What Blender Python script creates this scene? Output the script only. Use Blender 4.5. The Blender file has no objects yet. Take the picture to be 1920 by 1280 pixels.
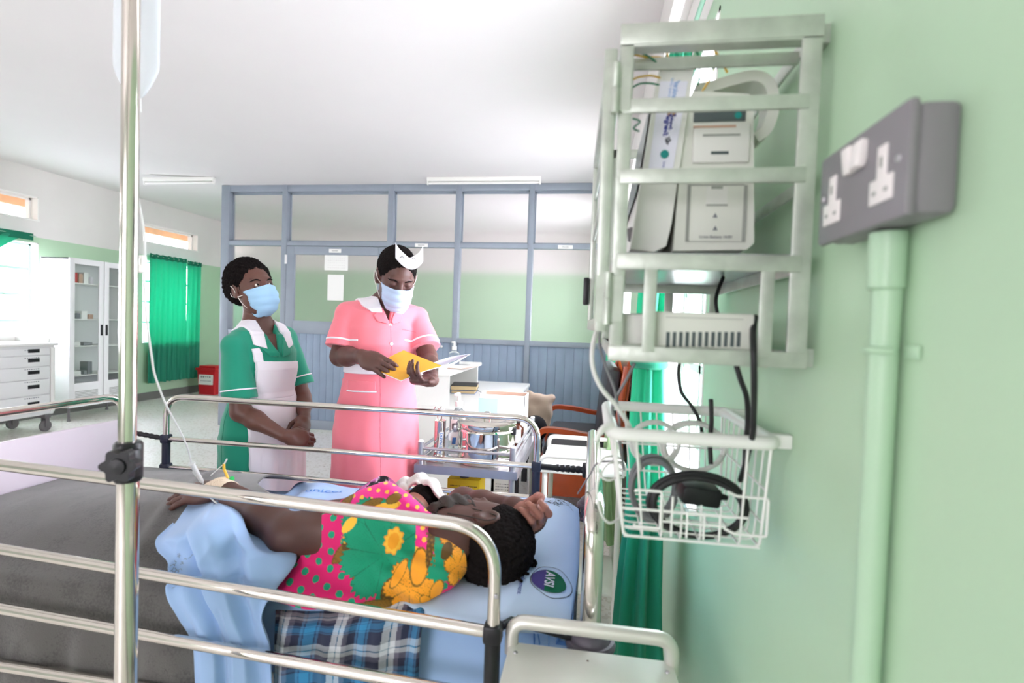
import bpy, bmesh, math, random
import numpy as np
from mathutils import Vector, Matrix, Euler, noise as mnoise
from mathutils.bvhtree import BVHTree

S = bpy.context.scene
COL = S.collection
rnd = random.Random(7)

# ------------------------------------------------------------------ camera
FPX, CAMH = 980.0, 1.38
def cam_axes(yaw, pitch, roll):
    cy, sy = math.cos(yaw), math.sin(yaw); cp, sp = math.cos(pitch), math.sin(pitch)
    cr, sr = math.cos(roll), math.sin(roll)
    f = np.array([sy*cp, cy*cp, sp]); r = np.array([cy, -sy, 0.0]); u = np.cross(r, f)
    return r*cr + u*sr, -r*sr + u*cr, f
CR, CU, CF = cam_axes(math.radians(-8.6), math.radians(-1.81), math.radians(1.96))
cam = bpy.data.cameras.new('camera'); cam_ob = bpy.data.objects.new('camera', cam); COL.objects.link(cam_ob)
cam.sensor_width = 36.0; cam.lens = FPX*36.0/1920.0
cam.clip_start = 0.02; cam.clip_end = 200
mw = Matrix.Identity(4)
for i in range(3):
    mw[i][0], mw[i][1], mw[i][2] = CR[i], CU[i], -CF[i]
mw[2][3] = CAMH
cam_ob.matrix_world = mw
cam.dof.use_dof = True; cam.dof.focus_distance = 2.15; cam.dof.aperture_fstop = 3.2
S.camera = cam_ob

# ------------------------------------------------------------------ world, light, exposure
W = bpy.data.worlds.new('daylight'); S.world = W; W.use_nodes = True
nt = W.node_tree; bg = nt.nodes['Background']
tc = nt.nodes.new('ShaderNodeTexCoord'); sx = nt.nodes.new('ShaderNodeSeparateXYZ'); rp = nt.nodes.new('ShaderNodeValToRGB')
nt.links.new(tc.outputs['Generated'], sx.inputs[0]); nt.links.new(sx.outputs['Z'], rp.inputs[0])
rp.color_ramp.elements[0].position = 0.44; rp.color_ramp.elements[0].color = (0.55, 0.52, 0.53, 1)
rp.color_ramp.elements[1].position = 0.52; rp.color_ramp.elements[1].color = (.90, .86, 1.0, 1)
nt.links.new(rp.outputs[0], bg.inputs['Color'])
bg.inputs['Strength'].default_value = 6.0
vs = S.view_settings
S.display_settings.display_device = 'sRGB'
vs.view_transform = 'Standard'; vs.look = 'None'; vs.gamma = 1.0; vs.use_curve_mapping = False
vs.exposure = 0.84
S.cycles.use_denoising = True
S.cycles.max_bounces = 14; S.cycles.diffuse_bounces = 7; S.cycles.transmission_bounces = 10; S.cycles.transparent_max_bounces = 12
S.cycles.sample_clamp_indirect = 8.0

def opening_light(loc, direction, w, h, power, color=(.86, .82, 1.0)):
    """area lamp for daylight at one wall opening; some openings are unseen and added"""
    l = bpy.data.lights.new('window_daylight', 'AREA'); l.shape = 'RECTANGLE'; l.size = w; l.size_y = h
    l.energy = power; l.color = color
    o = bpy.data.objects.new('window_daylight', l); COL.objects.link(o)
    o.location = loc; o.rotation_euler = Vector(direction).to_track_quat('-Z', 'Z').to_euler()
    return o
KP = 22.0     # watts per square metre of window
# left wall, right wall, added fill at the rear wall (behind the camera), room behind the partition
for y0, y1 in ((-1.9, -0.5), (1.0, 2.4), (4.1, 5.6), (7.16, 8.3)):  # first two left openings are out of view, added for their light
    opening_light((-7.16, (y0+y1)/2, 1.55), (1, 0, 0.0), y1-y0-.06, 1.25, KP*1.25*(y1-y0)*(.28 if y0 < 3 else 2.0 if y0 > 6 else 1.9))
    if y0 < 3: opening_light((-7.16, (y0+y1)/2, 2.62), (1, 0, -0.0), y1-y0-.06, .28, KP*.28*(y1-y0))
for y0, y1 in ((1.40, 2.6), (4.1, 5.3), (6.7, 7.9)):  # last right opening is unseen, added to brighten the room behind the partition
    opening_light((0.56, (y0+y1)/2, 1.55), (-1, 0, 0), y1-y0-.06, 1.25, KP*1.25*(y1-y0)*(2.2 if y0 > 6 else 1.55 if y0 < 2 else .95))
    if y0 > 2: opening_light((0.56, (y0+y1)/2, 2.62), (-1, 0, 0), y1-y0-.06, .28, KP*.28*(y1-y0)*1.2)
for x0, x1 in ((-3.2, -.9),):  # unseen rear opening, lamp added as frontal fill
    opening_light(((x0+x1)/2, -3.16, 1.6), (0, 1, 0.0), x1-x0-.06, 1.75, .24*KP*1.75*(x1-x0))

# ------------------------------------------------------------------ pixel rays -> points in the room
def _ray(px, py):
    return CR*((px-960)/FPX) - CU*((py-640)/FPX) + CF
def UX(px, py, X):
    d = _ray(px, py); p = d*(X/d[0]); return Vector((p[0], p[1], p[2]+CAMH))
def UY(px, py, Y):
    d = _ray(px, py); p = d*(Y/d[1]); return Vector((p[0], p[1], p[2]+CAMH))
def UZ(px, py, Z):
    d = _ray(px, py); p = d*((Z-CAMH)/d[2]); return Vector((p[0], p[1], p[2]+CAMH))

# ------------------------------------------------------------------ materials
def lin(c):
    return tuple(((v/255.0)/12.92 if v/255.0 <= 0.04045 else ((v/255.0+0.055)/1.055)**2.4) for v in c)
def mat(name, rgb, rough=0.6, metal=0.0, bump=0.0, bscale=200.0, var=0.0, vscale=6.0, spec=0.5, sheen=0.0, alpha=1.0, trans=0.0, ior=1.45, coat=0.0, sss=0.0, emit=0.0, col_attr=None):
    m = bpy.data.materials.new(name); m.use_nodes = True
    nt = m.node_tree; p = nt.nodes['Principled BSDF']; L = nt.links
    c = (*lin(rgb), 1)
    p.inputs['Base Color'].default_value = c
    p.inputs['Roughness'].default_value = rough; p.inputs['Metallic'].default_value = metal
    p.inputs['Specular IOR Level'].default_value = spec
    p.inputs['Sheen Weight'].default_value = sheen
    p.inputs['Alpha'].default_value = alpha
    p.inputs['Transmission Weight'].default_value = trans; p.inputs['IOR'].default_value = ior
    p.inputs['Coat Weight'].default_value = coat
    if sss:
        p.inputs['Subsurface Weight'].default_value = sss
        p.inputs['Subsurface Radius'].default_value = (0.02, 0.008, 0.004); p.inputs['Subsurface Scale'].default_value = 0.3
    if emit:
        p.inputs['Emission Color'].default_value = c; p.inputs['Emission Strength'].default_value = emit
    if col_attr:
        a = nt.nodes.new('ShaderNodeVertexColor'); a.layer_name = col_attr
        L.new(a.outputs['Color'], p.inputs['Base Color'])
    elif var:
        t = nt.nodes.new('ShaderNodeTexCoord'); n = nt.nodes.new('ShaderNodeTexNoise'); n.inputs['Scale'].default_value = vscale; n.inputs['Detail'].default_value = 4
        L.new(t.outputs['Object'], n.inputs['Vector'])
        r = nt.nodes.new('ShaderNodeMapRange'); r.inputs[1].default_value = 0.3; r.inputs[2].default_value = 0.7
        r.inputs[3].default_value = 1-var; r.inputs[4].default_value = 1+var
        L.new(n.outputs['Fac'], r.inputs[0])
        h = nt.nodes.new('ShaderNodeMix'); h.data_type = 'RGBA'; h.blend_type = 'MULTIPLY'; h.inputs[0].default_value = 1
        h.inputs[6].default_value = c; L.new(r.outputs[0], h.inputs[7]); L.new(h.outputs[2], p.inputs['Base Color'])
    if bump:
        t = nt.nodes.new('ShaderNodeTexCoord'); n = nt.nodes.new('ShaderNodeTexNoise'); n.inputs['Scale'].default_value = bscale; n.inputs['Detail'].default_value = 3
        L.new(t.outputs['Object'], n.inputs['Vector'])
        b = nt.nodes.new('ShaderNodeBump'); b.inputs['Strength'].default_value = bump; b.inputs['Distance'].default_value = 0.002
        L.new(n.outputs['Fac'], b.inputs['Height']); L.new(b.outputs['Normal'], p.inputs['Normal'])
    return m

def two_tone(name, low, high, zline, rough=0.45):
    m = mat(name, low, rough, bump=0.15, bscale=60)
    nt = m.node_tree; p = nt.nodes['Principled BSDF']; L = nt.links
    g = nt.nodes.new('ShaderNodeNewGeometry'); s = nt.nodes.new('ShaderNodeSeparateXYZ'); L.new(g.outputs['Position'], s.inputs[0])
    k = nt.nodes.new('ShaderNodeMath'); k.operation = 'GREATER_THAN'; k.inputs[1].default_value = zline; L.new(s.outputs['Z'], k.inputs[0])
    n = nt.nodes.new('ShaderNodeTexNoise'); n.inputs['Scale'].default_value = 1.3; n.inputs['Detail'].default_value = 5; L.new(g.outputs['Position'], n.inputs['Vector'])
    r = nt.nodes.new('ShaderNodeMapRange'); r.inputs[1].default_value = .3; r.inputs[2].default_value = .7; r.inputs[3].default_value = .95; r.inputs[4].default_value = 1.04; L.new(n.outputs['Fac'], r.inputs[0])
    x = nt.nodes.new('ShaderNodeMix'); x.data_type = 'RGBA'; L.new(k.outputs[0], x.inputs[0]); x.inputs[6].default_value = (*lin(low), 1); x.inputs[7].default_value = (*lin(high), 1)
    y = nt.nodes.new('ShaderNodeMix'); y.data_type = 'RGBA'; y.blend_type = 'MULTIPLY'; y.inputs[0].default_value = 1; L.new(x.outputs[2], y.inputs[6]); L.new(r.outputs[0], y.inputs[7])
    L.new(y.outputs[2], p.inputs['Base Color'])
    return m

def terrazzo():
    m = mat('terrazzo', (216, 212, 202), 0.35)
    nt = m.node_tree; p = nt.nodes['Principled BSDF']; L = nt.links
    g = nt.nodes.new('ShaderNodeNewGeometry')
    v = nt.nodes.new('ShaderNodeTexVoronoi'); v.inputs['Scale'].default_value = 60; L.new(g.outputs['Position'], v.inputs['Vector'])
    r = nt.nodes.new('ShaderNodeValToRGB'); L.new(v.outputs['Color'], r.inputs[0]); r.color_ramp.interpolation = 'CONSTANT'
    e = r.color_ramp.elements; e[0].color = (*lin((238, 235, 230)), 1); e[1].position = .62; e[1].color = (*lin((222, 217, 209)), 1)
    a = e.new(.78); a.color = (*lin((238, 236, 231)), 1); b = e.new(.92); b.color = (*lin((180, 172, 160)), 1)
    n = nt.nodes.new('ShaderNodeTexNoise'); n.inputs['Scale'].default_value = 1.1; L.new(g.outputs['Position'], n.inputs['Vector'])
    y = nt.nodes.new('ShaderNodeMix'); y.data_type = 'RGBA'; y.blend_type = 'MULTIPLY'; y.inputs[0].default_value = .07
    L.new(r.outputs[0], y.inputs[6]); L.new(n.outputs['Color'], y.inputs[7]); L.new(y.outputs[2], p.inputs['Base Color'])
    return m

def reeded_glass():
    m = bpy.data.materials.new('reeded_glass'); m.use_nodes = True
    nt = m.node_tree; p = nt.nodes['Principled BSDF']; L = nt.links
    p.inputs['Base Color'].default_value = (0.98, 0.93, 0.93, 1); p.inputs['Roughness'].default_value = 0.22
    p.inputs['Transmission Weight'].default_value = 1.0; p.inputs['IOR'].default_value = 1.25
    g = nt.nodes.new('ShaderNodeNewGeometry'); w = nt.nodes.new('ShaderNodeTexWave'); w.bands_direction = 'X'; w.inputs['Scale'].default_value = 26; w.inputs['Distortion'].default_value = .4
    L.new(g.outputs['Position'], w.inputs['Vector'])
    b = nt.nodes.new('ShaderNodeBump'); b.inputs['Strength'].default_value = .35; b.inputs['Distance'].default_value = .004
    L.new(w.outputs['Fac'], b.inputs['Height']); L.new(b.outputs['Normal'], p.inputs['Normal'])
    return m

def translucent_cloth(name, rgb, amount=0.45, rough=0.8):
    m = bpy.data.materials.new(name); m.use_nodes = True
    nt = m.node_tree; L = nt.links; out = nt.nodes['Material Output']; p = nt.nodes['Principled BSDF']
    p.inputs['Base Color'].default_value = (*lin(rgb), 1); p.inputs['Roughness'].default_value = rough; p.inputs['Sheen Weight'].default_value = .2
    t = nt.nodes.new('ShaderNodeBsdfTranslucent'); t.inputs['Color'].default_value = (*lin(rgb), 1)
    x = nt.nodes.new('ShaderNodeMixShader'); x.inputs[0].default_value = amount
    L.new(p.outputs[0], x.inputs[1]); L.new(t.outputs[0], x.inputs[2]); L.new(x.outputs[0], out.inputs['Surface'])
    return m

def wool():
    m = mat('grey_wool', (128, 124, 122), 0.95, sheen=.3, bump=.5, bscale=420)
    nt = m.node_tree; p = nt.nodes['Principled BSDF']; L = nt.links
    t = nt.nodes.new('ShaderNodeTexCoord'); n = nt.nodes.new('ShaderNodeTexNoise'); n.inputs['Scale'].default_value = 190; n.inputs['Detail'].default_value = 5
    L.new(t.outputs['Object'], n.inputs['Vector'])
    n2 = nt.nodes.new('ShaderNodeTexNoise'); n2.inputs['Scale'].default_value = 14; n2.inputs['Detail'].default_value = 5; L.new(t.outputs['Object'], n2.inputs['Vector'])
    a = nt.nodes.new('ShaderNodeMath'); a.operation = 'ADD'; L.new(n.outputs['Fac'], a.inputs[0]); L.new(n2.outputs['Fac'], a.inputs[1])
    r = nt.nodes.new('ShaderNodeValToRGB'); L.new(a.outputs[0], r.inputs[0])
    r.color_ramp.elements[0].position = .75; r.color_ramp.elements[0].color = (*lin((74, 71, 70)), 1)
    r.color_ramp.elements[1].position = 1.25; r.color_ramp.elements[1].color = (*lin((90, 87, 85)), 1)
    L.new(r.outputs[0], p.inputs['Base Color'])
    return m

M = dict(
    ceiling=mat('ceiling_paint', (228, 224, 223), .8, var=.02, vscale=.8),
    wall=two_tone('wall_paint', (178, 206, 175), (226, 222, 218), 2.27),
    wall_rear=mat('rear_wall_paint', (205, 212, 202), .7),
    terrazzo=terrazzo(),
    skirting=mat('dark_skirting', (112, 112, 108), .5),
    jamb=mat('white_jamb', (238, 236, 232), .6),
    blue=mat('blue_grey_paint', (146, 155, 166), .35, var=.05, vscale=5),
    bluepanel=mat('blue_panel_paint', (140, 156, 176), .35, var=.07, vscale=4),
    glass=reeded_glass(),
    clear=mat('clear_glass', (245, 250, 248), .03, trans=1.0, ior=1.1),
    clearplastic=mat('clear_plastic', (240, 246, 246), .12, trans=.92, ior=1.15),
    bagplastic=mat('drip_bag_plastic', (238, 242, 246), .25, trans=.45, ior=1.12),
    milky=mat('milky_plastic', (236, 236, 234), .3, trans=.35, ior=1.3),
    white=mat('white_plastic', (235, 234, 230), .4),
    whitepaint=mat('white_enamel', (232, 232, 232), .3, coat=.3),
    locker=mat('off_white_laminate', (222, 221, 213), .35, var=.03, vscale=9),
    paper=mat('paper', (240, 240, 236), .8),
    black=mat('black_plastic', (24, 24, 27), .4),
    rubber=mat('grey_rubber', (112, 108, 110), .6),
    navy=mat('navy_plastic', (32, 36, 56), .45),
    bumper=mat('grey_bumper', (92, 86, 96), .5),
    chrome=mat('chrome', (222, 216, 208), .12, metal=1.0, var=.03, vscale=30),
    steel=mat('stainless_steel', (180, 178, 182), .3, metal=.8, var=.05, vscale=20),
    mirror=mat('polished_steel', (226, 220, 210), .06, metal=1.0),
    tubing=mat('aluminium_tube', (224, 221, 214), .36, metal=.55),
    cage=mat('aluminium_paint', (192, 197, 188), .40, metal=.55, var=.12, vscale=28, bump=.3, bscale=90),
    device=mat('device_plastic', (214, 215, 206), .45),
    device2=mat('device_bezel', (220, 219, 214), .45),
    devline=mat('device_groove', (150, 152, 146), .6),
    darkslot=mat('device_window', (78, 88, 90), .3),
    teal=mat('teal_mark', (20, 135, 130), .5),
    lilacpaper=mat('label_lilac', (222, 220, 234), .6),
    inkblue=mat('ink_blue', (52, 62, 150), .6),
    inklight=mat('ink_light_blue', (140, 175, 220), .6),
    inkblack=mat('ink_black', (38, 36, 48), .7),
    inkgrey=mat('ink_grey', (120, 122, 128), .7),
    socket=mat('socket_grey', (128, 124, 128), .4),
    socketwhite=mat('socket_white', (232, 226, 224), .35),
    pipe=mat('pipe_green', (170, 200, 170), .35),
    wire=mat('white_coated_wire', (232, 232, 228), .35),
    cableblack=mat('cable_black', (30, 30, 32), .45),
    cablegrey=mat('cable_grey', (122, 122, 126), .5),
    cablewhite=mat('cable_white', (218, 218, 214), .4),
    leadgreen=mat('lead_green', (34, 128, 92), .45),
    leadyellow=mat('lead_yellow', (224, 178, 60), .45),
    curtain=translucent_cloth('green_curtain', (58, 172, 140), .5),
    curtainhem=mat('curtain_hem', (8, 112, 84), .8),
    paleshade=translucent_cloth('pale_green_cloth', (150, 178, 130), .3),
    windowbar=mat('window_bar', (150, 186, 166), .5),
    lilac=mat('lilac_board', (218, 206, 216), .35),
    bluesheet=translucent_cloth('blue_sheet', (160, 191, 232), .12),
    wool=wool(),
    pillowcase=mat('pillowcase', (194, 213, 240), .85, sheen=.2, bump=.15, bscale=500),
    towel=mat('towel', (214, 206, 202), .95, sheen=.4, bump=.8, bscale=300),
    skin1=mat('skin_brown', (98, 63, 53), .45, sss=.12, var=.06, vscale=25),
    skin2=mat('skin_deep_brown', (92, 61, 54), .48, sss=.12, var=.06, vscale=25),
    skin3=mat('skin_dark_brown', (84, 54, 46), .5, sss=.12, var=.10, vscale=16),
    palm=mat('skin_palm', (160, 108, 94), .5, sss=.15),
    skinbaby=mat('skin_baby', (172, 122, 104), .5, sss=.15),
    hair=mat('black_hair', (24, 20, 19), .95, bump=1.0, bscale=170, spec=.12, var=.25, vscale=90),
    eyewhite=mat('eye_white', (226, 216, 206), .2),
    pupil=mat('pupil', (22, 15, 13), .1),
    lips=mat('lips', (110, 66, 62), .4),
    nail=mat('nail', (196, 150, 138), .3),
    pink=mat('pink_cotton', (240, 126, 140), .75, sheen=.25, bump=.25, bscale=700),
    pinkdark=mat('pink_seam', (218, 112, 128), .8),
    whitecloth=mat('white_cotton', (236, 230, 238), .8, sheen=.2, bump=.2, bscale=600),
    green=mat('green_cotton', (8, 138, 110), .75, sheen=.25, bump=.25, bscale=700),
    greendark=mat('green_seam', (14, 120, 90), .8),
    mask=mat('mask_blue', (164, 204, 236), .8, bump=.2, bscale=500),
    masklilac=mat('mask_pale_blue', (186, 204, 234), .8, bump=.2, bscale=500),
    elastic=mat('elastic_white', (236, 228, 224), .7),
    maskblack=mat('mask_charcoal', (62, 56, 52), .9, bump=.4, bscale=400),
    yellow=mat('yellow_card', (234, 170, 56), .55),
    yellowbox=mat('yellow_board', (228, 190, 24), .55),
    brown=mat('dark_brown', (90, 60, 36), .6),
    orange=mat('orange_brown_wood', (176, 70, 28), .3, var=.12, vscale=7, coat=.3),
    leather=mat('charcoal_leather', (62, 62, 68), .45, bump=.4, bscale=120),
    red=mat('red_plastic', (196, 30, 40), .35),
    orangecloth=mat('orange_cloth', (242, 120, 52), .8),
    beige=mat('beige_cloth', (190, 168, 150), .9, bump=.4, bscale=200),
    blackcloth=mat('black_cloth', (22, 20, 26), .95),
    amber=mat('amber_glass', (70, 30, 14), .1, coat=.5),
    card=mat('brown_card', (196, 160, 140), .8),
    bluecard=mat('blue_card', (170, 208, 236), .6),
    bookblue=mat('blue_cover', (62, 120, 190), .6),
    pages=mat('page_edges', (222, 196, 150), .8),
    tape=mat('cream_tape', (232, 212, 190), .8, bump=.4, bscale=300),
    capgreen=mat('cap_green', (28, 170, 84), .4),
    wood=mat('eave_wood', (232, 186, 148), .7, var=.15, vscale=4),
    greenink=mat('print_green', (6, 104, 70), .8),
    purpleink=mat('print_purple', (74, 62, 132), .8),
    printblue=mat('print_blue', (92, 142, 214), .8),
    paperprint=mat('faint_print', (218, 216, 212), .8),
    col=mat('printed_cotton', (255, 255, 255), .8, sheen=.15, bump=.15, bscale=600, col_attr='Col'),
    zinc=mat('ceiling_lamp_body', (240, 239, 234), .45),
)
# ------------------------------------------------------------------ mesh helpers
class MB:
    def __init__(s): s.v = []; s.f = []; s.m = []; s.c = None
    def add(s, vs, fs, mi=0):
        n = len(s.v); s.v.extend([tuple(v) for v in vs]); s.f.extend([tuple(i+n for i in f) for f in fs]); s.m.extend([mi]*len(fs)); return s
    def bm(s, b, mi=0, mx=None):
        b.verts.index_update()
        s.add([(mx @ v.co if mx else v.co) for v in b.verts], [[v.index for v in f.verts] for f in b.faces], mi); b.free(); return s
    def box(s, c, d, rot=None, bev=0.0, mi=0, seg=2):
        b = bmesh.new(); bmesh.ops.create_cube(b, size=1.0)
        for v in b.verts: v.co = Vector((v.co.x*d[0], v.co.y*d[1], v.co.z*d[2]))
        if bev: bmesh.ops.bevel(b, geom=b.edges[:], offset=min(bev, min(d)*.45), segments=seg, affect='EDGES', profile=.5)
        mx = Matrix.Translation(Vector(c)) @ (Euler(rot).to_matrix().to_4x4() if rot is not None and not isinstance(rot, Matrix) else (rot.to_4x4() if rot is not None else Matrix.Identity(4)))
        return s.bm(b, mi, mx)
    def bx(s, x0, x1, y0, y1, z0, z1, bev=0.0, mi=0):
        return s.box(((x0+x1)/2, (y0+y1)/2, (z0+z1)/2), (abs(x1-x0), abs(y1-y0), abs(z1-z0)), None, bev, mi)
    def tube(s, path, r, n=10, closed=False, mi=0, cap=True, flat=None):
        P = [Vector(p) for p in path]; N = len(P)
        rs = r if isinstance(r, (list, tuple)) else [r]*N
        T = []
        for i in range(N):
            a = P[(i-1) % N] if closed or i > 0 else P[i]; b = P[(i+1) % N] if closed or i < N-1 else P[i]
            t = b-a; T.append(t.normalized() if t.length > 1e-9 else Vector((0, 0, 1)))
        u = T[0].orthogonal().normalized(); vs = []
        for i in range(N):
            u = (u - T[i]*u.dot(T[i])); u = u.normalized() if u.length > 1e-6 else T[i].orthogonal().normalized()
            w = T[i].cross(u)
            for k in range(n):
                a = 2*math.pi*k/n; vs.append(P[i] + u*(rs[i]*math.cos(a)) + w*(rs[i]*math.sin(a)))
        fs = []
        for i in range(N if closed else N-1):
            j = (i+1) % N
            for k in range(n):
                fs.append((i*n+k, i*n+(k+1) % n, j*n+(k+1) % n, j*n+k))
        if cap and not closed:
            fs.append(tuple(range(n-1, -1, -1))); fs.append(tuple((N-1)*n+k for k in range(n)))
        return s.add(vs, fs, mi)
    def lathe(s, prof, c, n=28, axis=(0, 0, 1), mi=0, cap=True):
        q = Vector((0, 0, 1)).rotation_difference(Vector(axis).normalized()).to_matrix(); c = Vector(c)
        vs = [c + q @ Vector((r*math.cos(2*math.pi*k/n), r*math.sin(2*math.pi*k/n), z)) for r, z in prof for k in range(n)]
        fs = [(i*n+k, i*n+(k+1) % n, (i+1)*n+(k+1) % n, (i+1)*n+k) for i in range(len(prof)-1) for k in range(n)]
        if cap:
            fs.append(tuple(range(n-1, -1, -1))); fs.append(tuple((len(prof)-1)*n+k for k in range(n)))
        return s.add(vs, fs, mi)
    def prism(s, poly, o, u, v, w, mi=0):
        """polygon in the u,v plane at o, thickened along w"""
        o, u, v, w = Vector(o), Vector(u), Vector(v), Vector(w); n = len(poly)
        a = [o+u*x+v*y for x, y in poly]; b = [p+w for p in a]
        fs = [tuple(range(n-1, -1, -1)), tuple(range(n, 2*n))] + [(i, (i+1) % n, n+(i+1) % n, n+i) for i in range(n)]
        return s.add(a+b, fs, mi)
    def grid(s, fn, nu, nv, thick=0.0, mi=0, closed_u=False):
        """fn(u,v)->point for u,v in 0..1; thickness along the normals"""
        P = np.array([[tuple(fn(i/(nu-1), j/(nv-1))) for j in range(nv)] for i in range(nu)], float)
        if not thick:
            s.add(P.reshape(-1, 3), [(i*nv+j, (i+1)*nv+j, (i+1)*nv+j+1, i*nv+j+1) for i in range(nu-1) for j in range(nv-1)], mi); return s
        du = np.gradient(P, axis=0); dv = np.gradient(P, axis=1); nn = np.cross(du, dv); nn /= np.linalg.norm(nn, axis=2, keepdims=True)+1e-12
        Q = P - nn*thick; N = nu*nv
        fs = []
        for i in range(nu-1):
            for j in range(nv-1):
                a, b, c, d = i*nv+j, (i+1)*nv+j, (i+1)*nv+j+1, i*nv+j+1
                fs.append((a, b, c, d)); fs.append((N+d, N+c, N+b, N+a))
        for i in range(nu-1):
            a, b = i*nv, (i+1)*nv; fs.append((b, a, N+a, N+b))
            a, b = i*nv+nv-1, (i+1)*nv+nv-1; fs.append((a, b, N+b, N+a))
        for j in range(nv-1):
            a, b = j, j+1; fs.append((a, b, N+b, N+a))
            a, b = (nu-1)*nv+j, (nu-1)*nv+j+1; fs.append((b, a, N+a, N+b))
        return s.add(np.concatenate([P.reshape(-1, 3), Q.reshape(-1, 3)]), fs, mi)
    def sphere(s, c, r, nu=16, nv=10, mi=0):
        r = r if isinstance(r, (tuple, list)) else (r, r, r)
        b = bmesh.new(); bmesh.ops.create_uvsphere(b, u_segments=nu, v_segments=nv, radius=1)
        return s.bm(b, mi, Matrix.Translation(Vector(c)) @ Matrix.Diagonal((*r, 1)))
    def build(s, name, mats, parent=None, sharp=38, label=None):
        return mk(name, s.v, s.f, mats, parent, sharp, label, s.m)

def mk(name, v, f, mats, parent=None, sharp=38, label=None, mi=None, cols=None):
    me = bpy.data.meshes.new(name)
    v = np.asarray(v, float)
    if parent is not None:
        off = np.array(WL[parent.name])
    else:
        off = np.array([(v[:, 0].min()+v[:, 0].max())/2, (v[:, 1].min()+v[:, 1].max())/2, v[:, 2].min()])
    vv = v-off
    if isinstance(f, np.ndarray): f = f.tolist()
    me.from_pydata(vv.tolist(), [], f); me.update()
    o = bpy.data.objects.new(name, me); COL.objects.link(o)
    for m in (mats if isinstance(mats, (list, tuple)) else [mats]): me.materials.append(M[m] if isinstance(m, str) else m)
    if mi is not None and len(set(mi)) > 1: me.polygons.foreach_set('material_index', mi)
    me.polygons.foreach_set('use_smooth', [True]*len(me.polygons))
    if sharp < 180: me.set_sharp_from_angle(angle=math.radians(sharp))
    if cols is not None:
        ca = me.color_attributes.new('Col', 'FLOAT_COLOR', 'POINT')
        ca.data.foreach_set('color', np.concatenate([cols, np.ones((len(cols), 1))], 1).astype(np.float32).ravel())
    if parent is not None: o.parent = parent
    else: o.location = off
    WL[o.name] = tuple(off)
    if label: o['label'] = label
    return o
WL = {}
def thing(name, label, cat, loc=(0, 0, 0), group=None):
    o = bpy.data.objects.new(name, None); COL.objects.link(o); o.location = loc; o.empty_display_size = .1
    WL[o.name] = tuple(loc); o['label'] = label; o['category'] = cat
    if group: o['group'] = group
    return o
def tag(o, label, cat, group=None, kind=None):
    o['label'] = label; o['category'] = cat
    if group: o['group'] = group
    if kind: o['kind'] = kind
    return o
def struct(o, label=None):
    o['kind'] = 'structure'
    if label: o['label'] = label
    return o

def rounded(pts, rad, n=6, closed=False):
    P = [Vector(p) for p in pts]; out = []; N = len(P)
    for i in range(N):
        if not closed and i in (0, N-1): out.append(P[i]); continue
        a, b, c = P[i-1], P[i], P[(i+1) % N]
        d1, d2 = (a-b), (c-b); r = min(rad, d1.length*.49, d2.length*.49)
        p, q = b+d1.normalized()*r, b+d2.normalized()*r
        for k in range(n+1):
            t = k/n; out.append(p.lerp(b, t).lerp(b.lerp(q, t), t))
    return out
def spline(pts, n=8, closed=False):
    P = [Vector(p) for p in pts]; N = len(P); out = []
    for i in range(N if closed else N-1):
        g = (lambda k: P[k % N]) if closed else (lambda k: P[max(0, min(N-1, k))])
        a, b, c, d = g(i-1), g(i), g(i+1), g(i+2)
        for k in range(n):
            t = k/n
            out.append(.5*((2*b)+(c-a)*t+(2*a-5*b+4*c-d)*t*t+(3*b-a-3*c+d)*t**3))
    if not closed: out.append(P[-1])
    return out

def text_mesh(txt, size, bold=0.0, spacing=1.0):
    """triangulated glyphs in the xy plane, origin at the centre"""
    cu = bpy.data.curves.new('lettering', 'FONT'); cu.body = txt; cu.size = size; cu.align_x = 'CENTER'; cu.align_y = 'CENTER'; cu.offset = bold; cu.space_character = spacing
    cu.resolution_u = 3
    o = bpy.data.objects.new('lettering', cu); COL.objects.link(o)
    me = bpy.data.meshes.new_from_object(o.evaluated_get(bpy.context.evaluated_depsgraph_get()))
    v = [tuple(x.co) for x in me.vertices]; f = [tuple(p.vertices) for p in me.polygons]
    bpy.data.objects.remove(o); bpy.data.curves.remove(cu); bpy.data.meshes.remove(me)
    return v, f
def text_on(mb, txt, size, o, u, v, lift=None, mi=0, bold=0.0):
    tv, tf = text_mesh(txt, size, bold); o, u, v = Vector(o), Vector(u).normalized(), Vector(v).normalized()
    w = u.cross(v)*(.0006 if lift is None else lift)
    mb.add([o+u*x+v*y+w for x, y, z in tv], tf, mi)
def squiggle(mb, o, u, v, n, w, h, t, mi=0, seed=1):
    """rows of small handwriting-like strokes"""
    r = random.Random(seed); o, u, v = Vector(o), Vector(u).normalized(), Vector(v).normalized(); k = u.cross(v)*.0005
    for i in range(n):
        x = w*(i+.2)/n - w/2; d = w/n*.62; hh = h*r.uniform(.45, 1)
        mb.add([o+u*x+v*(-hh/2)+k, o+u*(x+d)+v*(-hh/2)+k, o+u*(x+d)+v*(hh/2)+k, o+u*x+v*(hh/2)+k], [(0, 1, 2, 3)], mi)

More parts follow.
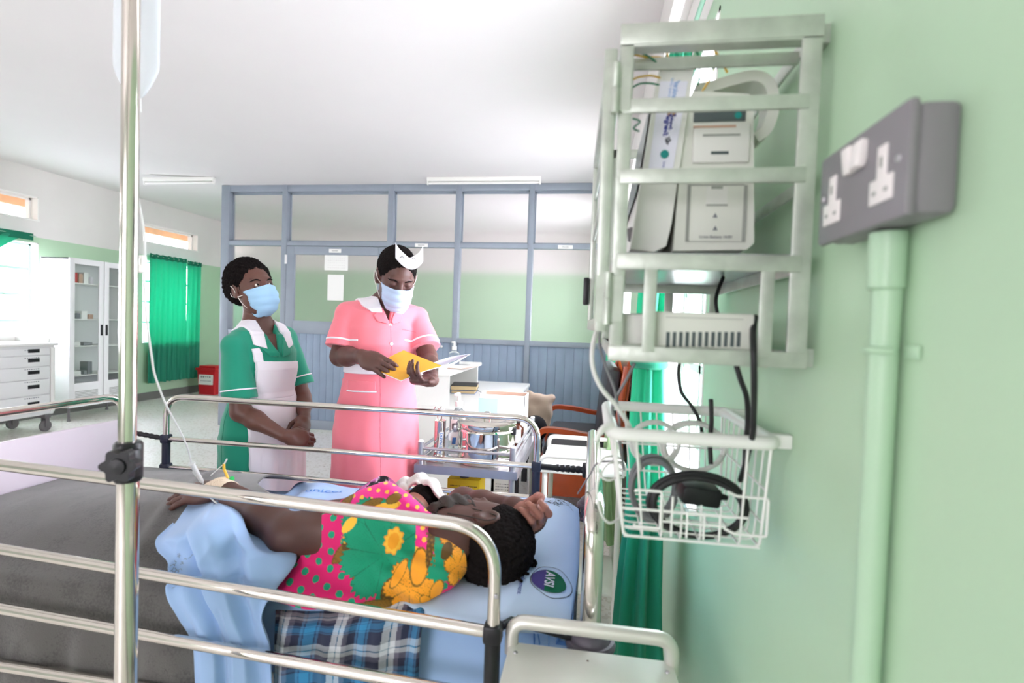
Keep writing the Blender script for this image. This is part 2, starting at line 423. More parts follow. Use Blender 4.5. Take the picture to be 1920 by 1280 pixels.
# ------------------------------------------------------------------ distance fields -> one continuous surface
def npv(a): return np.array(tuple(a), np.float32)
def cap(p0, p1, r0, r1):
    a = npv(p0); b = npv(p1); ab = b-a; L2 = float(ab@ab)+1e-12
    def f(P):
        t = np.clip((P-a)@ab/L2, 0, 1); return np.linalg.norm(P-(a+t[:, None]*ab), axis=1)-(r0+(r1-r0)*t)
    return f
def ell(c, r, Rm=None):
    c = npv(c); r = npv(r); R_ = None if Rm is None else np.array(Rm, np.float32)
    def f(P):
        q = P-c
        if R_ is not None: q = q@R_          # columns = local axes
        k0 = np.linalg.norm(q/r, axis=1); k1 = np.linalg.norm(q/(r*r), axis=1)+1e-9
        return k0*(k0-1)/k1
    return f
def rbox(c, h, rad, Rm=None):
    c = npv(c); h = npv(h)-rad; R_ = None if Rm is None else np.array(Rm, np.float32)
    def f(P):
        q = P-c
        if R_ is not None: q = q@R_
        q = np.abs(q)-h
        return np.linalg.norm(np.maximum(q, 0), axis=1)+np.minimum(q.max(axis=1), 0)-rad
    return f
def smin(k, *fs):
    def f(P):
        d = fs[0](P)
        for g in fs[1:]:
            e = g(P); h = np.maximum(k-np.abs(d-e), 0)/k; d = np.minimum(d, e)-h*h*k*.25
        return d
    return f
def umin(*fs):
    def f(P):
        d = fs[0](P)
        for g in fs[1:]: d = np.minimum(d, g(P))
        return d
    return f
def inter(*fs):
    def f(P):
        d = fs[0](P)
        for g in fs[1:]: d = np.maximum(d, g(P))
        return d
    return f
def sub(a, b, k=0.0):
    def f(P):
        d = a(P); e = -b(P)
        if k:
            h = np.maximum(k-np.abs(d-e), 0)/k; return np.maximum(d, e)+h*h*k*.25
        return np.maximum(d, e)
    return f
def shell(a, d0, d1):
    def f(P):
        d = a(P); return np.maximum(d-d1, d0-d)
    return f
def off(a, d): return lambda P: a(P)-d
def half(p, n):
    p = npv(p); n = npv(Vector(n).normalized()); return lambda P: (P-p)@n      # keeps the side against n
def polyx(poly, o, u, v):
    """infinite extrusion of a convex-or-not polygon given in the (u,v) plane"""
    o, u, v = npv(o), npv(Vector(u).normalized()), npv(Vector(v).normalized()); pts = np.array(poly, np.float32)
    def f(P):
        q = np.stack([(P-o)@u, (P-o)@v], 1); n = len(pts); d = np.full(len(q), 1e9, np.float32); ins = np.zeros(len(q), bool)
        for i in range(n):
            a = pts[i]; b = pts[(i+1) % n]; e = b-a; w = q-a
            t = np.clip(w@e/(e@e+1e-12), 0, 1); d = np.minimum(d, np.linalg.norm(w-t[:, None]*e, axis=1))
            c = ((a[1] > q[:, 1]) != (b[1] > q[:, 1])) & (q[:, 0] < (b[0]-a[0])*(q[:, 1]-a[1])/(b[1]-a[1]+1e-12)+a[0]); ins ^= c
        return np.where(ins, -d, d)
    return f
def disp(a, g): return lambda P: a(P)+g(P)

def surf(f, lo, hi, h, K=4):
    """naive surface nets of f on a box, evaluated only near the surface"""
    lo = np.array(lo, float); hi = np.array(hi, float)
    nc = np.maximum(np.ceil((hi-lo)/(h*K)).astype(int), 1)+1; n = nc*K
    ax = [lo[i]+h*(np.arange(n[i])+.5) for i in range(3)]
    cx = [lo[i]+h*K*(np.arange(nc[i])+.5) for i in range(3)]
    G = np.stack(np.meshgrid(*cx, indexing='ij'), -1).reshape(-1, 3).astype(np.float32)
    D = np.concatenate([f(G[i:i+400000]) for i in range(0, len(G), 400000)]).reshape(nc)
    F = np.repeat(np.repeat(np.repeat(D, K, 0), K, 1), K, 2).astype(np.float32)
    act = np.argwhere(np.abs(D) < h*K*1.5)
    loc = np.stack(np.meshgrid(*[np.arange(K)]*3, indexing='ij'), -1).reshape(-1, 3)
    for i in range(0, len(act), 6000):
        idx = (act[i:i+6000, None, :]*K+loc[None]).reshape(-1, 3)
        P = np.stack([ax[k][idx[:, k]] for k in range(3)], 1).astype(np.float32)
        F[idx[:, 0], idx[:, 1], idx[:, 2]] = f(P)
    F = np.pad(F, 1, constant_values=1.0); org = np.array([a[0] for a in ax])-h
    Sg = F < 0; sh = [slice(0, -1), slice(1, None)]
    cnt = np.zeros(np.array(F.shape)-1, np.int8)
    for a in (0, 1):
        for b in (0, 1):
            for c in (0, 1): cnt += Sg[sh[a], sh[b], sh[c]]
    mix = np.argwhere((cnt > 0) & (cnt < 8)); 
    if len(mix) == 0: return np.zeros((0, 3)), np.zeros((0, 4), int)
    ids = np.full(cnt.shape, -1, np.int64); ids[mix[:, 0], mix[:, 1], mix[:, 2]] = np.arange(len(mix))
    acc = np.zeros((len(mix), 3)); num = np.zeros(len(mix))
    cor = [(a, b, c) for a in (0, 1) for b in (0, 1) for c in (0, 1)]
    val = {k: F[mix[:, 0]+k[0], mix[:, 1]+k[1], mix[:, 2]+k[2]] for k in cor}
    for k in cor:
        for x in range(3):
            if k[x] == 0:
                l = list(k); l[x] = 1; a, b = val[k], val[tuple(l)]; m = (a < 0) != (b < 0)
                t = np.where(m, a/(a-b+1e-20), 0)
                p = np.array(k, float)[None].repeat(len(mix), 0); p[:, x] += t
                acc[m] += p[m]; num[m] += 1
    V = (mix+acc/num[:, None])*h+org
    Q = []
    for x in range(3):
        y, z = (x+1) % 3, (x+2) % 3
        s0 = [slice(1, -1)]*3; s1 = [slice(1, -1)]*3; s0[x] = slice(0, -1); s1[x] = slice(1, None)
        A, B = Sg[tuple(s0)], Sg[tuple(s1)]
        for flip, msk in ((0, A & ~B), (1, ~A & B)):
            e = np.argwhere(msk)
            if len(e) == 0: continue
            e = e+1; e[:, x] -= 1
            def g(dy, dz):
                w = e.copy(); w[:, y] += dy; w[:, z] += dz; return ids[w[:, 0], w[:, 1], w[:, 2]]
            q = np.stack([g(-1, -1), g(0, -1), g(0, 0), g(-1, 0)], 1)
            Q.append(q[:, ::-1] if flip else q)
    return V, np.concatenate(Q)
def roughen(o, amp, scale, seed=0):
    me = o.data; n = len(me.vertices); co = np.zeros(n*3); no = np.zeros(n*3); me.vertices.foreach_get('co', co); me.vertices.foreach_get('normal', no)
    c = co.reshape(-1, 3); w = np.array([mnoise.noise(Vector(p)*scale+Vector((seed, 0, 0)))+.6*mnoise.noise(Vector(p)*scale*2.3) for p in c])
    me.vertices.foreach_set('co', (c+no.reshape(-1, 3)*(amp*w)[:, None]).ravel()); me.update(); return o
def body(name, f, lo, hi, h, m, parent=None, label=None, cols=None, K=4):
    V, Q = surf(f, lo, hi, h, K)
    return mk(name, V, Q, m, parent, 180, label, cols=cols(V) if cols else None)
# ================================================================== THE ROOM
XR, XL, YP, YB, YF, ZC = 0.29, -6.9, 5.9, 9.0, -3.0, 2.985
def wall_cells(mb, axis, a0, a1, r0, r1, z0, z1, holes):
    """solid wall with rectangular holes; axis 'x' = wall normal along x (a = x range, r = y range)"""
    rs = sorted({r0, r1, *[h[0] for h in holes], *[h[1] for h in holes]}); zs = sorted({z0, z1, *[h[2] for h in holes], *[h[3] for h in holes]})
    for i in range(len(rs)-1):
        run = None
        for j in range(len(zs)-1):
            c = ((rs[i]+rs[i+1])/2, (zs[j]+zs[j+1])/2)
            hole = any(h[0] < c[0] < h[1] and h[2] < c[1] < h[3] for h in holes)
            if hole:
                continue
            if axis == 'x': mb.bx(a0, a1, rs[i], rs[i+1], zs[j], zs[j+1])
            else: mb.bx(rs[i], rs[i+1], a0, a1, zs[j], zs[j+1])
    return mb
LW = [(-1.9, -.5), (1.0, 2.4), (4.1, 5.62), (7.16, 8.3)]  # first two are out of view, added to let in more light
RW = [(1.40, 2.6), (4.1, 5.3), (6.7, 7.9)]  # last one is unseen, added to light the space beyond the partition
holesL = [(a, b, .9, 2.2) for a, b in LW]+[(a, b, 2.47, 2.77) for a, b in LW]
holesR = [(a, b, .9, 2.2) for a, b in RW]+[(a, b, 2.47, 2.77) for a, b in RW]
struct(wall_cells(MB(), 'x', XL-.2, XL, YF, YB, 0, 3.2, holesL).build('wall_left', 'wall'))
struct(wall_cells(MB(), 'x', XR, XR+.24, YF, YB, 0, 3.2, holesR).build('wall_right', 'wall'))
struct(wall_cells(MB(), 'y', YB, YB+.2, XL-.2, XR+.24, 0, 3.2, []).build('wall_back', 'wall'))
struct(wall_cells(MB(), 'y', YF-.2, YF, XL-.2, XR+.24, 0, 3.2, [(-3.2, -.9, .7, 2.5)]).build('wall_rear', 'wall_rear'))  # rear opening added for the fill lamp
struct(MB().bx(XL-.2, XR+.24, YF-.2, YB+.2, -.1, 0).build('floor', 'terrazzo'))
mb = MB()
mb.prism([(-7.1, 3.13), (-6.9, 3.12), (-4.5, ZC), (XR+.24, ZC), (XR+.24, ZC+.15), (-7.1, 3.3)], (0, YF-.2, 0), (1, 0, 0), (0, 0, 1), (0, YB-YF+.4, 0))
struct(mb.build('ceiling', 'ceiling'))
mb = MB(); mb.bx(XL, XL+.02, YF, YB, 0, .12)
struct(mb.build('baseboard_left', 'skirting'))
struct(MB().bx(XL+.02, XR, YB-.02, YB, 0, .12).build('baseboard_back', 'skirting'))
struct(MB().bx(XR-.015, XR, YF, YP-.06, 0, .11).build('baseboard_right', 'skirting'))

# window glass that lets the daylight through
pm = bpy.data.materials.new('window_pane'); pm.use_nodes = True; n_ = pm.node_tree
n_.nodes.remove(n_.nodes['Principled BSDF']); tr = n_.nodes.new('ShaderNodeBsdfTransparent'); gl = n_.nodes.new('ShaderNodeBsdfGlossy'); gl.inputs['Roughness'].default_value = .02
mx = n_.nodes.new('ShaderNodeMixShader'); mx.inputs[0].default_value = .05; tr.inputs['Color'].default_value = (.97, .99, .98, 1)
n_.links.new(tr.outputs[0], mx.inputs[1]); n_.links.new(gl.outputs[0], mx.inputs[2]); n_.links.new(mx.outputs[0], n_.nodes['Material Output'].inputs['Surface'])
M['pane'] = pm
wn = [0]
def window(side, a, b, z0, z1, nh, nv, clere=False):
    wn[0] += 1
    x = XL-.12 if side == 'L' else XR+.16
    t = bpy.data.objects.new('window_%d' % wn[0], None); COL.objects.link(t); t.location = (x, (a+b)/2, z0); WL[t.name] = (x, (a+b)/2, z0); t['kind'] = 'structure'
    f = MB(); w = .035
    f.bx(x-.02, x+.02, a, a+w, z0, z1); f.bx(x-.02, x+.02, b-w, b, z0, z1); f.bx(x-.02, x+.02, a, b, z0, z0+w); f.bx(x-.02, x+.02, a, b, z1-w, z1)
    f.build('window_frame', 'jamb' if clere else 'windowbar', t)
    g = MB()
    for i in range(1, nh): z = z0+(z1-z0)*i/nh; g.bx(x-.012, x+.012, a+w, b-w, z-.016, z+.016)
    for i in range(1, nv): y = a+(b-a)*i/nv; g.bx(x-.012, x+.012, y-.016, y+.016, z0+w, z1-w)
    if nh > 1 or nv > 1: g.build('glazing_bar', 'windowbar', t)
    MB().bx(x-.003, x+.003, a+w, b-w, z0+w, z1-w).build('pane', 'pane', t)
    s = MB()     # white lining of the reveal
    xi = XL if side == 'L' else XR
    lo_, hi_ = (x+.02, xi+.002) if side == 'L' else (xi-.002, x-.02)
    s.bx(lo_, hi_, b-.012, b, z0, z1); s.bx(lo_, hi_, a, a+.012, z0, z1); s.bx(lo_, hi_, a, b, z1-.012, z1); s.bx(lo_-(.0 if side == 'L' else .02), hi_+(.02 if side == 'L' else 0), a-.0, b+.0, z0-.0, z0+.015)
    s.build('window_lining', 'jamb', t)
for a, b in LW: window('L', a, b, .9, 2.2, 4, 3); window('L', a, b, 2.47, 2.77, 1, 1, True)
for a, b in RW: window('R', a, b, .9, 2.2, 4, 3); window('R', a, b, 2.47, 2.77, 1, 1, True)
# the eaves and ground outside
struct(MB().bx(-8.2, -7.14, -3, 10, 2.86, 2.92).bx(-7.4, -7.34, -3, 10, 2.70, 2.86).build('trim_1', 'wood'))
struct(MB().bx(-40, -7.2, -20, 30, -.2, -.1).build('ground', 'skirting'))

# ------------------------------------------------------------------ partition of blue-grey frames, reeded glass and boards
PX0, PX1 = -4.59, XR-.001
posts = [(-4.59, -4.48), (-3.775, -3.705), (-2.425, -2.355), (-1.605, -1.54), (-.75, -.69), (.22, PX1)]
pt = bpy.data.objects.new('wall_partition', None); COL.objects.link(pt); pt.location = (-2.2, YP+.05, 0); WL[pt.name] = (-2.2, YP+.05, 0); pt['kind'] = 'structure'
for a, b in posts: MB().bx(a, b, YP, YP+.11, 0, ZC, .006).build('post', 'blue', pt)
for nm, z0, z1 in (('head_rail', 2.905, ZC), ('transom', 2.252, 2.307)):
    MB().bx(PX0+.02, PX1, YP+.006, YP+.1, z0, z1, .005).build(nm, 'blue', pt)
mb = MB()
for a, b in ((-4.5, -3.76), (-2.4, PX1)): mb.bx(a, b, YP+.006, YP+.1, 1.147, 1.205, .005)
mb.build('sill_rail', 'blue', pt)
for i in range(5):
    a, b = posts[i][1], posts[i+1][0]
    MB().bx(a-.01, b+.01, YP+.075, YP+.083, 2.30, 2.91).build('pane', 'glass', pt)
    MB().bx(a-.0, b+.0, YP+.062, YP+.074, 2.88, 2.906).bx(a, b, YP+.062, YP+.074, 2.306, 2.325).bx(a, a+.016, YP+.062, YP+.074, 2.3, 2.9).bx(b-.016, b, YP+.062, YP+.074, 2.3, 2.9).build('glazing_bead', 'blue', pt)
    if i != 1:
        MB().bx(a-.01, b+.01, YP+.075, YP+.083, 1.2, 2.26).build('pane', 'glass', pt)
        m2 = MB(); n = max(3, int((b-a)/.095)); w = (b-a)/n
        for k in range(n): m2.bx(a+k*w+.0016, a+(k+1)*w-.0016, YP+.03, YP+.05, .0, 1.15, .003)
        m2.bx(a, b, YP+.036, YP+.046, 0, 1.15)
        m2.build('board_panel', 'bluepanel', pt)
MB().sphere((-1.72, YP-.012, 1.10), .016).lathe([(.008, 0), (.008, .03)], (-1.72, YP+.03, 1.10), 12, (0, -1, 0)).build('knob', 'white', pt)

dt = bpy.data.objects.new('door_1', None); COL.objects.link(dt); dt.location = (-3.07, YP+.03, 0); WL[dt.name] = (-3.07, YP+.03, 0); dt['kind'] = 'structure'
da, db = -3.70, -2.43
mb = MB()
for a, b in ((da, da+.10), (db-.10, db)): mb.bx(a, b, YP-.005, YP+.045, .03, 2.245, .005)
for z0, z1 in ((2.145, 2.245), (1.19, 1.345), (.03, .14)): mb.bx(da+.1, db-.1, YP-.004, YP+.044, z0, z1, .004)
mb.build('door_frame', 'blue', dt)
MB().bx(da+.09, db-.09, YP+.016, YP+.024, 1.34, 2.15).build('pane', 'glass', dt)
mb = MB(); n = 12; w = (db-da-.2)/n
for k in range(n): mb.bx(da+.1+k*w+.0016, da+.1+(k+1)*w-.0016, YP+.008, YP+.03, .13, 1.2, .003)
mb.bx(da+.1, db-.1, YP+.014, YP+.026, .13, 1.2)
mb.build('board_panel', 'bluepanel', dt)
for z in (2.03, .35): MB().bx(da-.02, da+.012, YP-.012, YP-.004, z, z+.11, .002).build('hinge', 'whitepaint', dt)
MB().bx(db-.075, db-.035, YP-.012, YP-.004, 1.0, 1.18, .003).tube(rounded([(db-.055, YP-.01, 1.1), (db-.055, YP-.055, 1.1), (db-.16, YP-.055, 1.1)], .02), .008).build('door_handle', 'steel', dt)

def wall_label(px, py, w, h, lab, y):
    c = UY(px, py, y); mb = MB(); mb.bx(c.x-w/2, c.x+w/2, y, y+.004, c.z-h/2, c.z+h/2, .001)
    o = mb.build('name_plate', 'paper'); tag(o, lab, 'sign', 'name plates on the partition')
    t = MB(); squiggle(t, (c.x, y-.0005, c.z), (1, 0, 0), (0, 0, 1), 6, w*.55, h*.3, 0, 0, 3); t.build('lettering', 'inkgrey', o)
wall_label(628, 470, .155, .045, 'small white name plate on the top rail of the partition door', YP-.0095)
wall_label(790, 459.5, .155, .042, 'small white name plate on the transom above the head of the nurse in pink', YP+.0015)
wall_label(1060, 463, .165, .042, 'small white name plate on the transom beside the metal cage', YP+.0015)
def notice(px, py, w, h, lab, n, y=YP+.011, dot=False):
    c = UY(px, py, y); o = MB().bx(c.x-w/2, c.x+w/2, y, y+.002, c.z-h/2, c.z+h/2).build('paper_notice', 'paper'); tag(o, lab, 'notice', 'paper notices on the door glass')
    t = MB()
    for i in range(n): squiggle(t, (c.x, y-.0005, c.z+h*.36-i*h*.72/max(1, n-1)), (1, 0, 0), (0, 0, 1), 9, w*.75, h*.03, 0, 0, i)
    if n: t.build('lettering', 'paperprint', o)
notice(630.5, 490.5, .30, .205, 'landscape white paper notice stuck on the door glass, the upper one', 6)
notice(629, 539, .205, .31, 'portrait white paper notice stuck on the door glass, the lower one', 0)

# ------------------------------------------------------------------ fluorescent battens on the ceiling
def batten(x0, x1, y, lab):
    t = thing('ceiling_light', lab, 'lamp', ((x0+x1)/2, y, ZC), 'fluorescent lights')
    MB().bx(x0, x1, y-.025, y+.025, ZC-.045, ZC-.0005, .006).build('lamp_body', 'zinc', t)
    MB().tube([(x0+.02, y, ZC-.064), (x1-.02, y, ZC-.064)], .013, 12).build('tube', 'white', t)
    for x in (x0+.008, x1-.008): MB().bx(x-.008, x+.008, y-.016, y+.016, ZC-.082, ZC-.044, .004).build('end_cap', 'zinc', t)
batten(-1.87, -.60, 5.65, 'white fluorescent batten on the ceiling in front of the partition panes')
batten(-5.35, -4.42, 5.56, 'white fluorescent batten on the ceiling to the left of the partition corner')

# ------------------------------------------------------------------ curtains
def flat_curtain(name, y0, y1, z0, z1, x, seed, lab, folds=7, amp=.022):
    r = random.Random(seed); ph = r.uniform(0, 6)
    t = thing(name, lab, 'curtain', (x, (y0+y1)/2, z0), 'green curtains of the left wall')
    def fn(u, v):
        y = y0+(y1-y0)*u+.012*math.sin(v*5+u*20)*v
        d = amp*(.35+.65*v)*(math.sin(u*folds*6.283+ph+.9*math.sin(v*2.2))+.4*math.sin(u*folds*13+ph*2+v*3))
        return (x+d, y, z1-(z1-z0)*v+.006*math.sin(u*40))
    MB().grid(fn, 90, 40, .0015).build('drape', 'curtain', t, 60)
    def hm(u, v): p = fn(u, v*.035); return (p[0]+.006, p[1], p[2]+.03)
    MB().grid(hm, 90, 4, .003).build('heading', 'curtainhem', t, 60)
    MB().tube([(x, y0-.03, z1+.0), (x, y1+.03, z1+.0)], .006, 8).build('rod', 'windowbar', t)
flat_curtain('curtain', 7.2, 7.95, .27, 2.27, XL+.075, 3, 'wide green curtain drawn over the far left window')
flat_curtain('curtain', 7.98, 8.30, .27, 2.25, XL+.075, 5, 'narrow green curtain panel next to the back corner of the left wall', 3)
t = thing('curtain', 'green curtain swept aside at the window behind the drug trolley', 'curtain', (XL+.07, 4.8, 1.2), 'green curtains of the left wall')
def sweep(u, v):
    yr = 5.47-1.05*v**.75; yl = 3.9+.35*v
    y = yl+(yr-yl)*u; z = 2.275-(.95*v if u > .0 else .95*v)-.05*math.sin(u*3.1)*v
    d = .02*math.sin(u*30+v*2)*(.4+v)
    return (XL+.07+d, y, z)
MB().grid(sweep, 70, 30, .0015).build('drape', 'curtain', t, 60)
MB().grid(lambda u, v: (XL+.078+.018*math.sin(u*30)*.4, 3.9+(5.5-3.9)*u, 2.30-.085*v), 60, 4, .003).build('heading', 'curtainhem', t, 60)
MB().tube([(XL+.07, 3.85, 2.27), (XL+.07, 5.53, 2.27)], .006, 8).build('rod', 'windowbar', t)

def bunch(name, pts, m, lab, pleats=9, seed=1, depth=.16, group=None, tie=None):
    """gathered hanging cloth: pts = (centre, half width x, half width y)"""
    c = spline([p[0] for p in pts], 8); r = random.Random(seed); n = 72
    wx = np.interp(np.linspace(0, 1, len(c)), np.linspace(0, 1, len(pts)), [p[1] for p in pts]); wy = np.interp(np.linspace(0, 1, len(c)), np.linspace(0, 1, len(pts)), [p[2] for p in pts])
    t = thing(name, lab, 'curtain', (c[-1].x, c[-1].y, c[-1].z), group)
    vs = []; ph = r.uniform(0, 6)
    for i, p in enumerate(c):
        s = i/(len(c)-1)
        for k in range(n):
            a = 6.2832*k/n
            q = 1+depth*math.sin(a*pleats+ph+.8*math.sin(3*s))+.09*math.sin(a*4+ph*2+2.5*s)
            vs.append((p.x+wx[i]*q*math.cos(a), p.y+wy[i]*q*math.sin(a), p.z))
    fs = [(i*n+k, i*n+(k+1) % n, (i+1)*n+(k+1) % n, (i+1)*n+k) for i in range(len(c)-1) for k in range(n)]
    mk('drape', vs, fs, m, t, 80)
    if tie is not None:
        p = c[tie]; path = [(p.x+wx[tie]*1.12*math.cos(a), p.y+wy[tie]*1.12*math.sin(a), p.z) for a in np.linspace(0, 6.2832, 30)[:-1]]
        MB().tube(path, .013, 8, True).build('tie_band', 'curtain', t)
    return t
bunch('curtain', [(UY(1282, 80, 1.72), .024, .05), (UY(1272, 130, 1.70), .03, .06), (UY(1250, 330, 1.68), .036, .08), (UY(1228, 540, 1.66), .042, .09), (UY(1217, 682, 1.64), .040, .065), (UY(1212, 820, 1.62), .048, .09), (UY(1207, 960, 1.60), .05, .10), (UY(1197, 1100, 1.58), .06, .12), (UY(1193, 1230, 1.57), .07, .13)],
      'curtain', 'green curtain gathered in a bunch behind the white wire basket', 8, 4, .2, 'gathered curtains of the right wall', 32)
bunch('curtain', [(UY(1148, 560, 5.1), .05, .10), (UY(1150, 650, 5.1), .06, .16), (UY(1149, 700, 5.1), .075, .18), (UY(1147, 729, 5.1), .085, .19)],
      'curtain', 'short green curtain far off beyond the orange armchair', 6, 9, .16, 'gathered curtains of the right wall')
bunch('curtain', [(UY(1147, 812, 2.75), .03, .07), (UY(1145, 880, 2.75), .04, .09), (UY(1147, 950, 2.72), .045, .1), (UY(1150, 1010, 2.7), .05, .1)],
      'paleshade', 'pale olive cloth hanging down behind the head of the bed', 6, 13, .16)
mb = MB(); mb.tube([(XR-.03, 1.3, 2.262), (XR-.03, 2.7, 2.262)], .007, 10); mb.tube([(XR-.03, 1.32, 2.262), (XR+.0, 1.32, 2.262)], .005); mb.tube([(XR-.03, 2.68, 2.262), (XR+.0, 2.68, 2.262)], .005)
tag(mb.build('curtain_rail', 'windowbar'), 'thin curtain rail over the window on the right wall', 'rail')
# ================================================================== THE BED
def drape(verts, o, u, v, d, bvh, lift=.0008):
    o, u, v, d = Vector(o), Vector(u).normalized(), Vector(v).normalized(), Vector(d).normalized(); out = []
    for x, y in verts:
        p = o+u*x+v*y; h = bvh.ray_cast(p-d*.3, d)
        out.append((h[0]-d*lift) if h[0] is not None else p)
    return out
def bvh_of(*obs):
    vs, fs = [], []
    for ob in obs:
        n = len(vs); offv = Vector(WL[ob.name]); vs += [x.co+offv for x in ob.data.vertices]; fs += [[i+n for i in p.vertices] for p in ob.data.polygons]
    return BVHTree.FromPolygons(vs, fs)
def disc_poly(cx, cy, rx, ry, n=40, clip=None, wob=0):
    return [(cx+rx*math.cos(a)*(1+wob*math.sin(5*a+1)), cy+ry*math.sin(a)*(1+wob*math.sin(4*a))) for a in np.linspace(0, 6.2832, n+1)[:-1]]
def print_patch(mb, poly, o, u, v, d, bvh, lift=.0024, mi=0):
    """fine triangulated patch of a polygon laid on a surface"""
    b = bmesh.new(); vs = [b.verts.new((x, y, 0)) for x, y in poly]; b.faces.new(vs)
    bmesh.ops.triangulate(b, faces=b.faces[:])
    for _ in range(3): bmesh.ops.subdivide_edges(b, edges=b.edges[:], cuts=1)
    b.verts.index_update()
    P = drape([(w.co.x, w.co.y) for w in b.verts], o, u, v, d, bvh, lift)
    mb.add(P, [[w.index for w in f.verts] for f in b.faces], mi); b.free()
def print_text(mb, txt, size, o, u, v, d, bvh, lift=.0014, mi=0, bold=0.0):
    tv, tf = text_mesh(txt, size, bold)
    mb.add(drape([(x, y) for x, y, z in tv], o, u, v, d, bvh, lift), tf, mi)
def print_line(mb, pts, w, o, u, v, d, bvh, lift=.0012, mi=0, closed=False):
    n = len(pts); A = []
    for i in range(n):
        a = pts[i-1] if (closed or i) else pts[i]; b = pts[(i+1) % n] if (closed or i < n-1) else pts[i]
        t = Vector((b[0]-a[0], b[1]-a[1])); t = t.normalized() if t.length else Vector((1, 0)); k = Vector((-t.y, t.x))*(w/2)
        A += [(pts[i][0]+k.x, pts[i][1]+k.y), (pts[i][0]-k.x, pts[i][1]-k.y)]
    P = drape(A, o, u, v, d, bvh, lift)
    mb.add(P, [(2*i, 2*i+1, 2*((i+1) % n)+1, 2*((i+1) % n)) for i in range(n if closed else n-1)], mi)

bed = thing('hospital_bed', 'chrome-railed hospital bed with lilac foot board on which the patient lies', 'bed', (-.9, 1.43, 0))
BX0, BX1 = -1.83, .02
mb = MB()
for y in (1.08, 1.78): mb.bx(BX0+.02, BX1-.03, y-.02, y+.02, .53, .58, .005)
for x in (BX0+.03, -1.2, -.6, BX1-.06): mb.bx(x-.02, x+.02, 1.08, 1.78, .54, .575, .004)
mb.bx(BX0+.02, BX1-.03, 1.1, 1.76, .58, .60, .004)
mb.build('deck', 'whitepaint', bed)
for x in (BX0+.12, BX1-.14):
    for y in (1.12, 1.74):
        l = MB().box((x, y, .32), (.05, .05, .44), None, .008).build('leg', 'whitepaint', bed)
        c = MB(); c.lathe([(.0, -.018), (.05, -.018), (.06, -.012), (.06, .012), (.05, .018), (0, .018)], (x, y, .06), 24, (0, 1, 0)); c.bx(x-.012, x+.012, y-.03, y-.022, .05, .12).bx(x-.012, x+.012, y+.022, y+.03, .05, .12).bx(x-.02, x+.02, y-.03, y+.03, .105, .125)
        c.build('caster', 'rubber', bed)
# head and foot boards
def end_board(x, y0, y1, zt, r, nm, panel, zp, pm_):
    p = rounded([(x, y0, .55), (x, y0, zt), (x, y1, zt), (x, y1, .55)], .09, 10)
    MB().tube(p, r, 16).build(nm+'_tube', 'chrome', bed)
    MB().bx(x-.009, x+.009, y0+.02, y1-.02, .60, zp, .006).build(nm+'_panel', pm_, bed)
end_board(BX1, 1.05, 1.88, 1.012, .0205, 'headboard', True, .985, 'bluecard')
end_board(BX0, 1.02, 1.82, 1.048, .0135, 'footboard', True, .955, 'lilac')
for x, y in ((BX1+.012, 1.05), (BX1+.012, 1.88)):
    c = MB(); c.lathe([(.02, .73), (.036, .735), (.040, .752), (.034, .768), (.022, .776)], (x-.012, y, 0), 24)
    c.tube([(x-.01+.042*math.cos(a), y+.042*math.sin(a)*.9, .745) for a in np.linspace(0, 6.28, 28)[:-1]], .009, 8, True)
    c.tube([(x-.01+.042*math.cos(a), y+.042*math.sin(a)*.9, .70) for a in np.linspace(0, 6.28, 28)[:-1]], .009, 8, True)
    for a in np.linspace(0, 6.28, 9)[:-1]: c.box((x-.01+.042*math.cos(a), y+.038*math.sin(a), .722), (.009, .009, .05))
    c.build('bumper', 'bumper', bed)
# side rail on the near side, dropping a little towards the head
def zt(x): return .990-.038*(x+.349)
def zm(x): return .785-.045*(x+.183)
def zl(x): return .663-.038*(x+.356)
yn = .98
rp_ = rounded([(-1.70, yn, .70), (-1.70, yn, zt(-1.70)), (-.166, yn, zt(-.166)+.004), (-.166, yn, .79)], .095, 12)
nr = MB().tube(rp_, .0128, 14).build('side_rail', 'chrome', bed)
for fz in (zm, zl): MB().tube([(-1.70, yn, fz(-1.70)), (-.176, yn, fz(-.176))], .0118, 14).build('rail_bar', 'chrome', nr)
for x in (-.166, -1.70): MB().box((x, yn, zm(x)), (.036, .034, .036), None, .006).tube([(x, yn, zm(x)-.01), (x, yn, .40)], .0155, 14).lathe([(.017, -.02), (.017, .02)], (x, yn, zl(x)), 14).bx(x-.02, x+.02, yn-.02, yn+.09, .38, .42, .006).build('rail_post', 'black', nr)
MB().box((-.166+.006, yn-.013, .862), (.008, .003, .008), None, .001).build('rivet', 'steel', nr)
c = MB(); c.tube([(-.160, yn+.014, zm(-.166)), (-.138, 1.034, .780), (-.085, 1.036, .772), (.012, 1.05, .748)], .0085, 10); c.box((-.09, 1.036, .776), (.08, .010, .020), (0, .2, .1), .003)
c.build('rail_link', 'black', nr)
MB().tube([(BX0, .994, .555), (-.75, .994, .555)], .012, 12).build('frame_tube', 'chrome', bed)
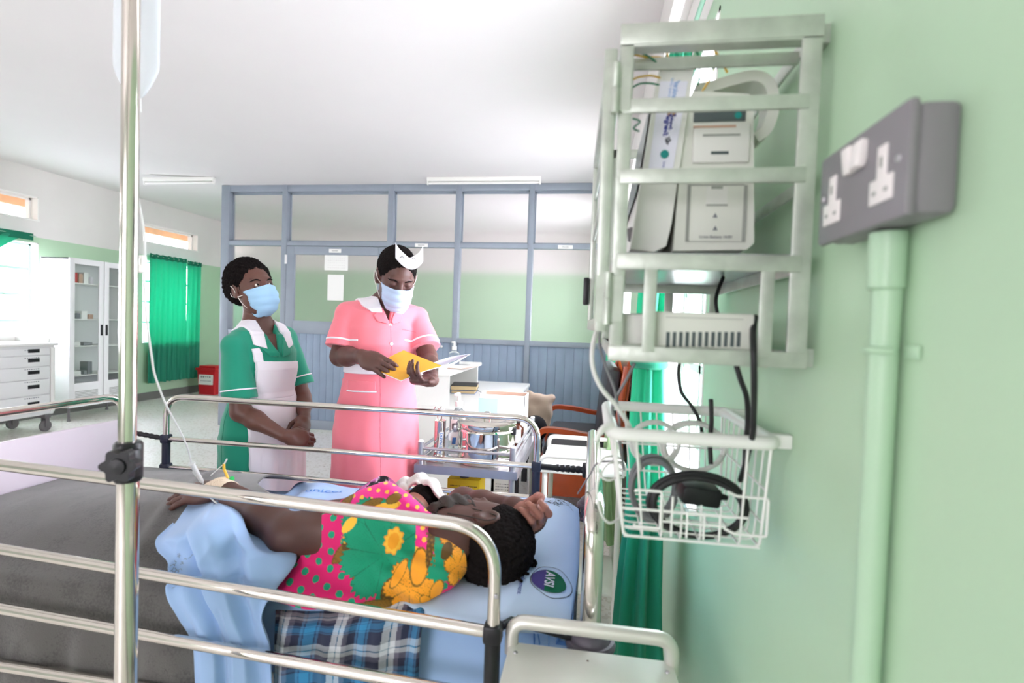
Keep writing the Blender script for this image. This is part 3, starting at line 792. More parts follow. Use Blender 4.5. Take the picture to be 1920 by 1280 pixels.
# side rail on the far side
yf = 1.84
fr = MB().tube(rounded([(-1.657, yf, .885), (-1.657, yf, 1.05), (-.175, yf, 1.05), (-.175, yf, .885)], .085, 10), .0118, 14).build('side_rail', 'chrome', bed)
for z in (.881, .767): MB().tube([(-1.657, yf, z), (-.175, yf, z)], .0098, 12).build('rail_bar', 'chrome', fr)
for x in (-1.657, -.175):
    c = MB(); c.box((x, yf, .881), (.034, .032, .036), None, .006).tube([(x, yf, .88), (x, yf, .56)], .015, 14).lathe([(.02, -.014), (.023, -.008), (.023, .008), (.02, .014)], (x, yf, .767), 16).bx(x-.02, x+.02, yf-.08, yf+.02, .54, .58, .005)
    c.build('rail_post', 'navy', fr)
c = MB(); a_, b_ = Vector((-.16, yf, .881)), Vector((.0, 1.87, .872))
n = 26; c.tube([a_.lerp(b_, i/n) for i in range(n+1)], [.0105 if i < 9 else .0125+.0018*math.sin(i*2.1) for i in range(n+1)], 12); c.box(b_, (.026, .03, .05), None, .005)
c.build('rail_handle', 'black', fr)
c = MB(); a_, b_ = Vector((-1.67, yf, .881)), Vector((BX0, 1.82, .905)); n = 22
c.tube([a_.lerp(b_, i/n) for i in range(n+1)], [.0095+.0014*math.sin(i*2.1) for i in range(n+1)], 12).build('rail_handle', 'black', fr)

# mattress and the fitted sheet over it
tag(MB().bx(BX0+.04, BX1-.04, 1.09, 1.77, .60, .733, .03).build('mattress', 'blackcloth'), 'mattress under the pale blue sheet on the hospital bed', 'mattress')
def sheet_fn(u, v):
    x = BX0+.035+(BX1-.035-BX0-.035)*u; s = (v-.5)*2
    hw = .365; y = 1.43+hw*(s if abs(s) < .72 else math.copysign(.72+.28*math.sin((abs(s)-.72)/.28*1.5708)**.62, s))
    z = .746 if abs(s) < .72 else .746-.17*((abs(s)-.72)/.28)**3.2
    z += .0035*mnoise.noise(Vector((x*7, y*5, 2)))+.002*math.sin(x*37+y*9)*(abs(s) > .6)
    return (x, y, z)
sh_o = MB().grid(sheet_fn, 130, 90, .002).build('bed_sheet', 'bluesheet', None, 70)
tag(sh_o, 'pale blue bed sheet tucked over the mattress', 'sheet')

# ------------------------------------------------------------------ pillow with its printed marks
def pillow_z(x, y):
    u = (x+.205)/.20; v = (y-1.41)/.375
    q = max(0.0, 1-abs(u)**3.4)**.5*max(0.0, 1-abs(v)**4)**.5
    return .752+.068*q+.022*math.exp(-((x+.07)/.09)**2-((y-1.70)/.10)**2)*q-.022*math.exp(-((x+.24)/.09)**2-((y-1.24)/.13)**2)+.003*mnoise.noise(Vector((x*14, y*11, 5)))
def pil(u, v):
    a = 2*math.pi*u
    if v < .5: r = (v*2)**.85; top = True
    else: r = (2-2*v)**.85; top = False
    ca, sa = math.cos(a), math.sin(a); k = 1/max(abs(ca), abs(sa))**.82
    x = -.205+.199*r*ca*k*.995; y = 1.41+.373*r*sa*k*.995
    x = max(-.404, min(-.006, x)); y = max(1.037, min(1.783, y))
    z = pillow_z(x, y)
    return (x, y, z if top else min(z, .749+.000*r))
pil_o = MB().grid(pil, 140, 90).build('pillow', 'pillowcase', None, 180)
tag(pil_o, 'pale blue pillow with a green and purple printed mark under the patient’s head'.replace('’', "'"), 'pillow')
pb = bvh_of(pil_o); DN = (0, 0, -1); uY, vX = (0, -1, 0), (1, 0, 0)
def on_pillow(px, py, z=.815):
    h = pb.ray_cast(Vector((0, 0, CAMH)), (UZ(px, py, z)-Vector((0, 0, CAMH))).normalized()); return h[0] if h[0] else UZ(px, py, z)
o1 = on_pillow(1029, 1089)
mb = MB(); R1 = .046
ring = disc_poly(-.004, .006, .058, .047, 48, wob=.03)
# local axes: first along -Y (towards the near side), second along +X (towards the head board)
print_line(mb, ring, .0014, o1, uY, vX, DN, pb, closed=True); mb.build('printed_outline', 'inkblack', pil_o)
arc = lambda a0, a1, n=22: [(R1*math.sin(a)*.93, R1*math.cos(a)*.86) for a in np.linspace(a0, a1, n)]
mb = MB(); print_patch(mb, arc(-1.75, 1.75), o1, uY, vX, DN, pb); mb.build('printed_mark', 'greenink', pil_o, label='green half of the printed mark')
mb = MB(); print_patch(mb, arc(1.75, 2*math.pi-1.75), o1, uY, vX, DN, pb, .0025); mb.build('printed_mark', 'purpleink', pil_o, label='purple half of the printed mark')
mb = MB(); print_text(mb, 'AVSI', .030, o1+Vector((.001, 0, 0)), uY, vX, DN, pb, .0058, bold=.0006); mb.build('lettering', 'lilacpaper', pil_o)
o2 = on_pillow(981, 1080); mb = MB(); print_text(mb, 'people for development', .0165, o2+Vector((0, .015, 0)), uY, vX, DN, pb); mb.build('lettering', 'inkblue', pil_o)
o3 = on_pillow(1035, 936); mb = MB(); r_ = random.Random(3)
for i in range(46):
    a = r_.uniform(0, 6.28); q = r_.uniform(.1, 1)**.6; x, y = .055*q*math.cos(a), .042*q*math.sin(a); b = r_.uniform(0, 3.14); l = r_.uniform(.004, .016)
    print_line(mb, [(x, y), (x+l*.5*math.cos(b), y+l*.5*math.sin(b)), (x+l*math.cos(b+.5), y+l*math.sin(b+.5))], r_.choice((.0011, .0018, .0028)), o3, uY, vX, DN, pb)
for k in (-1, 1): print_line(mb, [(k*.02, -.03), (k*.034, 0), (k*.03, .03), (k*.012, .055), (k*.03, .07)], .0016, o3, uY, vX, DN, pb)
print_line(mb, [(-.05, -.045), (0, -.052), (.05, -.045)], .0022, o3, uY, vX, DN, pb)
mb.build('printed_crest', 'inkblack', pil_o)
mb = MB(); print_text(mb, 'MINISTRY OF HEALTH', .011, on_pillow(996, 934), uY, vX, DN, pb); mb.build('lettering', 'inkblack', pil_o)
DS = (0, .62, -.78); uS = (0, -.78, -.62); ps = bvh_of(pil_o, sh_o)
def on_bed(px, py):
    h = ps.ray_cast(Vector((0, 0, CAMH)), (UZ(px, py, .7)-Vector((0, 0, CAMH))).normalized()); return h[0] if h[0] else UZ(px, py, .75)
mb = MB(); oU = on_bed(1060, 1172); print_text(mb, 'unicef', .060, oU+Vector(uS)*.066, uS, vX, DS, ps, .0022, bold=.0008)
print_text(mb, 'for every child', .030, on_bed(1008, 1176)+Vector(uS)*.084, uS, vX, DS, ps, .0022); oL = on_bed(1029, 1180)
print_line(mb, [(.01*i, 0) for i in range(7)], .0016, oL, uS, vX, DS, ps); mb.build('lettering', 'printblue', pil_o)

# ------------------------------------------------------------------ grey wool blanket over the legs
def blank_z(x, y):
    A = np.interp(x, [-1.82, -1.66, -1.40, -1.22, -1.05, -.9, -.75], [.03, .045, .078, .092, .100, .105, .09])
    h = A*math.exp(-abs((y-1.43)/.30)**3.2)
    return .758+h+.010*math.exp(-((x+1.18+.35*(y-1.4))/.02)**2)*(y > 1.1)+.004*mnoise.noise(Vector((x*6, y*6, 1)))
def bl(u, v):
    k_ = min(1, max(0, (v-.30)/.22)); x = -1.80+(.77+.30*k_*k_*(3-2*k_)+.03*v+.02*math.sin(v*23))*u
    Lp = .74; s = v*1.06
    if s < Lp:
        y = 1.815-s*(.775/Lp); z = blank_z(x, y)
        e = max(0, (s-.60)/.14); z -= .03*e*e
        y -= .0
    else:
        t = s-Lp; y0 = 1.04; z0 = blank_z(x, y0)-.03
        z = z0-t; y = y0-.022*(1-math.exp(-t*9))+.012*math.sin(x*16+t*2.3)*min(1, t*5)+.010*math.sin(x*37+1)*min(1, t*4)-.014*math.exp(-((x+1.12+.08*t)/.035)**2)*min(1, t*6)
        y = max(y, 1.014)
    return (x, y, z)
tag(MB().grid(bl, 150, 130, .006).build('blanket', 'wool', None, 180), 'grey wool blanket spread over the legs of the patient', 'blanket')

# ------------------------------------------------------------------ crumpled pale blue sheet hanging over the near side
def patch_surface(rows):
    R_ = [[UY(*p) for p in r] for r in rows]
    def cr(a, b, c, d, t): return .5*((2*b)+(c-a)*t+(2*a-5*b+4*c-d)*t*t+(3*b-a-3*c+d)*t**3)
    def along(L, t):
        n = len(L)-1; i = min(int(t*n), n-1); f = t*n-i; g = lambda k: L[max(0, min(n, k))]
        return cr(g(i-1), g(i), g(i+1), g(i+2), f)
    return lambda u, v: along([along(r, u) for r in R_], v)
hs = patch_surface([
    [(350, 934, 1.34), (385, 926, 1.36), (415, 938, 1.32), (436, 970, 1.26)],
    [(322, 982, 1.22), (372, 956, 1.20), (428, 968, 1.13), (478, 995, 1.16)],
    [(294, 1010, 1.10), (352, 1004, 1.04), (425, 1000, 1.03), (520, 1042, 1.10)],
    [(322, 1050, 1.05), (365, 1048, 1.02), (432, 1050, 1.02), (548, 1056, 1.07)],
    [(324, 1100, 1.03), (372, 1100, 1.008), (432, 1100, 1.008), (518, 1098, 1.03)],
    [(332, 1160, 1.02), (382, 1150, 1.008), (440, 1160, 1.005), (500, 1150, 1.02)],
    [(348, 1215, 1.015), (400, 1215, 1.005), (450, 1215, 1.005), (510, 1210, 1.012)],
    [(352, 1310, 1.015), (402, 1310, 1.005), (452, 1310, 1.005), (512, 1310, 1.012)]])
def heap(u, v):
    p = hs(u, v); g = .014*math.sin(u*16+2.8*math.sin(v*4.6)+v*3)+.006*math.sin(u*33-v*7+1)+.016*mnoise.noise(Vector((u*4, v*6, 3)))+.008*abs(math.sin(u*9+v*13))*(v < .55)
    k = min(1, v*3+.3); q = Vector((p.x, p.y+g*k, p.z+(.012*math.sin(u*9+v*15)+.010*mnoise.noise(Vector((u*6, v*5, 8))))*(1-v)))
    q.y = max(q.y, .9985); return q
hp = MB().grid(heap, 110, 150, .0015).build('bed_sheet', 'bluesheet', None, 180)
tag(hp, 'crumpled pale blue sheet bunched under the dripped arm, hanging over the near edge', 'sheet')
hb = bvh_of(hp); mb = MB(); oc = UY(338, 1062, 1.04)
for i in range(30):
    x, y = r_.uniform(-.02, .02), r_.uniform(-.03, .03); b = r_.uniform(0, 3.14); l = .008
    print_line(mb, [(x, y), (x+l*.5*math.cos(b), y+l*.5*math.sin(b)), (x+l*math.cos(b+.6), y+l*math.sin(b+.6))], .0009, oc, (1, 0, 0), (0, 0, 1), (0, 1, 0), hb)
mb.build('printed_crest', 'inkgrey', hp)
# sheet pushed aside on the far side
fs_ = patch_surface([
    [(536, 936, 1.72), (556, 908, 1.78), (580, 904, 1.79), (620, 910, 1.79), (690, 914, 1.79), (740, 922, 1.79)],
    [(520, 940, 1.62), (550, 926, 1.66), (585, 916, 1.70), (630, 918, 1.70), (690, 922, 1.70), (740, 930, 1.70)],
    [(495, 945, 1.52), (545, 938, 1.55), (590, 934, 1.58), (640, 930, 1.58), (690, 934, 1.58), (740, 940, 1.58)],
    [(500, 975, 1.42), (550, 962, 1.44), (600, 950, 1.46), (645, 946, 1.47), (690, 950, 1.47), (740, 955, 1.47)],
    [(520, 1000, 1.36), (560, 990, 1.37), (610, 975, 1.38), (650, 970, 1.40), (690, 975, 1.40), (740, 980, 1.40)]])
def far_sheet(u, v):
    p = fs_(u, v); return (p.x, p.y, p.z+.006*math.sin(u*14+v*7)+.008*mnoise.noise(Vector((u*5, v*5, 4))))
fo = MB().grid(far_sheet, 80, 60, .0015).build('bed_sheet', 'bluesheet', None, 180)
tag(fo, 'pale blue printed sheet pushed up along the far rail behind the patient', 'sheet')
fb = bvh_of(fo); mb = MB(); print_text(mb, 'unicef', .052, UY(607, 930, 1.66), (.93, .36, 0), (-.36, .93, 0), DN, fb, .002); mb.build('lettering', 'printblue', fo)

# ------------------------------------------------------------------ plaid cloth hanging over the near edge
pl_rows = patch_surface([
    [(545, 1085, 1.28), (640, 1075, 1.28), (730, 1065, 1.28), (800, 1062, 1.28)],
    [(520, 1122, 1.14), (620, 1120, 1.14), (720, 1106, 1.14), (803, 1096, 1.14)],
    [(516, 1152, 1.062), (615, 1158, 1.058), (710, 1140, 1.06), (801, 1112, 1.08)],
    [(513, 1190, 1.04), (610, 1190, 1.035), (700, 1185, 1.035), (793, 1165, 1.045)],
    [(512, 1240, 1.035), (606, 1240, 1.03), (698, 1240, 1.03), (787, 1232, 1.035)],
    [(512, 1310, 1.03), (606, 1310, 1.025), (698, 1310, 1.025), (784, 1310, 1.03)]])
nu, nv = 230, 250
G = np.array([[tuple(pl_rows(i/(nu-1), j/(nv-1))) for j in range(nv)] for i in range(nu)])
uu, vv = np.meshgrid(np.linspace(0, 1, nu), np.linspace(0, 1, nv), indexing='ij')
G[..., 1] += .005*np.sin(uu*22+3*vv)*np.clip(vv*2-.5, 0, 1)+.002*np.sin(uu*51)
def stripes(t, W_, pat):
    t = np.mod(t, W_); c = np.zeros(t.shape+(3,)); wt = np.zeros(t.shape)
    for a, b, col in pat:
        m = (t >= a) & (t < b); c[m] = lin(col)
    return c
PAT = [(0, .030, (34, 40, 66)), (.030, .046, (196, 200, 206)), (.046, .049, (40, 100, 130)), (.049, .062, (206, 208, 212)), (.062, .074, (96, 92, 108)), (.074, .092, (30, 34, 58)),
       (.092, .098, (60, 110, 150)), (.098, .101, (26, 60, 96)), (.101, .122, (44, 128, 176)), (.122, .125, (26, 60, 96)), (.125, .131, (60, 110, 150)), (.131, .14, (34, 40, 66))]
a_ = stripes(uu*.40+vv*.03, .14, PAT); b_ = stripes(vv*.42+.02, .14, PAT)
cols = .56*a_+.44*b_
nz = np.array([mnoise.noise(Vector((x*150, y*150, 0))) for x, y in zip(uu.ravel(), vv.ravel())]).reshape(nu, nv)
cols = cols*(1+.08*nz[..., None])
fcs = [(i*nv+j, (i+1)*nv+j, (i+1)*nv+j+1, i*nv+j+1) for i in range(nu-1) for j in range(nv-1)]
tag(mk('plaid_cloth', G.reshape(-1, 3), fcs, 'col', None, 180, None, None, cols.reshape(-1, 3)), 'blue and white plaid cloth under the patient hanging over the near edge of the bed', 'cloth')

# ------------------------------------------------------------------ drip stand, bag and line
ivx, ivy = -.795, .80
iv = thing('drip_stand', 'tall chrome drip stand with a black clamp knob in front of the bed rail', 'drip stand', (ivx, ivy, 0))
MB().tube([(ivx, ivy, .12), (ivx, ivy, 1.10)], .0172, 20).build('lower_pole', 'chrome', iv)
MB().tube([(ivx-.002, ivy, 1.10), (ivx-.004, ivy, 2.14)], .0136, 20).build('upper_pole', 'chrome', iv)
c = MB(); c.lathe([(.019, -.035), (.0225, -.03), (.0225, .03), (.019, .035)], (ivx, ivy, 1.118), 20); c.box((ivx+.012, ivy-.012, 1.118), (.03, .03, .05), None, .006)
c.build('clamp', 'black', iv)
c = MB(); ko = Vector((ivx+.020, ivy-.032, 1.122)); kd = Vector((.30, -.95, 0)).normalized(); ku = kd.cross(Vector((0, 0, 1))).normalized(); kv = Vector((0, 0, 1))
kp = [( .025*(1+.16*math.cos(6*a))*math.cos(a), .025*(1+.16*math.cos(6*a))*math.sin(a)) for a in np.linspace(0, 6.2832, 61)[:-1]]
c.prism(kp, ko-kd*.006, ku, kv, kd*.020); c.lathe([(.014, .013), (.013, .018), (.0, .019)], ko, 20, kd); c.lathe([(.008, -.03), (.008, 0)], ko, 12, kd)
c.build('clamp_knob', 'black', iv)
c = MB()
for k in range(5):
    a = 6.2832*k/5+.3; e = Vector((ivx+.27*math.cos(a), ivy+.27*math.sin(a), .075)); c.tube([(ivx, ivy, .125), e], [.016, .011], 10)
    w = MB(); w.lathe([(0, -.011), (.027, -.011), (.03, -.006), (.03, .006), (.027, .011), (0, .011)], e-Vector((0, 0, .045)), 18, (math.sin(a), -math.cos(a), 0)); w.tube([e, e-Vector((0, 0, .045))], .007, 8); w.build('caster', 'rubber', iv)
c.lathe([(.035, .10), (.035, .15), (.02, .16)], (ivx, ivy, 0), 18); c.build('base', 'chrome', iv)
c = MB()
for s in (-1, 1): c.tube(spline([(ivx-.004, ivy, 2.13), (ivx-.004-s*.03, ivy+.03, 2.15), (ivx-.004-s*.075, ivy+.09, 2.14), (ivx-.004-s*.09, ivy+.105, 2.16)], 6), .004, 8)
c.build('hook', 'chrome', iv)
bc = UY(256, 80, .895)
bag = thing('drip_bag', 'clear infusion bag hanging behind the top of the drip stand', 'drip bag', (bc.x, bc.y, 1.77))
def bagf(u, v):
    a = 2*math.pi*u; z = 1.79+.31*v; w = .044*min(1, (v*5+.12)**.6)*min(1, ((1-v)*9+.1)**.5); d = .017*min(1, (v*4)**.6+.1)*min(1, ((1-v)*3)**.6+.08)
    return (bc.x+w*math.copysign(abs(math.cos(a))**.7, math.cos(a))*.94+.26*d*math.sin(a), bc.y+d*math.sin(a)+.3*w*math.cos(a)*.3, z)
MB().grid(bagf, 48, 40).build('bag', 'bagplastic', bag, 180)
MB().tube([(bc.x, bc.y, 1.80), (bc.x+.002, bc.y, 1.765)], .008, 12).tube([(bc.x+.002, bc.y, 1.765), (bc.x+.002, bc.y, 1.745)], .005, 10).build('port', 'milky', bag)
MB().tube(spline([(bc.x, bc.y, 2.09), (bc.x-.01, bc.y, 2.13), (ivx-.075, ivy+.09, 2.146)], 6), .0025, 6).build('hanger', 'milky', bag)
c = MB(); squiggle(c, (bc.x+.016, bc.y-.022, 1.955), (.95, 0, -.3), (0, 0, 1), 2, .025, .008, 0, 0, 4); c.build('printed_mark', 'inkblue', bag)
tl = [(bc.x+.002, bc.y, 1.745), UY(255, 250, .89), UY(248, 320, .9), UY(258, 368, .9), UY(268, 420, .9), UY(272, 470, .9), UY(270, 520, .91), UY(274, 590, .93), UY(284, 665, .96), UY(291, 705, .99), UY(312, 760, 1.05), UY(336, 805, 1.12), UY(351, 838, 1.18), UY(359, 868, 1.24)]
line = thing('drip_line', 'thin clear drip tube running from the bag down to the taped wrist', 'tube', tuple(tl[-1]))
MB().tube(spline(tl, 8), .0021, 8).build('tubing', 'milky', line)
cc = MB(); p0, p1 = UY(359, 868, 1.24), UY(379, 903, 1.28); dd = (p1-p0).normalized(); q = dd.orthogonal().normalized()
cc.tube([p0, p0+dd*.004, p0+dd*.006, p1-dd*.004, p1], [.0085, .0085, .0065, .0055, .0045], 10); cc.box((p0+p1)/2+q*.005, (.006, .006, .02), dd.to_track_quat('Z', 'Y').to_matrix(), .002)
cc.build('connector', 'milky', line)
MB().tube(spline([p1, UY(386, 915, 1.29), UY(392, 930, 1.27), UY(400, 938, 1.25), UY(410, 946, 1.24)], 5), .0022, 8).build('tubing', 'milky', line)
rc = UY(265, 495, .895); cl = MB(); cl.box(rc, (.016, .012, .034), None, .003); cl.lathe([(.0, -.004), (.006, -.004), (.006, .004), (0, .004)], rc+Vector((0, -.007, .004)), 16, (1, 0, 0)); cl.build('roller_clamp', 'white', line)
# ================================================================== RIGHT WALL
# double socket
sk = thing('wall_socket', 'grey double wall socket with white outlets on the green wall', 'socket', (XR, .56, 1.478))
sx0 = XR-.042; sy0, sy1, sz0, sz1 = .472, .640, 1.480, 1.577
MB().bx(sx0+.009, XR-.0005, sy0+.002, sy1-.002, sz0+.002, sz1-.002, .007).build('back_box', 'socket', sk)
MB().bx(sx0, sx0+.010, sy0, sy1, sz0, sz1, .006, 0).build('face_plate', 'socket', sk)
def on_face(y, z, w, h, d=.0016, m='socketwhite', nm='outlet', par=sk, bev=.0006):
    return MB().bx(sx0-d, sx0+.001, y-w/2, y+w/2, z-h/2, z+h/2, bev).build(nm, m, par)
for yc in (.508, .604):
    # T-shaped white outlet with three pin slots
    b = MB(); b.bx(sx0-.0016, sx0+.001, yc-.0075, yc+.0075, 1.508, 1.549, .0006); b.bx(sx0-.0017, sx0+.001, yc-.0185, yc+.0185, 1.499, 1.521, .0006)
    o = b.build('outlet', 'socketwhite', sk)
    s = MB(); s.bx(sx0-.0021, sx0-.0012, yc-.002, yc+.002, 1.530, 1.539).bx(sx0-.0021, sx0-.0012, yc-.0125, yc-.0065, 1.507, 1.5105).bx(sx0-.0021, sx0-.0012, yc+.0065, yc+.0125, 1.507, 1.5105); s.build('pin_slot', 'devline', o)
for yc in (.545, .564): MB().box((sx0-.003, yc, 1.553), (.009, .0165, .026), (0, .16 if yc < .55 else -.12, 0), .002).build('rocker_switch', 'socketwhite', sk)
for yc in (.4845, .628): MB().lathe([(0, 0), (.003, 0), (.0035, .0012), (0, .0012)], (sx0-.0012, yc, 1.530), 14, (1, 0, 0)).build('screw', 'steel', sk)
cd = thing('conduit', 'green painted conduit pipe running down the wall from the socket', 'pipe', (XR-.014, .545, 0))
MB().tube([(XR-.0145, .545, .0), (XR-.0145, .545, 1.479)], .0125, 20).build('pipe', 'pipe', cd)
MB().lathe([(.0128, 1.425), (.0158, 1.427), (.0158, 1.479), (.013, 1.4795)], (XR-.016, .545, 0), 20).build('coupling', 'pipe', cd)
for zc in (1.368, .62):
    c = MB(); c.tube([(XR-.0145+.0145*math.cos(a), .545+.0145*math.sin(a), zc) for a in np.linspace(1.5708, 4.712, 14)], .0035, 8)
    c.bx(XR-.004, XR-.0005, .545+.012, .545+.034, zc-.006, zc+.006, .001).bx(XR-.004, XR-.0005, .545-.034, .545-.012, zc-.006, zc+.006, .001)
    c.build('saddle', 'pipe', cd)

# ------------------------------------------------------------------ metal cage on the wall
cx0, cx1, cyf, cyb, cz0, cz1 = .024, .288, .72, 1.22, 1.337, 1.784
cg = thing('equipment_cage', 'grey-green painted metal cage on the wall holding the patient monitor', 'cage', (XR, .97, cz0))
f = MB(); tck = .006
def bar(x0, x1, y0, y1, z0, z1): f.bx(x0, x1, y0, y1, z0, z1, .0012)
bar(cx0, cx0+.018, cyf, cyf+tck, cz0, cz1); bar(cx0+.0006, cx0+tck, cyf+tck-.0004, cyf+.018, cz0+.001, cz1-.001)
bar(.250, .2745, cyf, cyf+tck, cz0, cz1); bar(.268, .2738, cyf+tck-.0004, cyf+.020, cz0+.001, cz1-.001)
bar(cx0-.0006, .2751, cyf-.0012, cyf+tck-.0008, 1.757, cz1+.0006); bar(cx0-.0006, .2751, cyf-.0012, cyf+tck-.0008, cz0-.0006, 1.357)
f.build('front_frame', 'cage', cg)
f = MB(); bar(cx0, .2745, cyf, cyf+.022, 1.7545, 1.7605); f.build('top_angle', 'cage', cg)
for nm, z0, z1 in (('cross_bar', 1.667, 1.6855), ('cross_bar', 1.574, 1.5935), ('shelf_bar', 1.460, 1.481)):
    f = MB(); bar(cx0+.006, .262, cyf-.0025, cyf+.0035, z0, z1); f.build(nm, 'cage', cg)
for x0, x1 in ((.067, .084), (.214, .231)):
    f = MB(); bar(x0, x1, cyf-.002, cyf+.003, 1.35, 1.465); f.build('upright', 'cage', cg)
f = MB()
for x in (cx0, .268): bar(x+.0008, x+.0060, cyf+.0182, cyb-.0003, cz1-.022, cz1-.0005); bar(x+.0008, x+.0060, cyf+.0182, cyb-.0003, cz0+.0005, cz0+.02); bar(x+.0008, x+.0060, cyf+.0182, cyb-.0003, 1.461, 1.481)
bar(.2688, .2736, cyf+.0185, cyb-.001, 1.57, 1.588)
for x in (cx0, .2565): bar(x, x+.018, cyb-.006, cyb, cz0, cz1)
bar(.16, .178, cyb-.006, cyb, cz0, 1.47)
bar(cx0, .2745, cyb-.006, cyb, cz1-.02, cz1); bar(cx0, .2745, cyb-.006, cyb, cz0, cz0+.02); bar(cx0, .2745, cyb-.008, cyb, 1.463, 1.487)
bar(cx0+.004, .270, .785, .791, 1.755, 1.772)
f.build('back_frame', 'cage', cg)
MB().bx(cx0+.006, .27, cyf+.006, cyb-.006, 1.481, 1.4835).build('shelf_plate', 'steel', cg)
for y in (.75, 1.18):
    for z in (1.77, 1.35): MB().bx(.27, XR-.0003, y-.012, y+.012, z-.012, z+.012).build('wall_bracket', 'cage', cg)
# side door, hinged at the near upright and standing a little open
p0, p1 = Vector((.012, .716, 0)), Vector((-.004, 1.20, 0)); dv = (p1-p0).normalized(); nv_ = Vector((-dv.y, dv.x, 0))
ang = math.atan2(dv.y, dv.x); RmD = Matrix.Rotation(ang, 3, 'Z'); dl = (p1-p0).length
f = MB()
def dbar(a, b, z0, z1, th=.012): f.box(p0+dv*((a+b)/2)+Vector((0, 0, (z0+z1)/2)), (b-a, th, z1-z0), RmD, .0025)
dbar(0, .022, 1.375, 1.752, .017); dbar(dl-.022, dl, 1.375, 1.752); dbar(.01, dl-.01, 1.732, 1.752); dbar(.01, dl-.01, 1.375, 1.395); dbar(.01, dl-.01, 1.57, 1.585, .006); dbar(.01, dl-.01, 1.66, 1.675, .006)
dr = f.build('door', 'cage', cg)
f = MB(); f.box(p0+dv*(dl-.02)+nv_*.012+Vector((0, 0, 1.46)), (.03, .012, .06), RmD, .003); f.build('latch', 'black', dr)
for z0, z1 in ((1.665, 1.73), (1.385, 1.455)):
    m_ = (z0+z1)/2; f = MB(); x, y = .0195, .7125
    f.lathe([(0, z0), (.0052, z0), (.0056, m_-.002), (.0042, m_), (.0056, m_+.002), (.0052, z1), (0, z1)], (x, y, 0), 14); f.bx(x-.016, x+.004, y+.003, y+.005, z0+.004, z1-.004).bx(x, x+.02, y+.0035, y+.0075, z0+.004, z1-.004)
    f.build('hinge', 'cage', cg)

# ------------------------------------------------------------------ patient monitor on the cage shelf
pmn = thing('patient_monitor', 'off-white patient monitor standing on the shelf of the metal cage', 'monitor', (.16, .95, 1.4836))
my0, my1, mz0, mz1 = .80, 1.12, 1.4836, 1.690
def YZ(px, py): return UY(px, py, my0)
side = [YZ(*p) for p in ((1262, 470), (1400, 468), (1414, 455), (1413, 200), (1405, 176), (1300, 170), (1284, 200))]
b = bmesh.new(); poly = [(p.x, p.z) for p in side]
MB().prism(poly, (0, my0, 0), (1, 0, 0), (0, 0, 1), (0, my1-my0, 0)).build('housing', 'device', pmn, 30)
fx = [YZ(*p) for p in ((1181, 468), (1225, 473), (1248, 462), (1258, 420), (1300, 132), (1296, 126), (1240, 130), (1234, 138))]
bz = MB().prism([(p.x, p.z) for p in fx], (0, my0-.006, 0), (1, 0, 0), (0, 0, 1), (0, my1-my0+.012, 0)).build('front_bezel', 'device2', pmn, 30)
s0, s1 = YZ(1234, 150), YZ(1186, 440); sd = (s1-s0); sn = Vector((-abs(sd.z), 0, -abs(sd.x)*0)).normalized()
scr = MB(); e1 = sd; nn = Vector((sd.z, 0, -sd.x)).normalized(); nn = nn if nn.x < 0 else -nn
for (t0, t1, ya, yb, m_) in ((.06, .70, my0+.02, my1-.02, 'darkslot'),):
    a = s0+sd*t0; c_ = s0+sd*t1; scr.add([(a.x+nn.x*.004, ya, a.z), (a.x+nn.x*.004, yb, a.z), (c_.x+nn.x*.004, yb, c_.z), (c_.x+nn.x*.004, ya, c_.z)], [(0, 1, 2, 3)])
scr.build('screen', 'darkslot', bz)
MB().lathe([(0, 0), (.011, 0), (.012, .008), (.010, .014), (0, .014)], YZ(1195, 432)+Vector((.002, .03, 0)), 18, (-1, 0, -.15)).build('control_knob', 'rubber', bz)
# sticker with printed marks along the bezel edge
ey = my0-.0066
def bzp(px, py): p = UY(px, py, ey); return p
def quad(pts, m, nm, par, d=0.0):
    P = [UY(px, py, ey-d) for px, py in pts]; return MB().add(P, [(0, 1, 2, 3)]).build(nm, m, par)
stk = quad([(1238, 152), (1290, 152), (1262, 316), (1216, 316)], 'lilacpaper', 'sticker', bz, .0004)
def tilt_text(txt, size, px, py, m, par, bold=.0):
    c = UY(px, py, ey-.0012); up = (UY(1253, 240, ey)-UY(1268, 152, ey)).normalized()
    mb = MB(); text_on(mb, txt, size, c, -up, Vector((.98, 0, .2)), .0, 0, bold); mb.build('lettering', m, par)
tilt_text('unicef', .011, 1266, 170, 'inklight', stk, .0002)
tilt_text('for every child', .0062, 1257, 170, 'inklight', stk)
tilt_text('Sverige', .0098, 1250, 236, 'inkblue', stk, .0003)
tilt_text('Sweden', .0068, 1259, 229, 'inkblue', stk, .0002)
tilt_text('avsi', .006, 1245, 308, 'inkblue', stk)
mb = MB()
for px in (1255, 1264): c = UY(px, 213, ey-.0012); mb.bx(c.x-.0028, c.x+.0028, c.y, c.y+.0004, c.z-.004, c.z+.004)
mb.build('printed_flag', 'inkblue', stk)
mb = MB()
for px in (1255, 1264): c = UY(px, 213, ey-.0012); mb.bx(c.x-.0012, c.x-.0004, c.y-.0002, c.y, c.z-.004, c.z+.004); mb.bx(c.x-.0028, c.x+.0028, c.y-.0002, c.y, c.z-.0004, c.z+.0004)
mb.build('flag_cross', 'leadyellow', stk)
mb = MB(); c = UY(1252, 264, ey-.0012); r_ = random.Random(5)
for i in range(14): a = i*.45; mb.box((c.x+.004*math.cos(a)*r_.random(), c.y, c.z+.006*math.sin(a)*r_.random()), (.0045, .0003, .0012), (0, a*1.7, 0))
mb.build('printed_crest', 'inkgrey', stk)
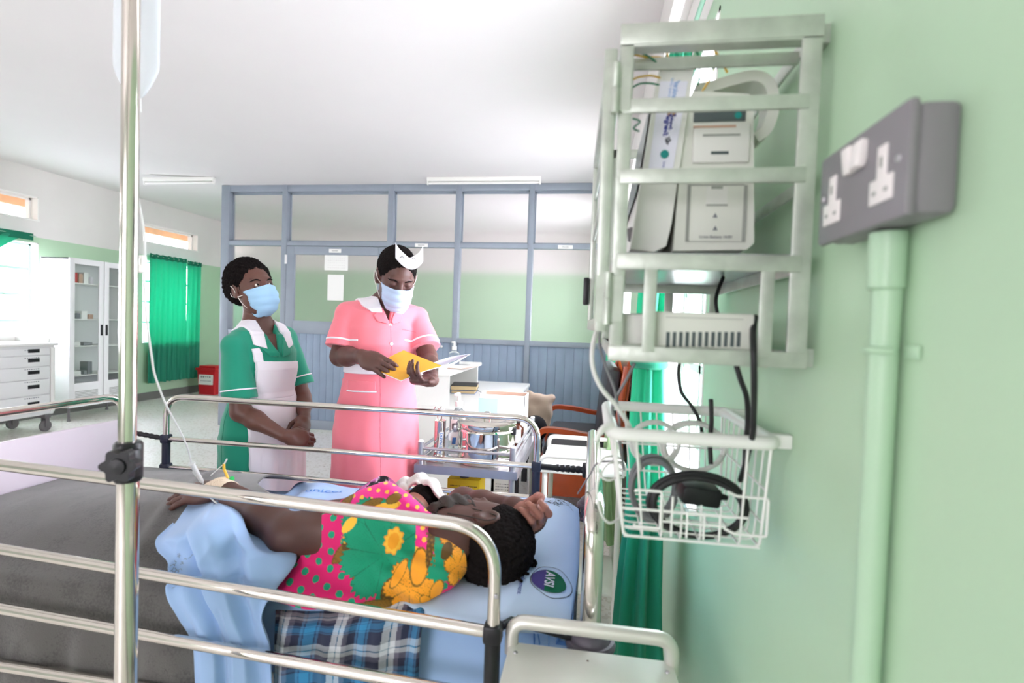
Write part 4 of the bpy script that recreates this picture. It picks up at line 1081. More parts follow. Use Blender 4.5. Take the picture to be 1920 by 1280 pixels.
mb = MB(); c = UY(1246, 289, ey-.0012); mb.lathe([(0, 0), (.0062, 0), (.0062, .0004), (0, .0004)], c, 20, (0, -1, 0)); mb.build('printed_mark', 'teal', stk)
hy = my0-.0004
def rect(px0, py0, px1, py1, m, nm, d=.001, par=pmn, bev=.0006):
    a, b = UY(px0, py0, hy), UY(px1, py1, hy); return MB().bx(a.x, b.x, hy-d, hy+.001, b.z, a.z, bev).build(nm, m, par)
rect(1301, 207, 1398, 227, 'darkslot', 'indicator_window'); mb = MB(); c = UY(1384, 216, hy-.0014); mb.lathe([(0, 0), (.0048, 0), (.0048, .0005), (0, .0005)], c, 18, (0, -1, 0)); mb.build('printed_mark', 'teal', pmn)
rd = rect(1300, 233, 1403, 306, 'device2', 'recorder_door', .006, pmn, .003)
def rect2(px0, py0, px1, py1, m, nm, par, d): 
    a, b = UY(px0, py0, hy-d), UY(px1, py1, hy-d); return MB().bx(a.x, b.x, hy-d-.0008, hy-d, b.z, a.z).build(nm, m, par)
rect2(1318, 252, 1388, 254.5, 'devline', 'paper_slot', rd, .006); rect2(1333, 284, 1366, 289, 'darkslot', 'finger_grip', rd, .006); rect2(1300, 236, 1380, 238.5, 'card', 'paper_edge', rd, .006)
bt = rect(1290, 347, 1396, 453, 'device', 'battery_door', .0012); 
for q in ((1290, 346, 1396, 347.6), (1290, 452, 1396, 453.6), (1289.4, 347, 1291, 453), (1395.4, 347, 1397, 453)): rect2(*q, 'devline', 'groove', bt, .0012)
lt = rect2(1325, 350, 1363, 384, 'device2', 'latch', bt, .0014); rect2(1334, 349, 1355, 354, 'devline', 'groove', lt, .0025); rect2(1324, 383, 1364, 386, 'devline', 'groove', lt, .0018)
mb = MB(); 
for py in (404, 428): c = UY(1341, py, hy-.0024); mb.prism([(-.0035, -.003), (.0035, -.003), (0, .004)], c, (1, 0, 0), (0, 0, 1), (0, -.0002, 0))
text_on(mb, 'Li-ion Battery 14.8V', .0056, UY(1342, 444, hy-.0026), (1, 0, 0), (0, 0, 1), .0, 0, .0001)
mb.build('lettering', 'inkgrey', bt)
# carrying handle arching over the back
hp_ = [UY(1302, 176, my0+.05), UY(1330, 172, my0+.05), UY(1370, 160, my0+.05), UY(1405, 153, my0+.05), UY(1428, 160, my0+.05), UY(1440, 180, my0+.05), UY(1442, 215, my0+.05), UY(1430, 250, my0+.05), UY(1410, 266, my0+.05)]
pp = spline(hp_, 6); mb = MB(); vs = []; n = len(pp)
for i, p in enumerate(pp):
    for y in (my0+.03, my0+.075):
        for d in (-1, 1):
            t = (pp[min(n-1, i+1)]-pp[max(0, i-1)]); t.y = 0; t.normalize(); k = Vector((-t.z, 0, t.x))*(.008*d); vs.append((p.x+k.x, y, p.z+k.z))
fs = []
for i in range(n-1):
    a = i*4; b = a+4; fs += [(a, b, b+1, a+1), (a+1, b+1, b+3, a+3), (a+3, b+3, b+2, a+2), (a+2, b+2, b, a)]
fs += [(0, 1, 3, 2), (4*n-4, 4*n-2, 4*n-1, 4*n-3)]
mb.add(vs, fs); mb.build('handle', 'device', pmn, 40)

# ------------------------------------------------------------------ vented power unit in the bottom of the cage
pw = thing('power_unit', 'off-white vented power unit in the bottom of the metal cage', 'power unit', (.14, .84, 1.3572))
MB().bx(.082, .2145, .738, 1.0, 1.3574, 1.4055, .003).build('housing', 'device', pw)
mb = MB()
for i in range(12):
    px = 1249.5+i*12.05; a, b = UY(px, 622, .7376), UY(px+5.5, 650, .7376); mb.bx(a.x, b.x, .7372, .7378, b.z, a.z)
mb.build('vent', 'darkslot', pw)
mb = MB(); mb.bx(.034, .083, .74, .98, 1.3576, 1.402, .008); mb.build('side_module', 'device2', pw)
MB().bx(.1, .2, .7374, .7379, 1.3975, 1.3983).build('groove', 'devline', pw)

# ------------------------------------------------------------------ monitor leads and cables
def cable(name, pts, r, m, lab, cat='cable', group=None, n=8):
    o = MB().tube(spline(pts, 8), r, n).build(name, m, None, 180); return tag(o, lab, cat, group)
g1 = 'thin leads looped over the monitor'
def U(px, py, y=.98): return UY(px, py, .772+(y-.8)*.16)
cable('lead', [U(1188, 95, .80), U(1215, 105, .85), U(1235, 120, .9), U(1252, 128, .95), U(1262, 150, .98), U(1275, 165, 1.0)], .0013, 'leadgreen', 'green lead crossing from the cage post down behind the monitor top', 'lead', g1)
cable('lead', [U(1236, 140, 1.0), U(1244, 115, .98), U(1258, 92, .95), U(1280, 80, .92), U(1300, 88, .92), U(1310, 108, .95), U(1311, 140, .98), U(1308, 160, 1.0)], .0013, 'leadgreen', 'green lead arched in a high loop above the monitor', 'lead', g1)
cable('lead', [U(1190, 103, .82), U(1215, 107, .88), U(1240, 108, .92), U(1262, 118, .96), U(1285, 135, 1.0)], .0014, 'leadyellow', 'yellow lead lying almost level above the monitor', 'lead', g1)
cable('lead', [U(1248, 80, .95), U(1251, 100, .96), U(1256, 118, .98), U(1262, 140, 1.0)], .0016, 'leadyellow', 'short yellow lead hanging straight down left of the gathered curtain', 'lead', g1)
cable('lead', [U(1324, 70, .94), U(1336, 85, .95), U(1342, 105, .96), U(1340, 128, .97), U(1330, 150, .99), U(1316, 172, 1.0)], .0014, 'leadyellow', 'yellow lead bending down right of the gathered curtain', 'lead', g1)
cable('lead', [U(1330, 72, .945), U(1343, 98, .95), U(1355, 120, .955), U(1364, 136, .96)], .0017, 'leadyellow', 'thick yellow lead slanting down to the cross bar', 'lead', g1)
cable('lead', [U(1184, 150, .82), U(1200, 144, .86), U(1222, 142, .9), U(1240, 147, .95)], .0014, 'leadyellow', 'yellow lead bowed left of the monitor top', 'lead', g1)
cable('lead', [U(1184, 165, .82), U(1200, 157, .86), U(1220, 156, .9), U(1238, 160, .95)], .0013, 'leadgreen', 'green lead bowed below the yellow one left of the monitor top', 'lead', g1)
cable('lead', [U(1186, 222, .82), U(1200, 228, .86), U(1188, 240, .9), U(1198, 246, .95)], .0013, 'leadgreen', 'green lead end curled beside the monitor screen', 'lead', g1)
cable('lead', [U(1309, 152, .99), U(1322, 142, .97), U(1334, 132, .96), U(1340, 120, .96)], .0012, 'leadgreen', 'green lead slanting up right of the monitor top', 'lead', g1)
def U(px, py, y=.98): return UY(px, py, y)
g2 = 'black cables of the equipment cage'
cable('power_cable', [U(1356, 520, 1.0), U(1346, 545, .98), U(1342, 565, .97), U(1346, 590, .97), U(1352, 606, .97)], .0033, 'cableblack', 'black cable dropping from the cage shelf behind the power unit', 'cable', g2)
cable('power_cable', [U(1416, 594, .76), U(1412, 620, .733), U(1413, 660, .70), U(1414, 720, .71), U(1413, 780, .75), U(1411, 815, .765), U(1400, 860, .80), U(1388, 900, .84)], .0042, 'cableblack', 'black cable hanging in front of the basket rim from the cage', 'cable', g2)
cable('power_cable', [U(1377, 672, .80), U(1388, 710, .80), U(1400, 745, .81), U(1402, 790, .83), U(1398, 830, .84), U(1396, 880, .85)], .0040, 'cableblack', 'black cable curving from under the cage into the basket', 'cable', g2)
cable('power_cable', [U(1276, 672, 1.02), U(1272, 700, 1.03), U(1278, 735, 1.03), U(1296, 760, 1.03), U(1312, 790, 1.02), U(1318, 830, 1.0)], .0034, 'cableblack', 'black cable bending down into the back of the basket', 'cable', g2)
cable('power_cable', [U(1333, 748, .95), U(1334, 790, .95), U(1331, 830, .95), U(1333, 870, .94)], .0040, 'cableblack', 'short stiff black cable end standing up in the basket', 'cable', g2)
g3 = 'hoses hanging from the cage into the basket'
cable('hose', [U(1121, 612, .80), U(1111, 650, .78), U(1112, 690, .77), U(1128, 728, .77), U(1155, 760, .78), U(1180, 800, .80), U(1192, 840, .83), U(1200, 880, .86)], .0034, 'cablewhite', 'thick white hose bowed out left of the cage and down into the basket', 'hose', g3)
cable('hose', [U(1126, 616, .82), U(1124, 645, .82), U(1135, 685, .81), U(1152, 730, .80), U(1160, 780, .80), U(1163, 830, .8), U(1170, 880, .83)], .0020, 'cablegrey', 'thin grey tube crossing the white hose beside the cage', 'hose', g3)
cable('hose', [U(1190, 680, .90), U(1175, 710, .90), U(1158, 740, .90), U(1148, 765, .90), U(1156, 800, .88), U(1166, 850, .86)], .0026, 'cablegrey', 'grey tube slanting down to the left corner of the basket', 'hose', g3)

# ------------------------------------------------------------------ white wire basket
bk = thing('wire_basket', 'white wire basket with a thick rim hanging on the wall below the cage', 'basket', (.15, .92, 1.06))
rim = rounded([(.035, .775, 1.226), (.262, .775, 1.226), (.262, 1.06, 1.226), (.035, 1.06, 1.226)], .022, 6, True)
MB().tube(rim, .0098, 14, True).build('rim', 'wire', bk)
bx0, bx1, by0, by1, bz_ = .060, .254, .80, 1.035, 1.068
def wire(pts, r=.0016): W_.tube(pts, r, 6)
W_ = MB()
for i in range(8):
    t = i/7; xt, xb = .040+.216*t, bx0+(bx1-bx0)*t
    if i in (0, 1, 6, 7): wire(rounded([(xt, .776, 1.222), (xb, by0, bz_), (xb, by1, bz_), (xt, 1.058, 1.222)], .012, 3), .0022 if i in (0, 7) else .0017)
    else: wire(rounded([(xb, by0, bz_+.055), (xb, by0, bz_), (xb, by1, bz_), (xt, 1.058, 1.222)], .012, 3))
W_.build('long_wires', 'wire', bk)
W_ = MB()
for i in range(9):
    t = i/8; yt, yb = .785+.265*t, by0+(by1-by0)*t
    wire(rounded([(.036, yt, 1.222), (bx0, yb, bz_), (bx1, yb, bz_), (.260, yt, 1.222)], .012, 3))
W_.build('cross_wires', 'wire', bk)
W_ = MB()
for z in (1.105, 1.155):
    s = (z-bz_)/(1.222-bz_); q = lambda a, b: a+(b-a)*s
    wire(rounded([(q(bx0, .040), q(by0, .778), z), (q(bx0, .036), q(by1, 1.058), z), (q(bx1, .258), q(by1, 1.058), z), (q(bx1, .258), q(by0, .778), z)], .012, 3), .0019)
fy = .797
loopw = [(bx0+.014, fy-.008, 1.142), (bx0+.052, fy-.008, 1.142), (bx0+.052, fy-.006, 1.118), (bx0+.052, fy-.006, 1.086), (bx0+.014, fy-.004, 1.086)]
wire(rounded(loopw, .003, 2, True), .0022)
l2 = [(bx1-.050, fy-.010, 1.150), (bx1-.038, fy-.008, 1.144), (bx1+.006, fy-.008, 1.144), (bx1+.006, fy-.006, 1.088), (bx1-.038, fy-.005, 1.088), (bx1-.052, fy-.004, 1.094)]
wire(rounded(l2, .004, 2), .0022)
wire([(bx0-.004, fy-.004, 1.112), (bx0+.06, fy-.004, 1.112), (bx1-.02, fy-.004, 1.112)], .0022); wire([(bx0+.052, fy-.004, 1.097), (bx1-.05, fy-.004, 1.097)], .0019)
for x in (.128, .150, .174, .196): wire([(x, fy-.005, 1.115 if x != .128 else 1.135), (x, fy-.004, 1.075)], .0017)
wire([(bx0, by0, bz_), (bx1, by0, bz_)], .0022); wire([(bx0, by0, bz_+.014), (bx0+.05, by0, bz_+.014)], .0018)
W_.build('front_wires', 'wire', bk)
for y in (.80, 1.03): MB().bx(.262, XR-.0003, y-.008, y+.008, 1.216, 1.236, .002).build('wall_hook', 'wire', bk)
MB().tube(spline([(.037, .782, 1.236), (.026, .774, 1.236), (.018, .766, 1.228), (.012, .760, 1.216)], 5), [.006]*5+[.005]*6+[.0035]*5, 10).build('side_hook', 'wire', bk)
# what lies in the basket
def ring(c, rx, rz, n, r, m, lab, seed, name='coiled_cable', wy=.012, tiltx=.0):
    q = random.Random(seed); pts = []
    for i in range(n*26):
        a = 6.2832*i/26; k = 1+.06*math.sin(a*.37+q.random()*.12); pts.append((c.x+rx*k*math.cos(a), c.y+wy*math.sin(a*.31+1)+tiltx*math.sin(a), c.z+rz*k*math.sin(a)))
    o = MB().tube(pts, r, 7).build(name, m, None, 180); return tag(o, lab, 'cable')
ring(UY(1308, 948, .842), .070, .047, 5, .0048, 'cableblack', 'black power cable coiled in a wide ring at the front of the basket', 2, wy=.006)
ring(UY(1225, 915, .90), .036, .050, 9, .0030, 'cablegrey', 'grey cable coiled tight at the left of the basket', 4, wy=.016)
ring(UY(1228, 830, .95), .040, .036, 2, .0040, 'cablewhite', 'pale hose standing in an arc at the left back of the basket', 5, 'coiled_hose', .0)
ring(UY(1300, 838, .97), .052, .042, 2, .0040, 'cablewhite', 'pale hose standing in an arc at the right back of the basket', 6, 'coiled_hose', .008)
ad = thing('power_adaptor', 'black power adaptor lying in the ring of cable in the basket', 'adaptor', (.17, .87, 1.10))
c = UY(1308, 922, .87); MB().box(c, (.062, .05, .030), (.1, .12, .15), .006).build('case', 'black', ad)
MB().tube([c+Vector((.028, 0, -.004)), c+Vector((.046, 0, -.006))], [.007, .004], 10).build('cable_boot', 'black', ad)
cable('hose', [U(1165, 890, .82), U(1140, 900, .80), U(1122, 885, .80), U(1128, 862, .80), U(1150, 855, .81), U(1168, 862, .83)], .0020, 'cablewhite', 'white tube looped out of the left side of the basket, upper loop', 'hose', 'tubes looped out of the basket')
cable('hose', [U(1170, 965, .84), U(1145, 980, .81), U(1128, 965, .80), U(1120, 930, .80), U(1122, 900, .80), U(1140, 870, .81), U(1166, 866, .83)], .0020, 'cablewhite', 'white tube looped out of the left side of the basket, lower loop', 'hose', 'tubes looped out of the basket')
cable('hose', [U(1166, 866, .84), U(1140, 864, .88), U(1118, 870, .95), U(1106, 890, 1.05), U(1094, 908, 1.15), U(1083, 925, 1.2)], .0017, 'cablegrey', 'thin grey tube trailing from the basket over the head rail to the pillow', 'hose', 'tubes looped out of the basket')

# ------------------------------------------------------------------ bedside lockers
def locker(name, lab, x0, x1, y0, y1, z, front):
    """front = -1: the doors look towards -y"""
    t = thing(name, lab, 'bedside table', ((x0+x1)/2, (y0+y1)/2, 0), 'white bedside tables')
    MB().bx(x0+.02, x1-.02, y0+.02, y1-.02, .20, .215, .003).build('lower_shelf', 'locker', t)
    MB().bx(x0, x1, y0, y1, z-.03, z, .004).build('top', 'locker', t)
    for x in (x0+.02, x1-.02):
        for y in (y0+.02, y1-.02): MB().tube([(x, y, .02), (x, y, z-.03)], .0125, 12).build('leg', 'locker', t); 
    for y in ((y1-.004,) if front == 1 else (y1-.01, y0+.01)):
        g = MB(); g.tube(rounded([(x0+.004, y, z-.02), (x0+.004, y, z+.043), (x1-.004, y, z+.043), (x1-.004, y, z-.02)], .05, 10), .0135 if front == 1 else .0115, 14)
        g.build('gallery_rail', 'tubing', t)
    for x in (x0+.016, x1-.016):
        for y in (y0+.02, y1-.035): MB().lathe([(0, 0), (.0045, 0), (.0038, .0016), (0, .002)], (x, y, z), 14).build('screw', 'steel', t)
    return t
nl = locker('bedside_table', 'off-white bedside table nearest the camera beside the head of the bed', -.135, .176, .52, 1.0, .76, 1)
mb = MB(); r_ = random.Random(9)
for i in range(9):
    x, y = r_.uniform(-.12, .15), r_.uniform(.82, .98); mb.lathe([(0, .7603), (r_.uniform(.001, .0035), .7603), (0, .7604)], (x, y, 0), 9)
mb.build('stain', 'brown', nl)
mb = MB()
for px, w in ((1024, .004), (1036, .006), (1046, .003), (1054, .003)):
    h = UY(px, 1153, .985); mb.sphere((h.x, .9965, .8105), (w, .006, .003), 8, 6)
mb.build('rust_mark', 'brown', nl)
locker('bedside_table', 'white open bedside table beyond the far rail in front of the orange armchair', -.20, .165, 2.28, 2.72, .765, 2)
# ================================================================== FURNITURE ACROSS THE ROOM
# drug trolley on the left
dtx, dy0, dy1 = -6.02, 4.35, 5.10
tz = 1.0
dg = thing('drug_trolley', 'white drug trolley with black drawer handles by the left wall', 'trolley', (-6.3, 4.72, 0))
MB().bx(-6.58, dtx-.02, dy0, dy1, .19, tz-.03, .01).build('body', 'whitepaint', dg)
m_ = MB(); m_.bx(-6.60, dtx+.02, dy0-.02, dy1+.02, tz-.03, tz, .01); m_.bx(-6.60, -6.57, dy0-.02, dy1+.02, tz, tz+.09, .006); m_.bx(-6.60, dtx-.1, dy1-.0, dy1+.02, tz, tz+.05, .006); m_.build('worktop', 'white', dg)
zs = [(tz-.12, tz-.045, 0), (tz-.245, tz-.13, 1), (tz-.39, tz-.255, 1), (tz-.535, tz-.40, 1), (tz-.75, tz-.545, 1)]
zs = [(.87, .945), (.745, .862), (.605, .737), (.43, .597), (.235, .42)]
for a, b in zs:
    d = MB().bx(dtx-.022, dtx-.004, dy0+.03, dy1-.06, a, b, .004).build('drawer', 'whitepaint', dg)
    yc = (dy0+dy1)/2-.0; zc = (a+b)/2+.01
    MB().bx(dtx-.006, dtx+.0, yc+.08, yc+.20, zc-.02, zc+.02, .004).build('handle', 'black', d)
    t = MB(); squiggle(t, (dtx-.0035, yc+.12, b-.02), (0, 1, 0), (0, 0, 1), 7, .16, .012, 0, 0, int(a*100)); t.build('lettering', 'inkgrey', d)
MB().bx(dtx-.02, dtx-.002, dy1-.05, dy1-.005, .22, .95, .003).build('lock_bar', 'white', dg)
for z in (.905, .865): MB().lathe([(0, 0), (.014, 0), (.014, .02), (0, .024)], (dtx-.05, dy1+.0, z), 14, (.2, 1, 0)).build('lock', 'inkblue' if z < .9 else 'black', dg)
for x in (-6.50, -6.06):
    for y in (dy0+.08, dy1-.08):
        c = MB(); c.lathe([(0, -.02), (.055, -.02), (.062, -.012), (.062, .012), (.055, .02), (0, .02)], (x, y, .062), 22, (1, 0, .0)); c.bx(x-.032, x-.024, y-.02, y+.02, .05, .16).bx(x+.024, x+.032, y-.02, y+.02, .05, .16).bx(x-.035, x+.035, y-.035, y+.035, .155, .195)
        c.build('caster', 'rubber', dg)

# glass-fronted medicine cupboard
cx_, ya, yb_ = -6.30, 5.50, 6.42
cb = thing('medicine_cupboard', 'tall white medicine cupboard with two glass doors by the left wall', 'cupboard', (-6.55, 5.96, 0))
m_ = MB(); xb = -6.72; z0, z1 = .17, 2.02
m_.bx(xb, xb+.012, ya, yb_, z0, z1).bx(xb, cx_-.02, ya, ya+.016, z0, z1, .003).bx(xb, cx_-.02, yb_-.016, yb_, z0, z1, .003).bx(xb, cx_-.02, ya, yb_, z1-.02, z1, .003).bx(xb, cx_-.02, ya, yb_, z0, z0+.02)
m_.build('carcass', 'whitepaint', cb)
shz = [.56, .93, 1.27, 1.72]
for z in shz: MB().bx(xb+.012, cx_-.05, ya+.016, yb_-.016, z-.012, z, .002).build('shelf', 'white', cb)
for x in (xb+.03, cx_-.05):
    for y in (ya+.04, yb_-.04): MB().lathe([(.018, .0), (.018, .02), (.014, .025), (.014, .172)], (x, y, 0), 14).build('foot', 'rubber', cb)
ym = (ya+yb_)/2
for a, b, hs_ in ((ya, ym-.002, 1), (ym+.002, yb_, 0)):
    m_ = MB()
    for q in (a, b-.07 if hs_ else b-.06): m_.bx(cx_-.02, cx_, q, q+.065, z0, z1, .003)
    m_.bx(cx_-.0195, cx_-.0005, a+.06, b-.055, z1-.07, z1-.0005, .0).bx(cx_-.0195, cx_-.0005, a+.06, b-.055, z0+.0005, z0+.30)
    d = m_.build('door', 'whitepaint', cb)
    MB().bx(cx_-.012, cx_-.008, a+.06, b-.06, z0+.29, z1-.065).build('pane', 'pane', d)
    v = MB()
    for k in range(6): v.bx(cx_-.001, cx_+.002, a+.08, b-.08, z0+.10+k*.018, z0+.108+k*.018)
    v.build('vent', 'devline', d)
    y = b-.035 if hs_ else a+.03
    MB().bx(cx_-.002, cx_+.008, y-.014, y+.014, 1.06, 1.20, .004).build('handle', 'black', d)
items = [(5.66, 1.72, .05, .13, 'red', 'red and white medicine box'), (5.73, 1.72, .05, .12, 'card', 'pinkish medicine box'), (5.80, 1.72, .06, .14, 'white', 'white medicine box'), (5.88, 1.72, .04, .09, 'whitecloth', 'small white medicine box'),
         (5.70, 1.27, .05, .07, 'inkgrey', 'dark grey box'), (5.78, 1.27, .08, .10, 'white', 'white carton'), (5.87, 1.27, .06, .06, 'card', 'low tan carton'),
         (5.68, .93, .10, .05, 'white', 'flat white packet'), (5.83, .93, .12, .04, 'inkgrey', 'flat grey packet'),
         (5.68, .56, .12, .05, 'white', 'flat white tray'), (5.86, .56, .06, .16, 'inkgrey', 'grey bottle box'), (5.80, .56, .04, .05, 'inkgrey', 'small grey packet')]
sh_n = {1.72: 'top', 1.27: 'second', .93: 'third', .56: 'bottom'}
for y, z, w, h, m_, l in items:
    o = MB().bx(-6.52, -6.40, y-w/2, y+w/2, z+.0005, z+h, .004).build('medicine_box', m_); tag(o, l+' on the %s shelf of the glass cupboard' % sh_n[z], 'box', 'boxes in the medicine cupboard')

# red waste bin
rb = thing('waste_bin', 'red waste bin with a white label standing by the left end of the partition', 'bin', (-6.0, 7.55, 0))
rc_ = UZ(397, 738, 0); 
def taper(cx, cy, w0, d0, w1, d1, z0, z1, n=20):
    return lambda u, v: (cx+(w0+(w1-w0)*v)/2*max(-1, min(1, 1.35*math.cos(2*math.pi*u))), cy+(d0+(d1-d0)*v)/2*max(-1, min(1, 1.35*math.sin(2*math.pi*u))), z0+(z1-z0)*v)
rb.location = (rc_.x, rc_.y, 0); WL[rb.name] = (rc_.x, rc_.y, 0)
MB().grid(taper(rc_.x, rc_.y, .30, .26, .36, .30, 0.0, .42), 48, 6).bx(rc_.x-.15, rc_.x+.15, rc_.y-.13, rc_.y+.13, .001, .012).build('body', 'red', rb)
m_ = MB(); m_.bx(rc_.x-.195, rc_.x+.195, rc_.y-.165, rc_.y+.165, .42, .46, .012); m_.bx(rc_.x-.16, rc_.x+.16, rc_.y-.13, rc_.y+.13, .45, .50, .02); m_.build('lid', 'red', rb)
lb_ = MB().box((rc_.x, rc_.y-.148, .27), (.27, .004, .19), (math.radians(-2.5), 0, 0)).build('label_sheet', 'paper', rb)
m_ = MB(); squiggle(m_, (rc_.x, rc_.y-.1535, .31), (1, 0, 0), (0, 0, 1), 5, .2, .025, 0, 0, 2); squiggle(m_, (rc_.x, rc_.y-.152, .24), (1, 0, 0), (0, 0, 1), 7, .2, .02, 0, 0, 4); m_.build('lettering', 'inkgrey', lb_)

# ------------------------------------------------------------------ nurses' desk with a raised shelf
dx0, dx1, dya, dyb, dz = -1.62, -.60, 3.48, 5.30, .79
dk = thing('desk', 'white nurses desk behind the steel trolley in front of the partition', 'desk', (-1.0, 4.4, 0))
MB().bx(dx0, dx1, dya, dyb, dz-.035, dz, .008).build('top', 'white', dk)
MB().bx(dx0+.04, dx1-.32, dya+.015, dya+.035, .05, dz-.035).build('modesty_panel', 'white', dk)
for x in (dx0+.01, dx1-.045):
    for y in (dya+.02, dyb-.06): MB().bx(x, x+.035, y, y+.04, 0, dz-.035, .004).build('leg', 'white', dk)
MB().bx(dx1-.30, dx1-.012, dya+.02, dya+.5, .10, dz-.04, .004).build('pedestal', 'white', dk)
MB().lathe([(.0, 0), (.014, 0), (.014, .02), (0, .022)], (dx1-.012, 5.1, .70), 14, (1, 0, 0)).build('lock', 'black', dk)
rs = thing('desk_riser', 'white raised shelf unit standing on the left part of the desk', 'shelf', (-1.25, 4.0, dz), None)
p1, p2 = UY(845, 703, 3.56), UY(876, 688, 4.4)
rx1 = p1.x; rz = 1.035
m_ = MB(); m_.bx(dx0+.02, rx1, 3.54, 4.62, rz-.03, rz, .006); m_.build('top', 'white', rs)
MB().bx(dx0+.04, rx1-.01, 3.56, 3.58, dz+.0005, rz-.03).build('front_panel', 'white', rs)
MB().bx(dx0+.04, rx1-.03, 4.57, 4.60, dz+.0005, rz-.03).build('back_panel', 'white', rs)
MB().bx(dx0+.04, dx0+.06, 3.58, 4.57, dz+.0005, rz-.03).build('side_panel', 'white', rs)
bx_ = UZ(872, 733, dz+.02)
bxy = (-1.0+.10, 4.02)
def book(cx, cy, z, w, d, h, rot, cover, lab, nm='book'):
    t = thing(nm, lab, 'book', (cx, cy, z), 'books on the desk'); Rz = Matrix.Rotation(rot, 3, 'Z')
    MB().box((cx, cy, z+h/2), (w-.008, d-.008, h-.006), Rz).build('pages', 'pages', t)
    m_ = MB(); m_.box((cx, cy, z+.0015), (w, d, .003), Rz); m_.box((cx, cy, z+h-.0015), (w, d, .003), Rz); q = Rz @ Vector((-w/2+.0015, 0, 0)); m_.box((cx+q.x, cy+q.y, z+h/2), (.003, d, h), Rz); m_.build('cover', cover, t)
bb = UZ(872, 728, dz+.03); 
book(bb.x, bb.y, dz+.0005, .20, .28, .030, .1, 'bookblue', 'blue book lying under the black one on the desk')
book(bb.x+.0, bb.y, dz+.031, .22, .29, .038, .16, 'black', 'thick black book lying on a blue book on the desk')
tag(MB().tube(spline([bb+Vector((.10, -.05, .012)), bb+Vector((.16, -.09, -.015)), bb+Vector((.22, -.11, -.026))], 5), .0035, 8).build('pen', 'inkgrey'), 'grey pen lying beside the books on the desk', 'pen')
def bottle(name, lab, cat, c, r, h, m, capm, caph=.03, pump=False, group=None):
    t = thing(name, lab, cat, tuple(c), group)
    MB().lathe([(0, 0), (r*.95, 0), (r, .004), (r, h*.74), (r*.9, h*.82), (r*.38, h*.93), (r*.36, h)], c, 28).build('bottle', m, t)
    k = MB(); k.lathe([(r*.44, h), (r*.44, h+caph), (r*.25, h+caph+.004), (0, h+caph+.004)], c, 20)
    if pump: k.tube([Vector(c)+Vector((0, 0, h+caph)), Vector(c)+Vector((0, 0, h+caph+.03))], r*.2, 10); k.box(Vector(c)+Vector((-.006, -.012, h+caph+.036)), (.022, .05, .014), None, .004)
    k.build('pump' if pump else 'cap', capm, t); return t
sp = UZ(851, 683, rz); bottle('sanitiser_bottle', 'clear bottle with a white pump on the raised shelf of the desk', 'bottle', (sp.x, sp.y, rz+.0005), .045, .12, 'clearplastic', 'white', .03, True)
cbx = UZ(858, 686, rz)
kb = thing('clipboard', 'clipboard of papers lying on the raised shelf of the desk', 'clipboard', (cbx.x+.02, cbx.y-.12, rz))
MB().box((cbx.x+.02, cbx.y-.12, rz+.003), (.23, .32, .004), (0, 0, -.2), .001).build('board', 'card', kb); MB().box((cbx.x+.02, cbx.y-.125, rz+.007), (.21, .29, .003), (0, 0, -.2)).build('papers', 'paper', kb); MB().box((cbx.x+.05, cbx.y+.02, rz+.010), (.10, .02, .006), (0, 0, -.2), .002).build('clip', 'steel', kb)

# ------------------------------------------------------------------ stainless dressing trolley
tx0, tx1, ty0, ty1, tzz = -.70, -.275, 2.06, 2.80, .788
tr_ = thing('dressing_trolley', 'stainless steel dressing trolley beyond the far bed rail', 'trolley', (-.5, 2.43, 0))
for x in (tx0+.02, tx1-.02):
    for y in (ty0+.012, ty1-.012):
        MB().tube([(x, y, .1), (x, y, tzz+.098)], .0125, 14).build('post', 'steel', tr_)
        c = MB(); c.lathe([(0, -.012), (.038, -.012), (.042, -.006), (.042, .006), (.038, .012), (0, .012)], (x, y, .043), 18, (1, 0, 0)); c.tube([(x, y, .04), (x, y, .11)], .009, 8); c.build('caster', 'rubber', tr_)
for z, nm in ((tzz, 'top_tray'), (.36, 'lower_tray')):
    m_ = MB(); m_.bx(tx0, tx1, ty0, ty1, z-.004, z); m_.bx(tx0-.002, tx1+.002, ty0-.003, ty0, z-.030, z+.004); m_.bx(tx0-.002, tx1+.002, ty1, ty1+.003, z-.030, z+.004); m_.bx(tx0-.003, tx0, ty0, ty1, z-.030, z+.004); m_.bx(tx1, tx1+.003, ty0, ty1, z-.030, z+.004)
    m_.build(nm, 'steel', tr_)
m_ = MB()
for y in (ty0+.012, ty1-.012): m_.tube([(tx0+.02, y, tzz+.070), (tx1-.02, y, tzz+.070)], .0065, 10)
for x in (tx0+.02, tx1-.02): m_.tube([(x, ty0+.012, tzz+.070), (x, ty1-.012, tzz+.070)], .0065, 10); m_.tube([(x, ty0+.012, tzz+.035), (x, ty1-.012, tzz+.035)], .0065, 10)
m_.build('guard_rail', 'steel', tr_)
m_ = MB()
for x in (tx0+.02, tx1-.02):
    for y in (ty0+.012, ty1-.012): m_.sphere((x, y, tzz+.098), (.0128, .0128, .008), 12, 8)
m_.build('post_cap', 'white', tr_)
T = tzz+.0008
dm = thing('sterile_drum', 'large polished steel drum with a lid on the dressing trolley', 'drum', (-.46, 2.30, T)); dc = UZ(914, 864, tzz); dcx, dcy, dr_ = UY(914, 850, 2.215).x-.006, 2.215, .124
dm.location = (dcx, dcy, T); WL[dm.name] = (dcx, dcy, T)
MB().lathe([(0, T), (dr_*.97, T), (dr_, T+.006), (dr_, T+.06), (dr_+.003, T+.063), (dr_, T+.066), (dr_, T+.150)], (dcx, dcy, 0), 56).build('body', 'mirror', dm)
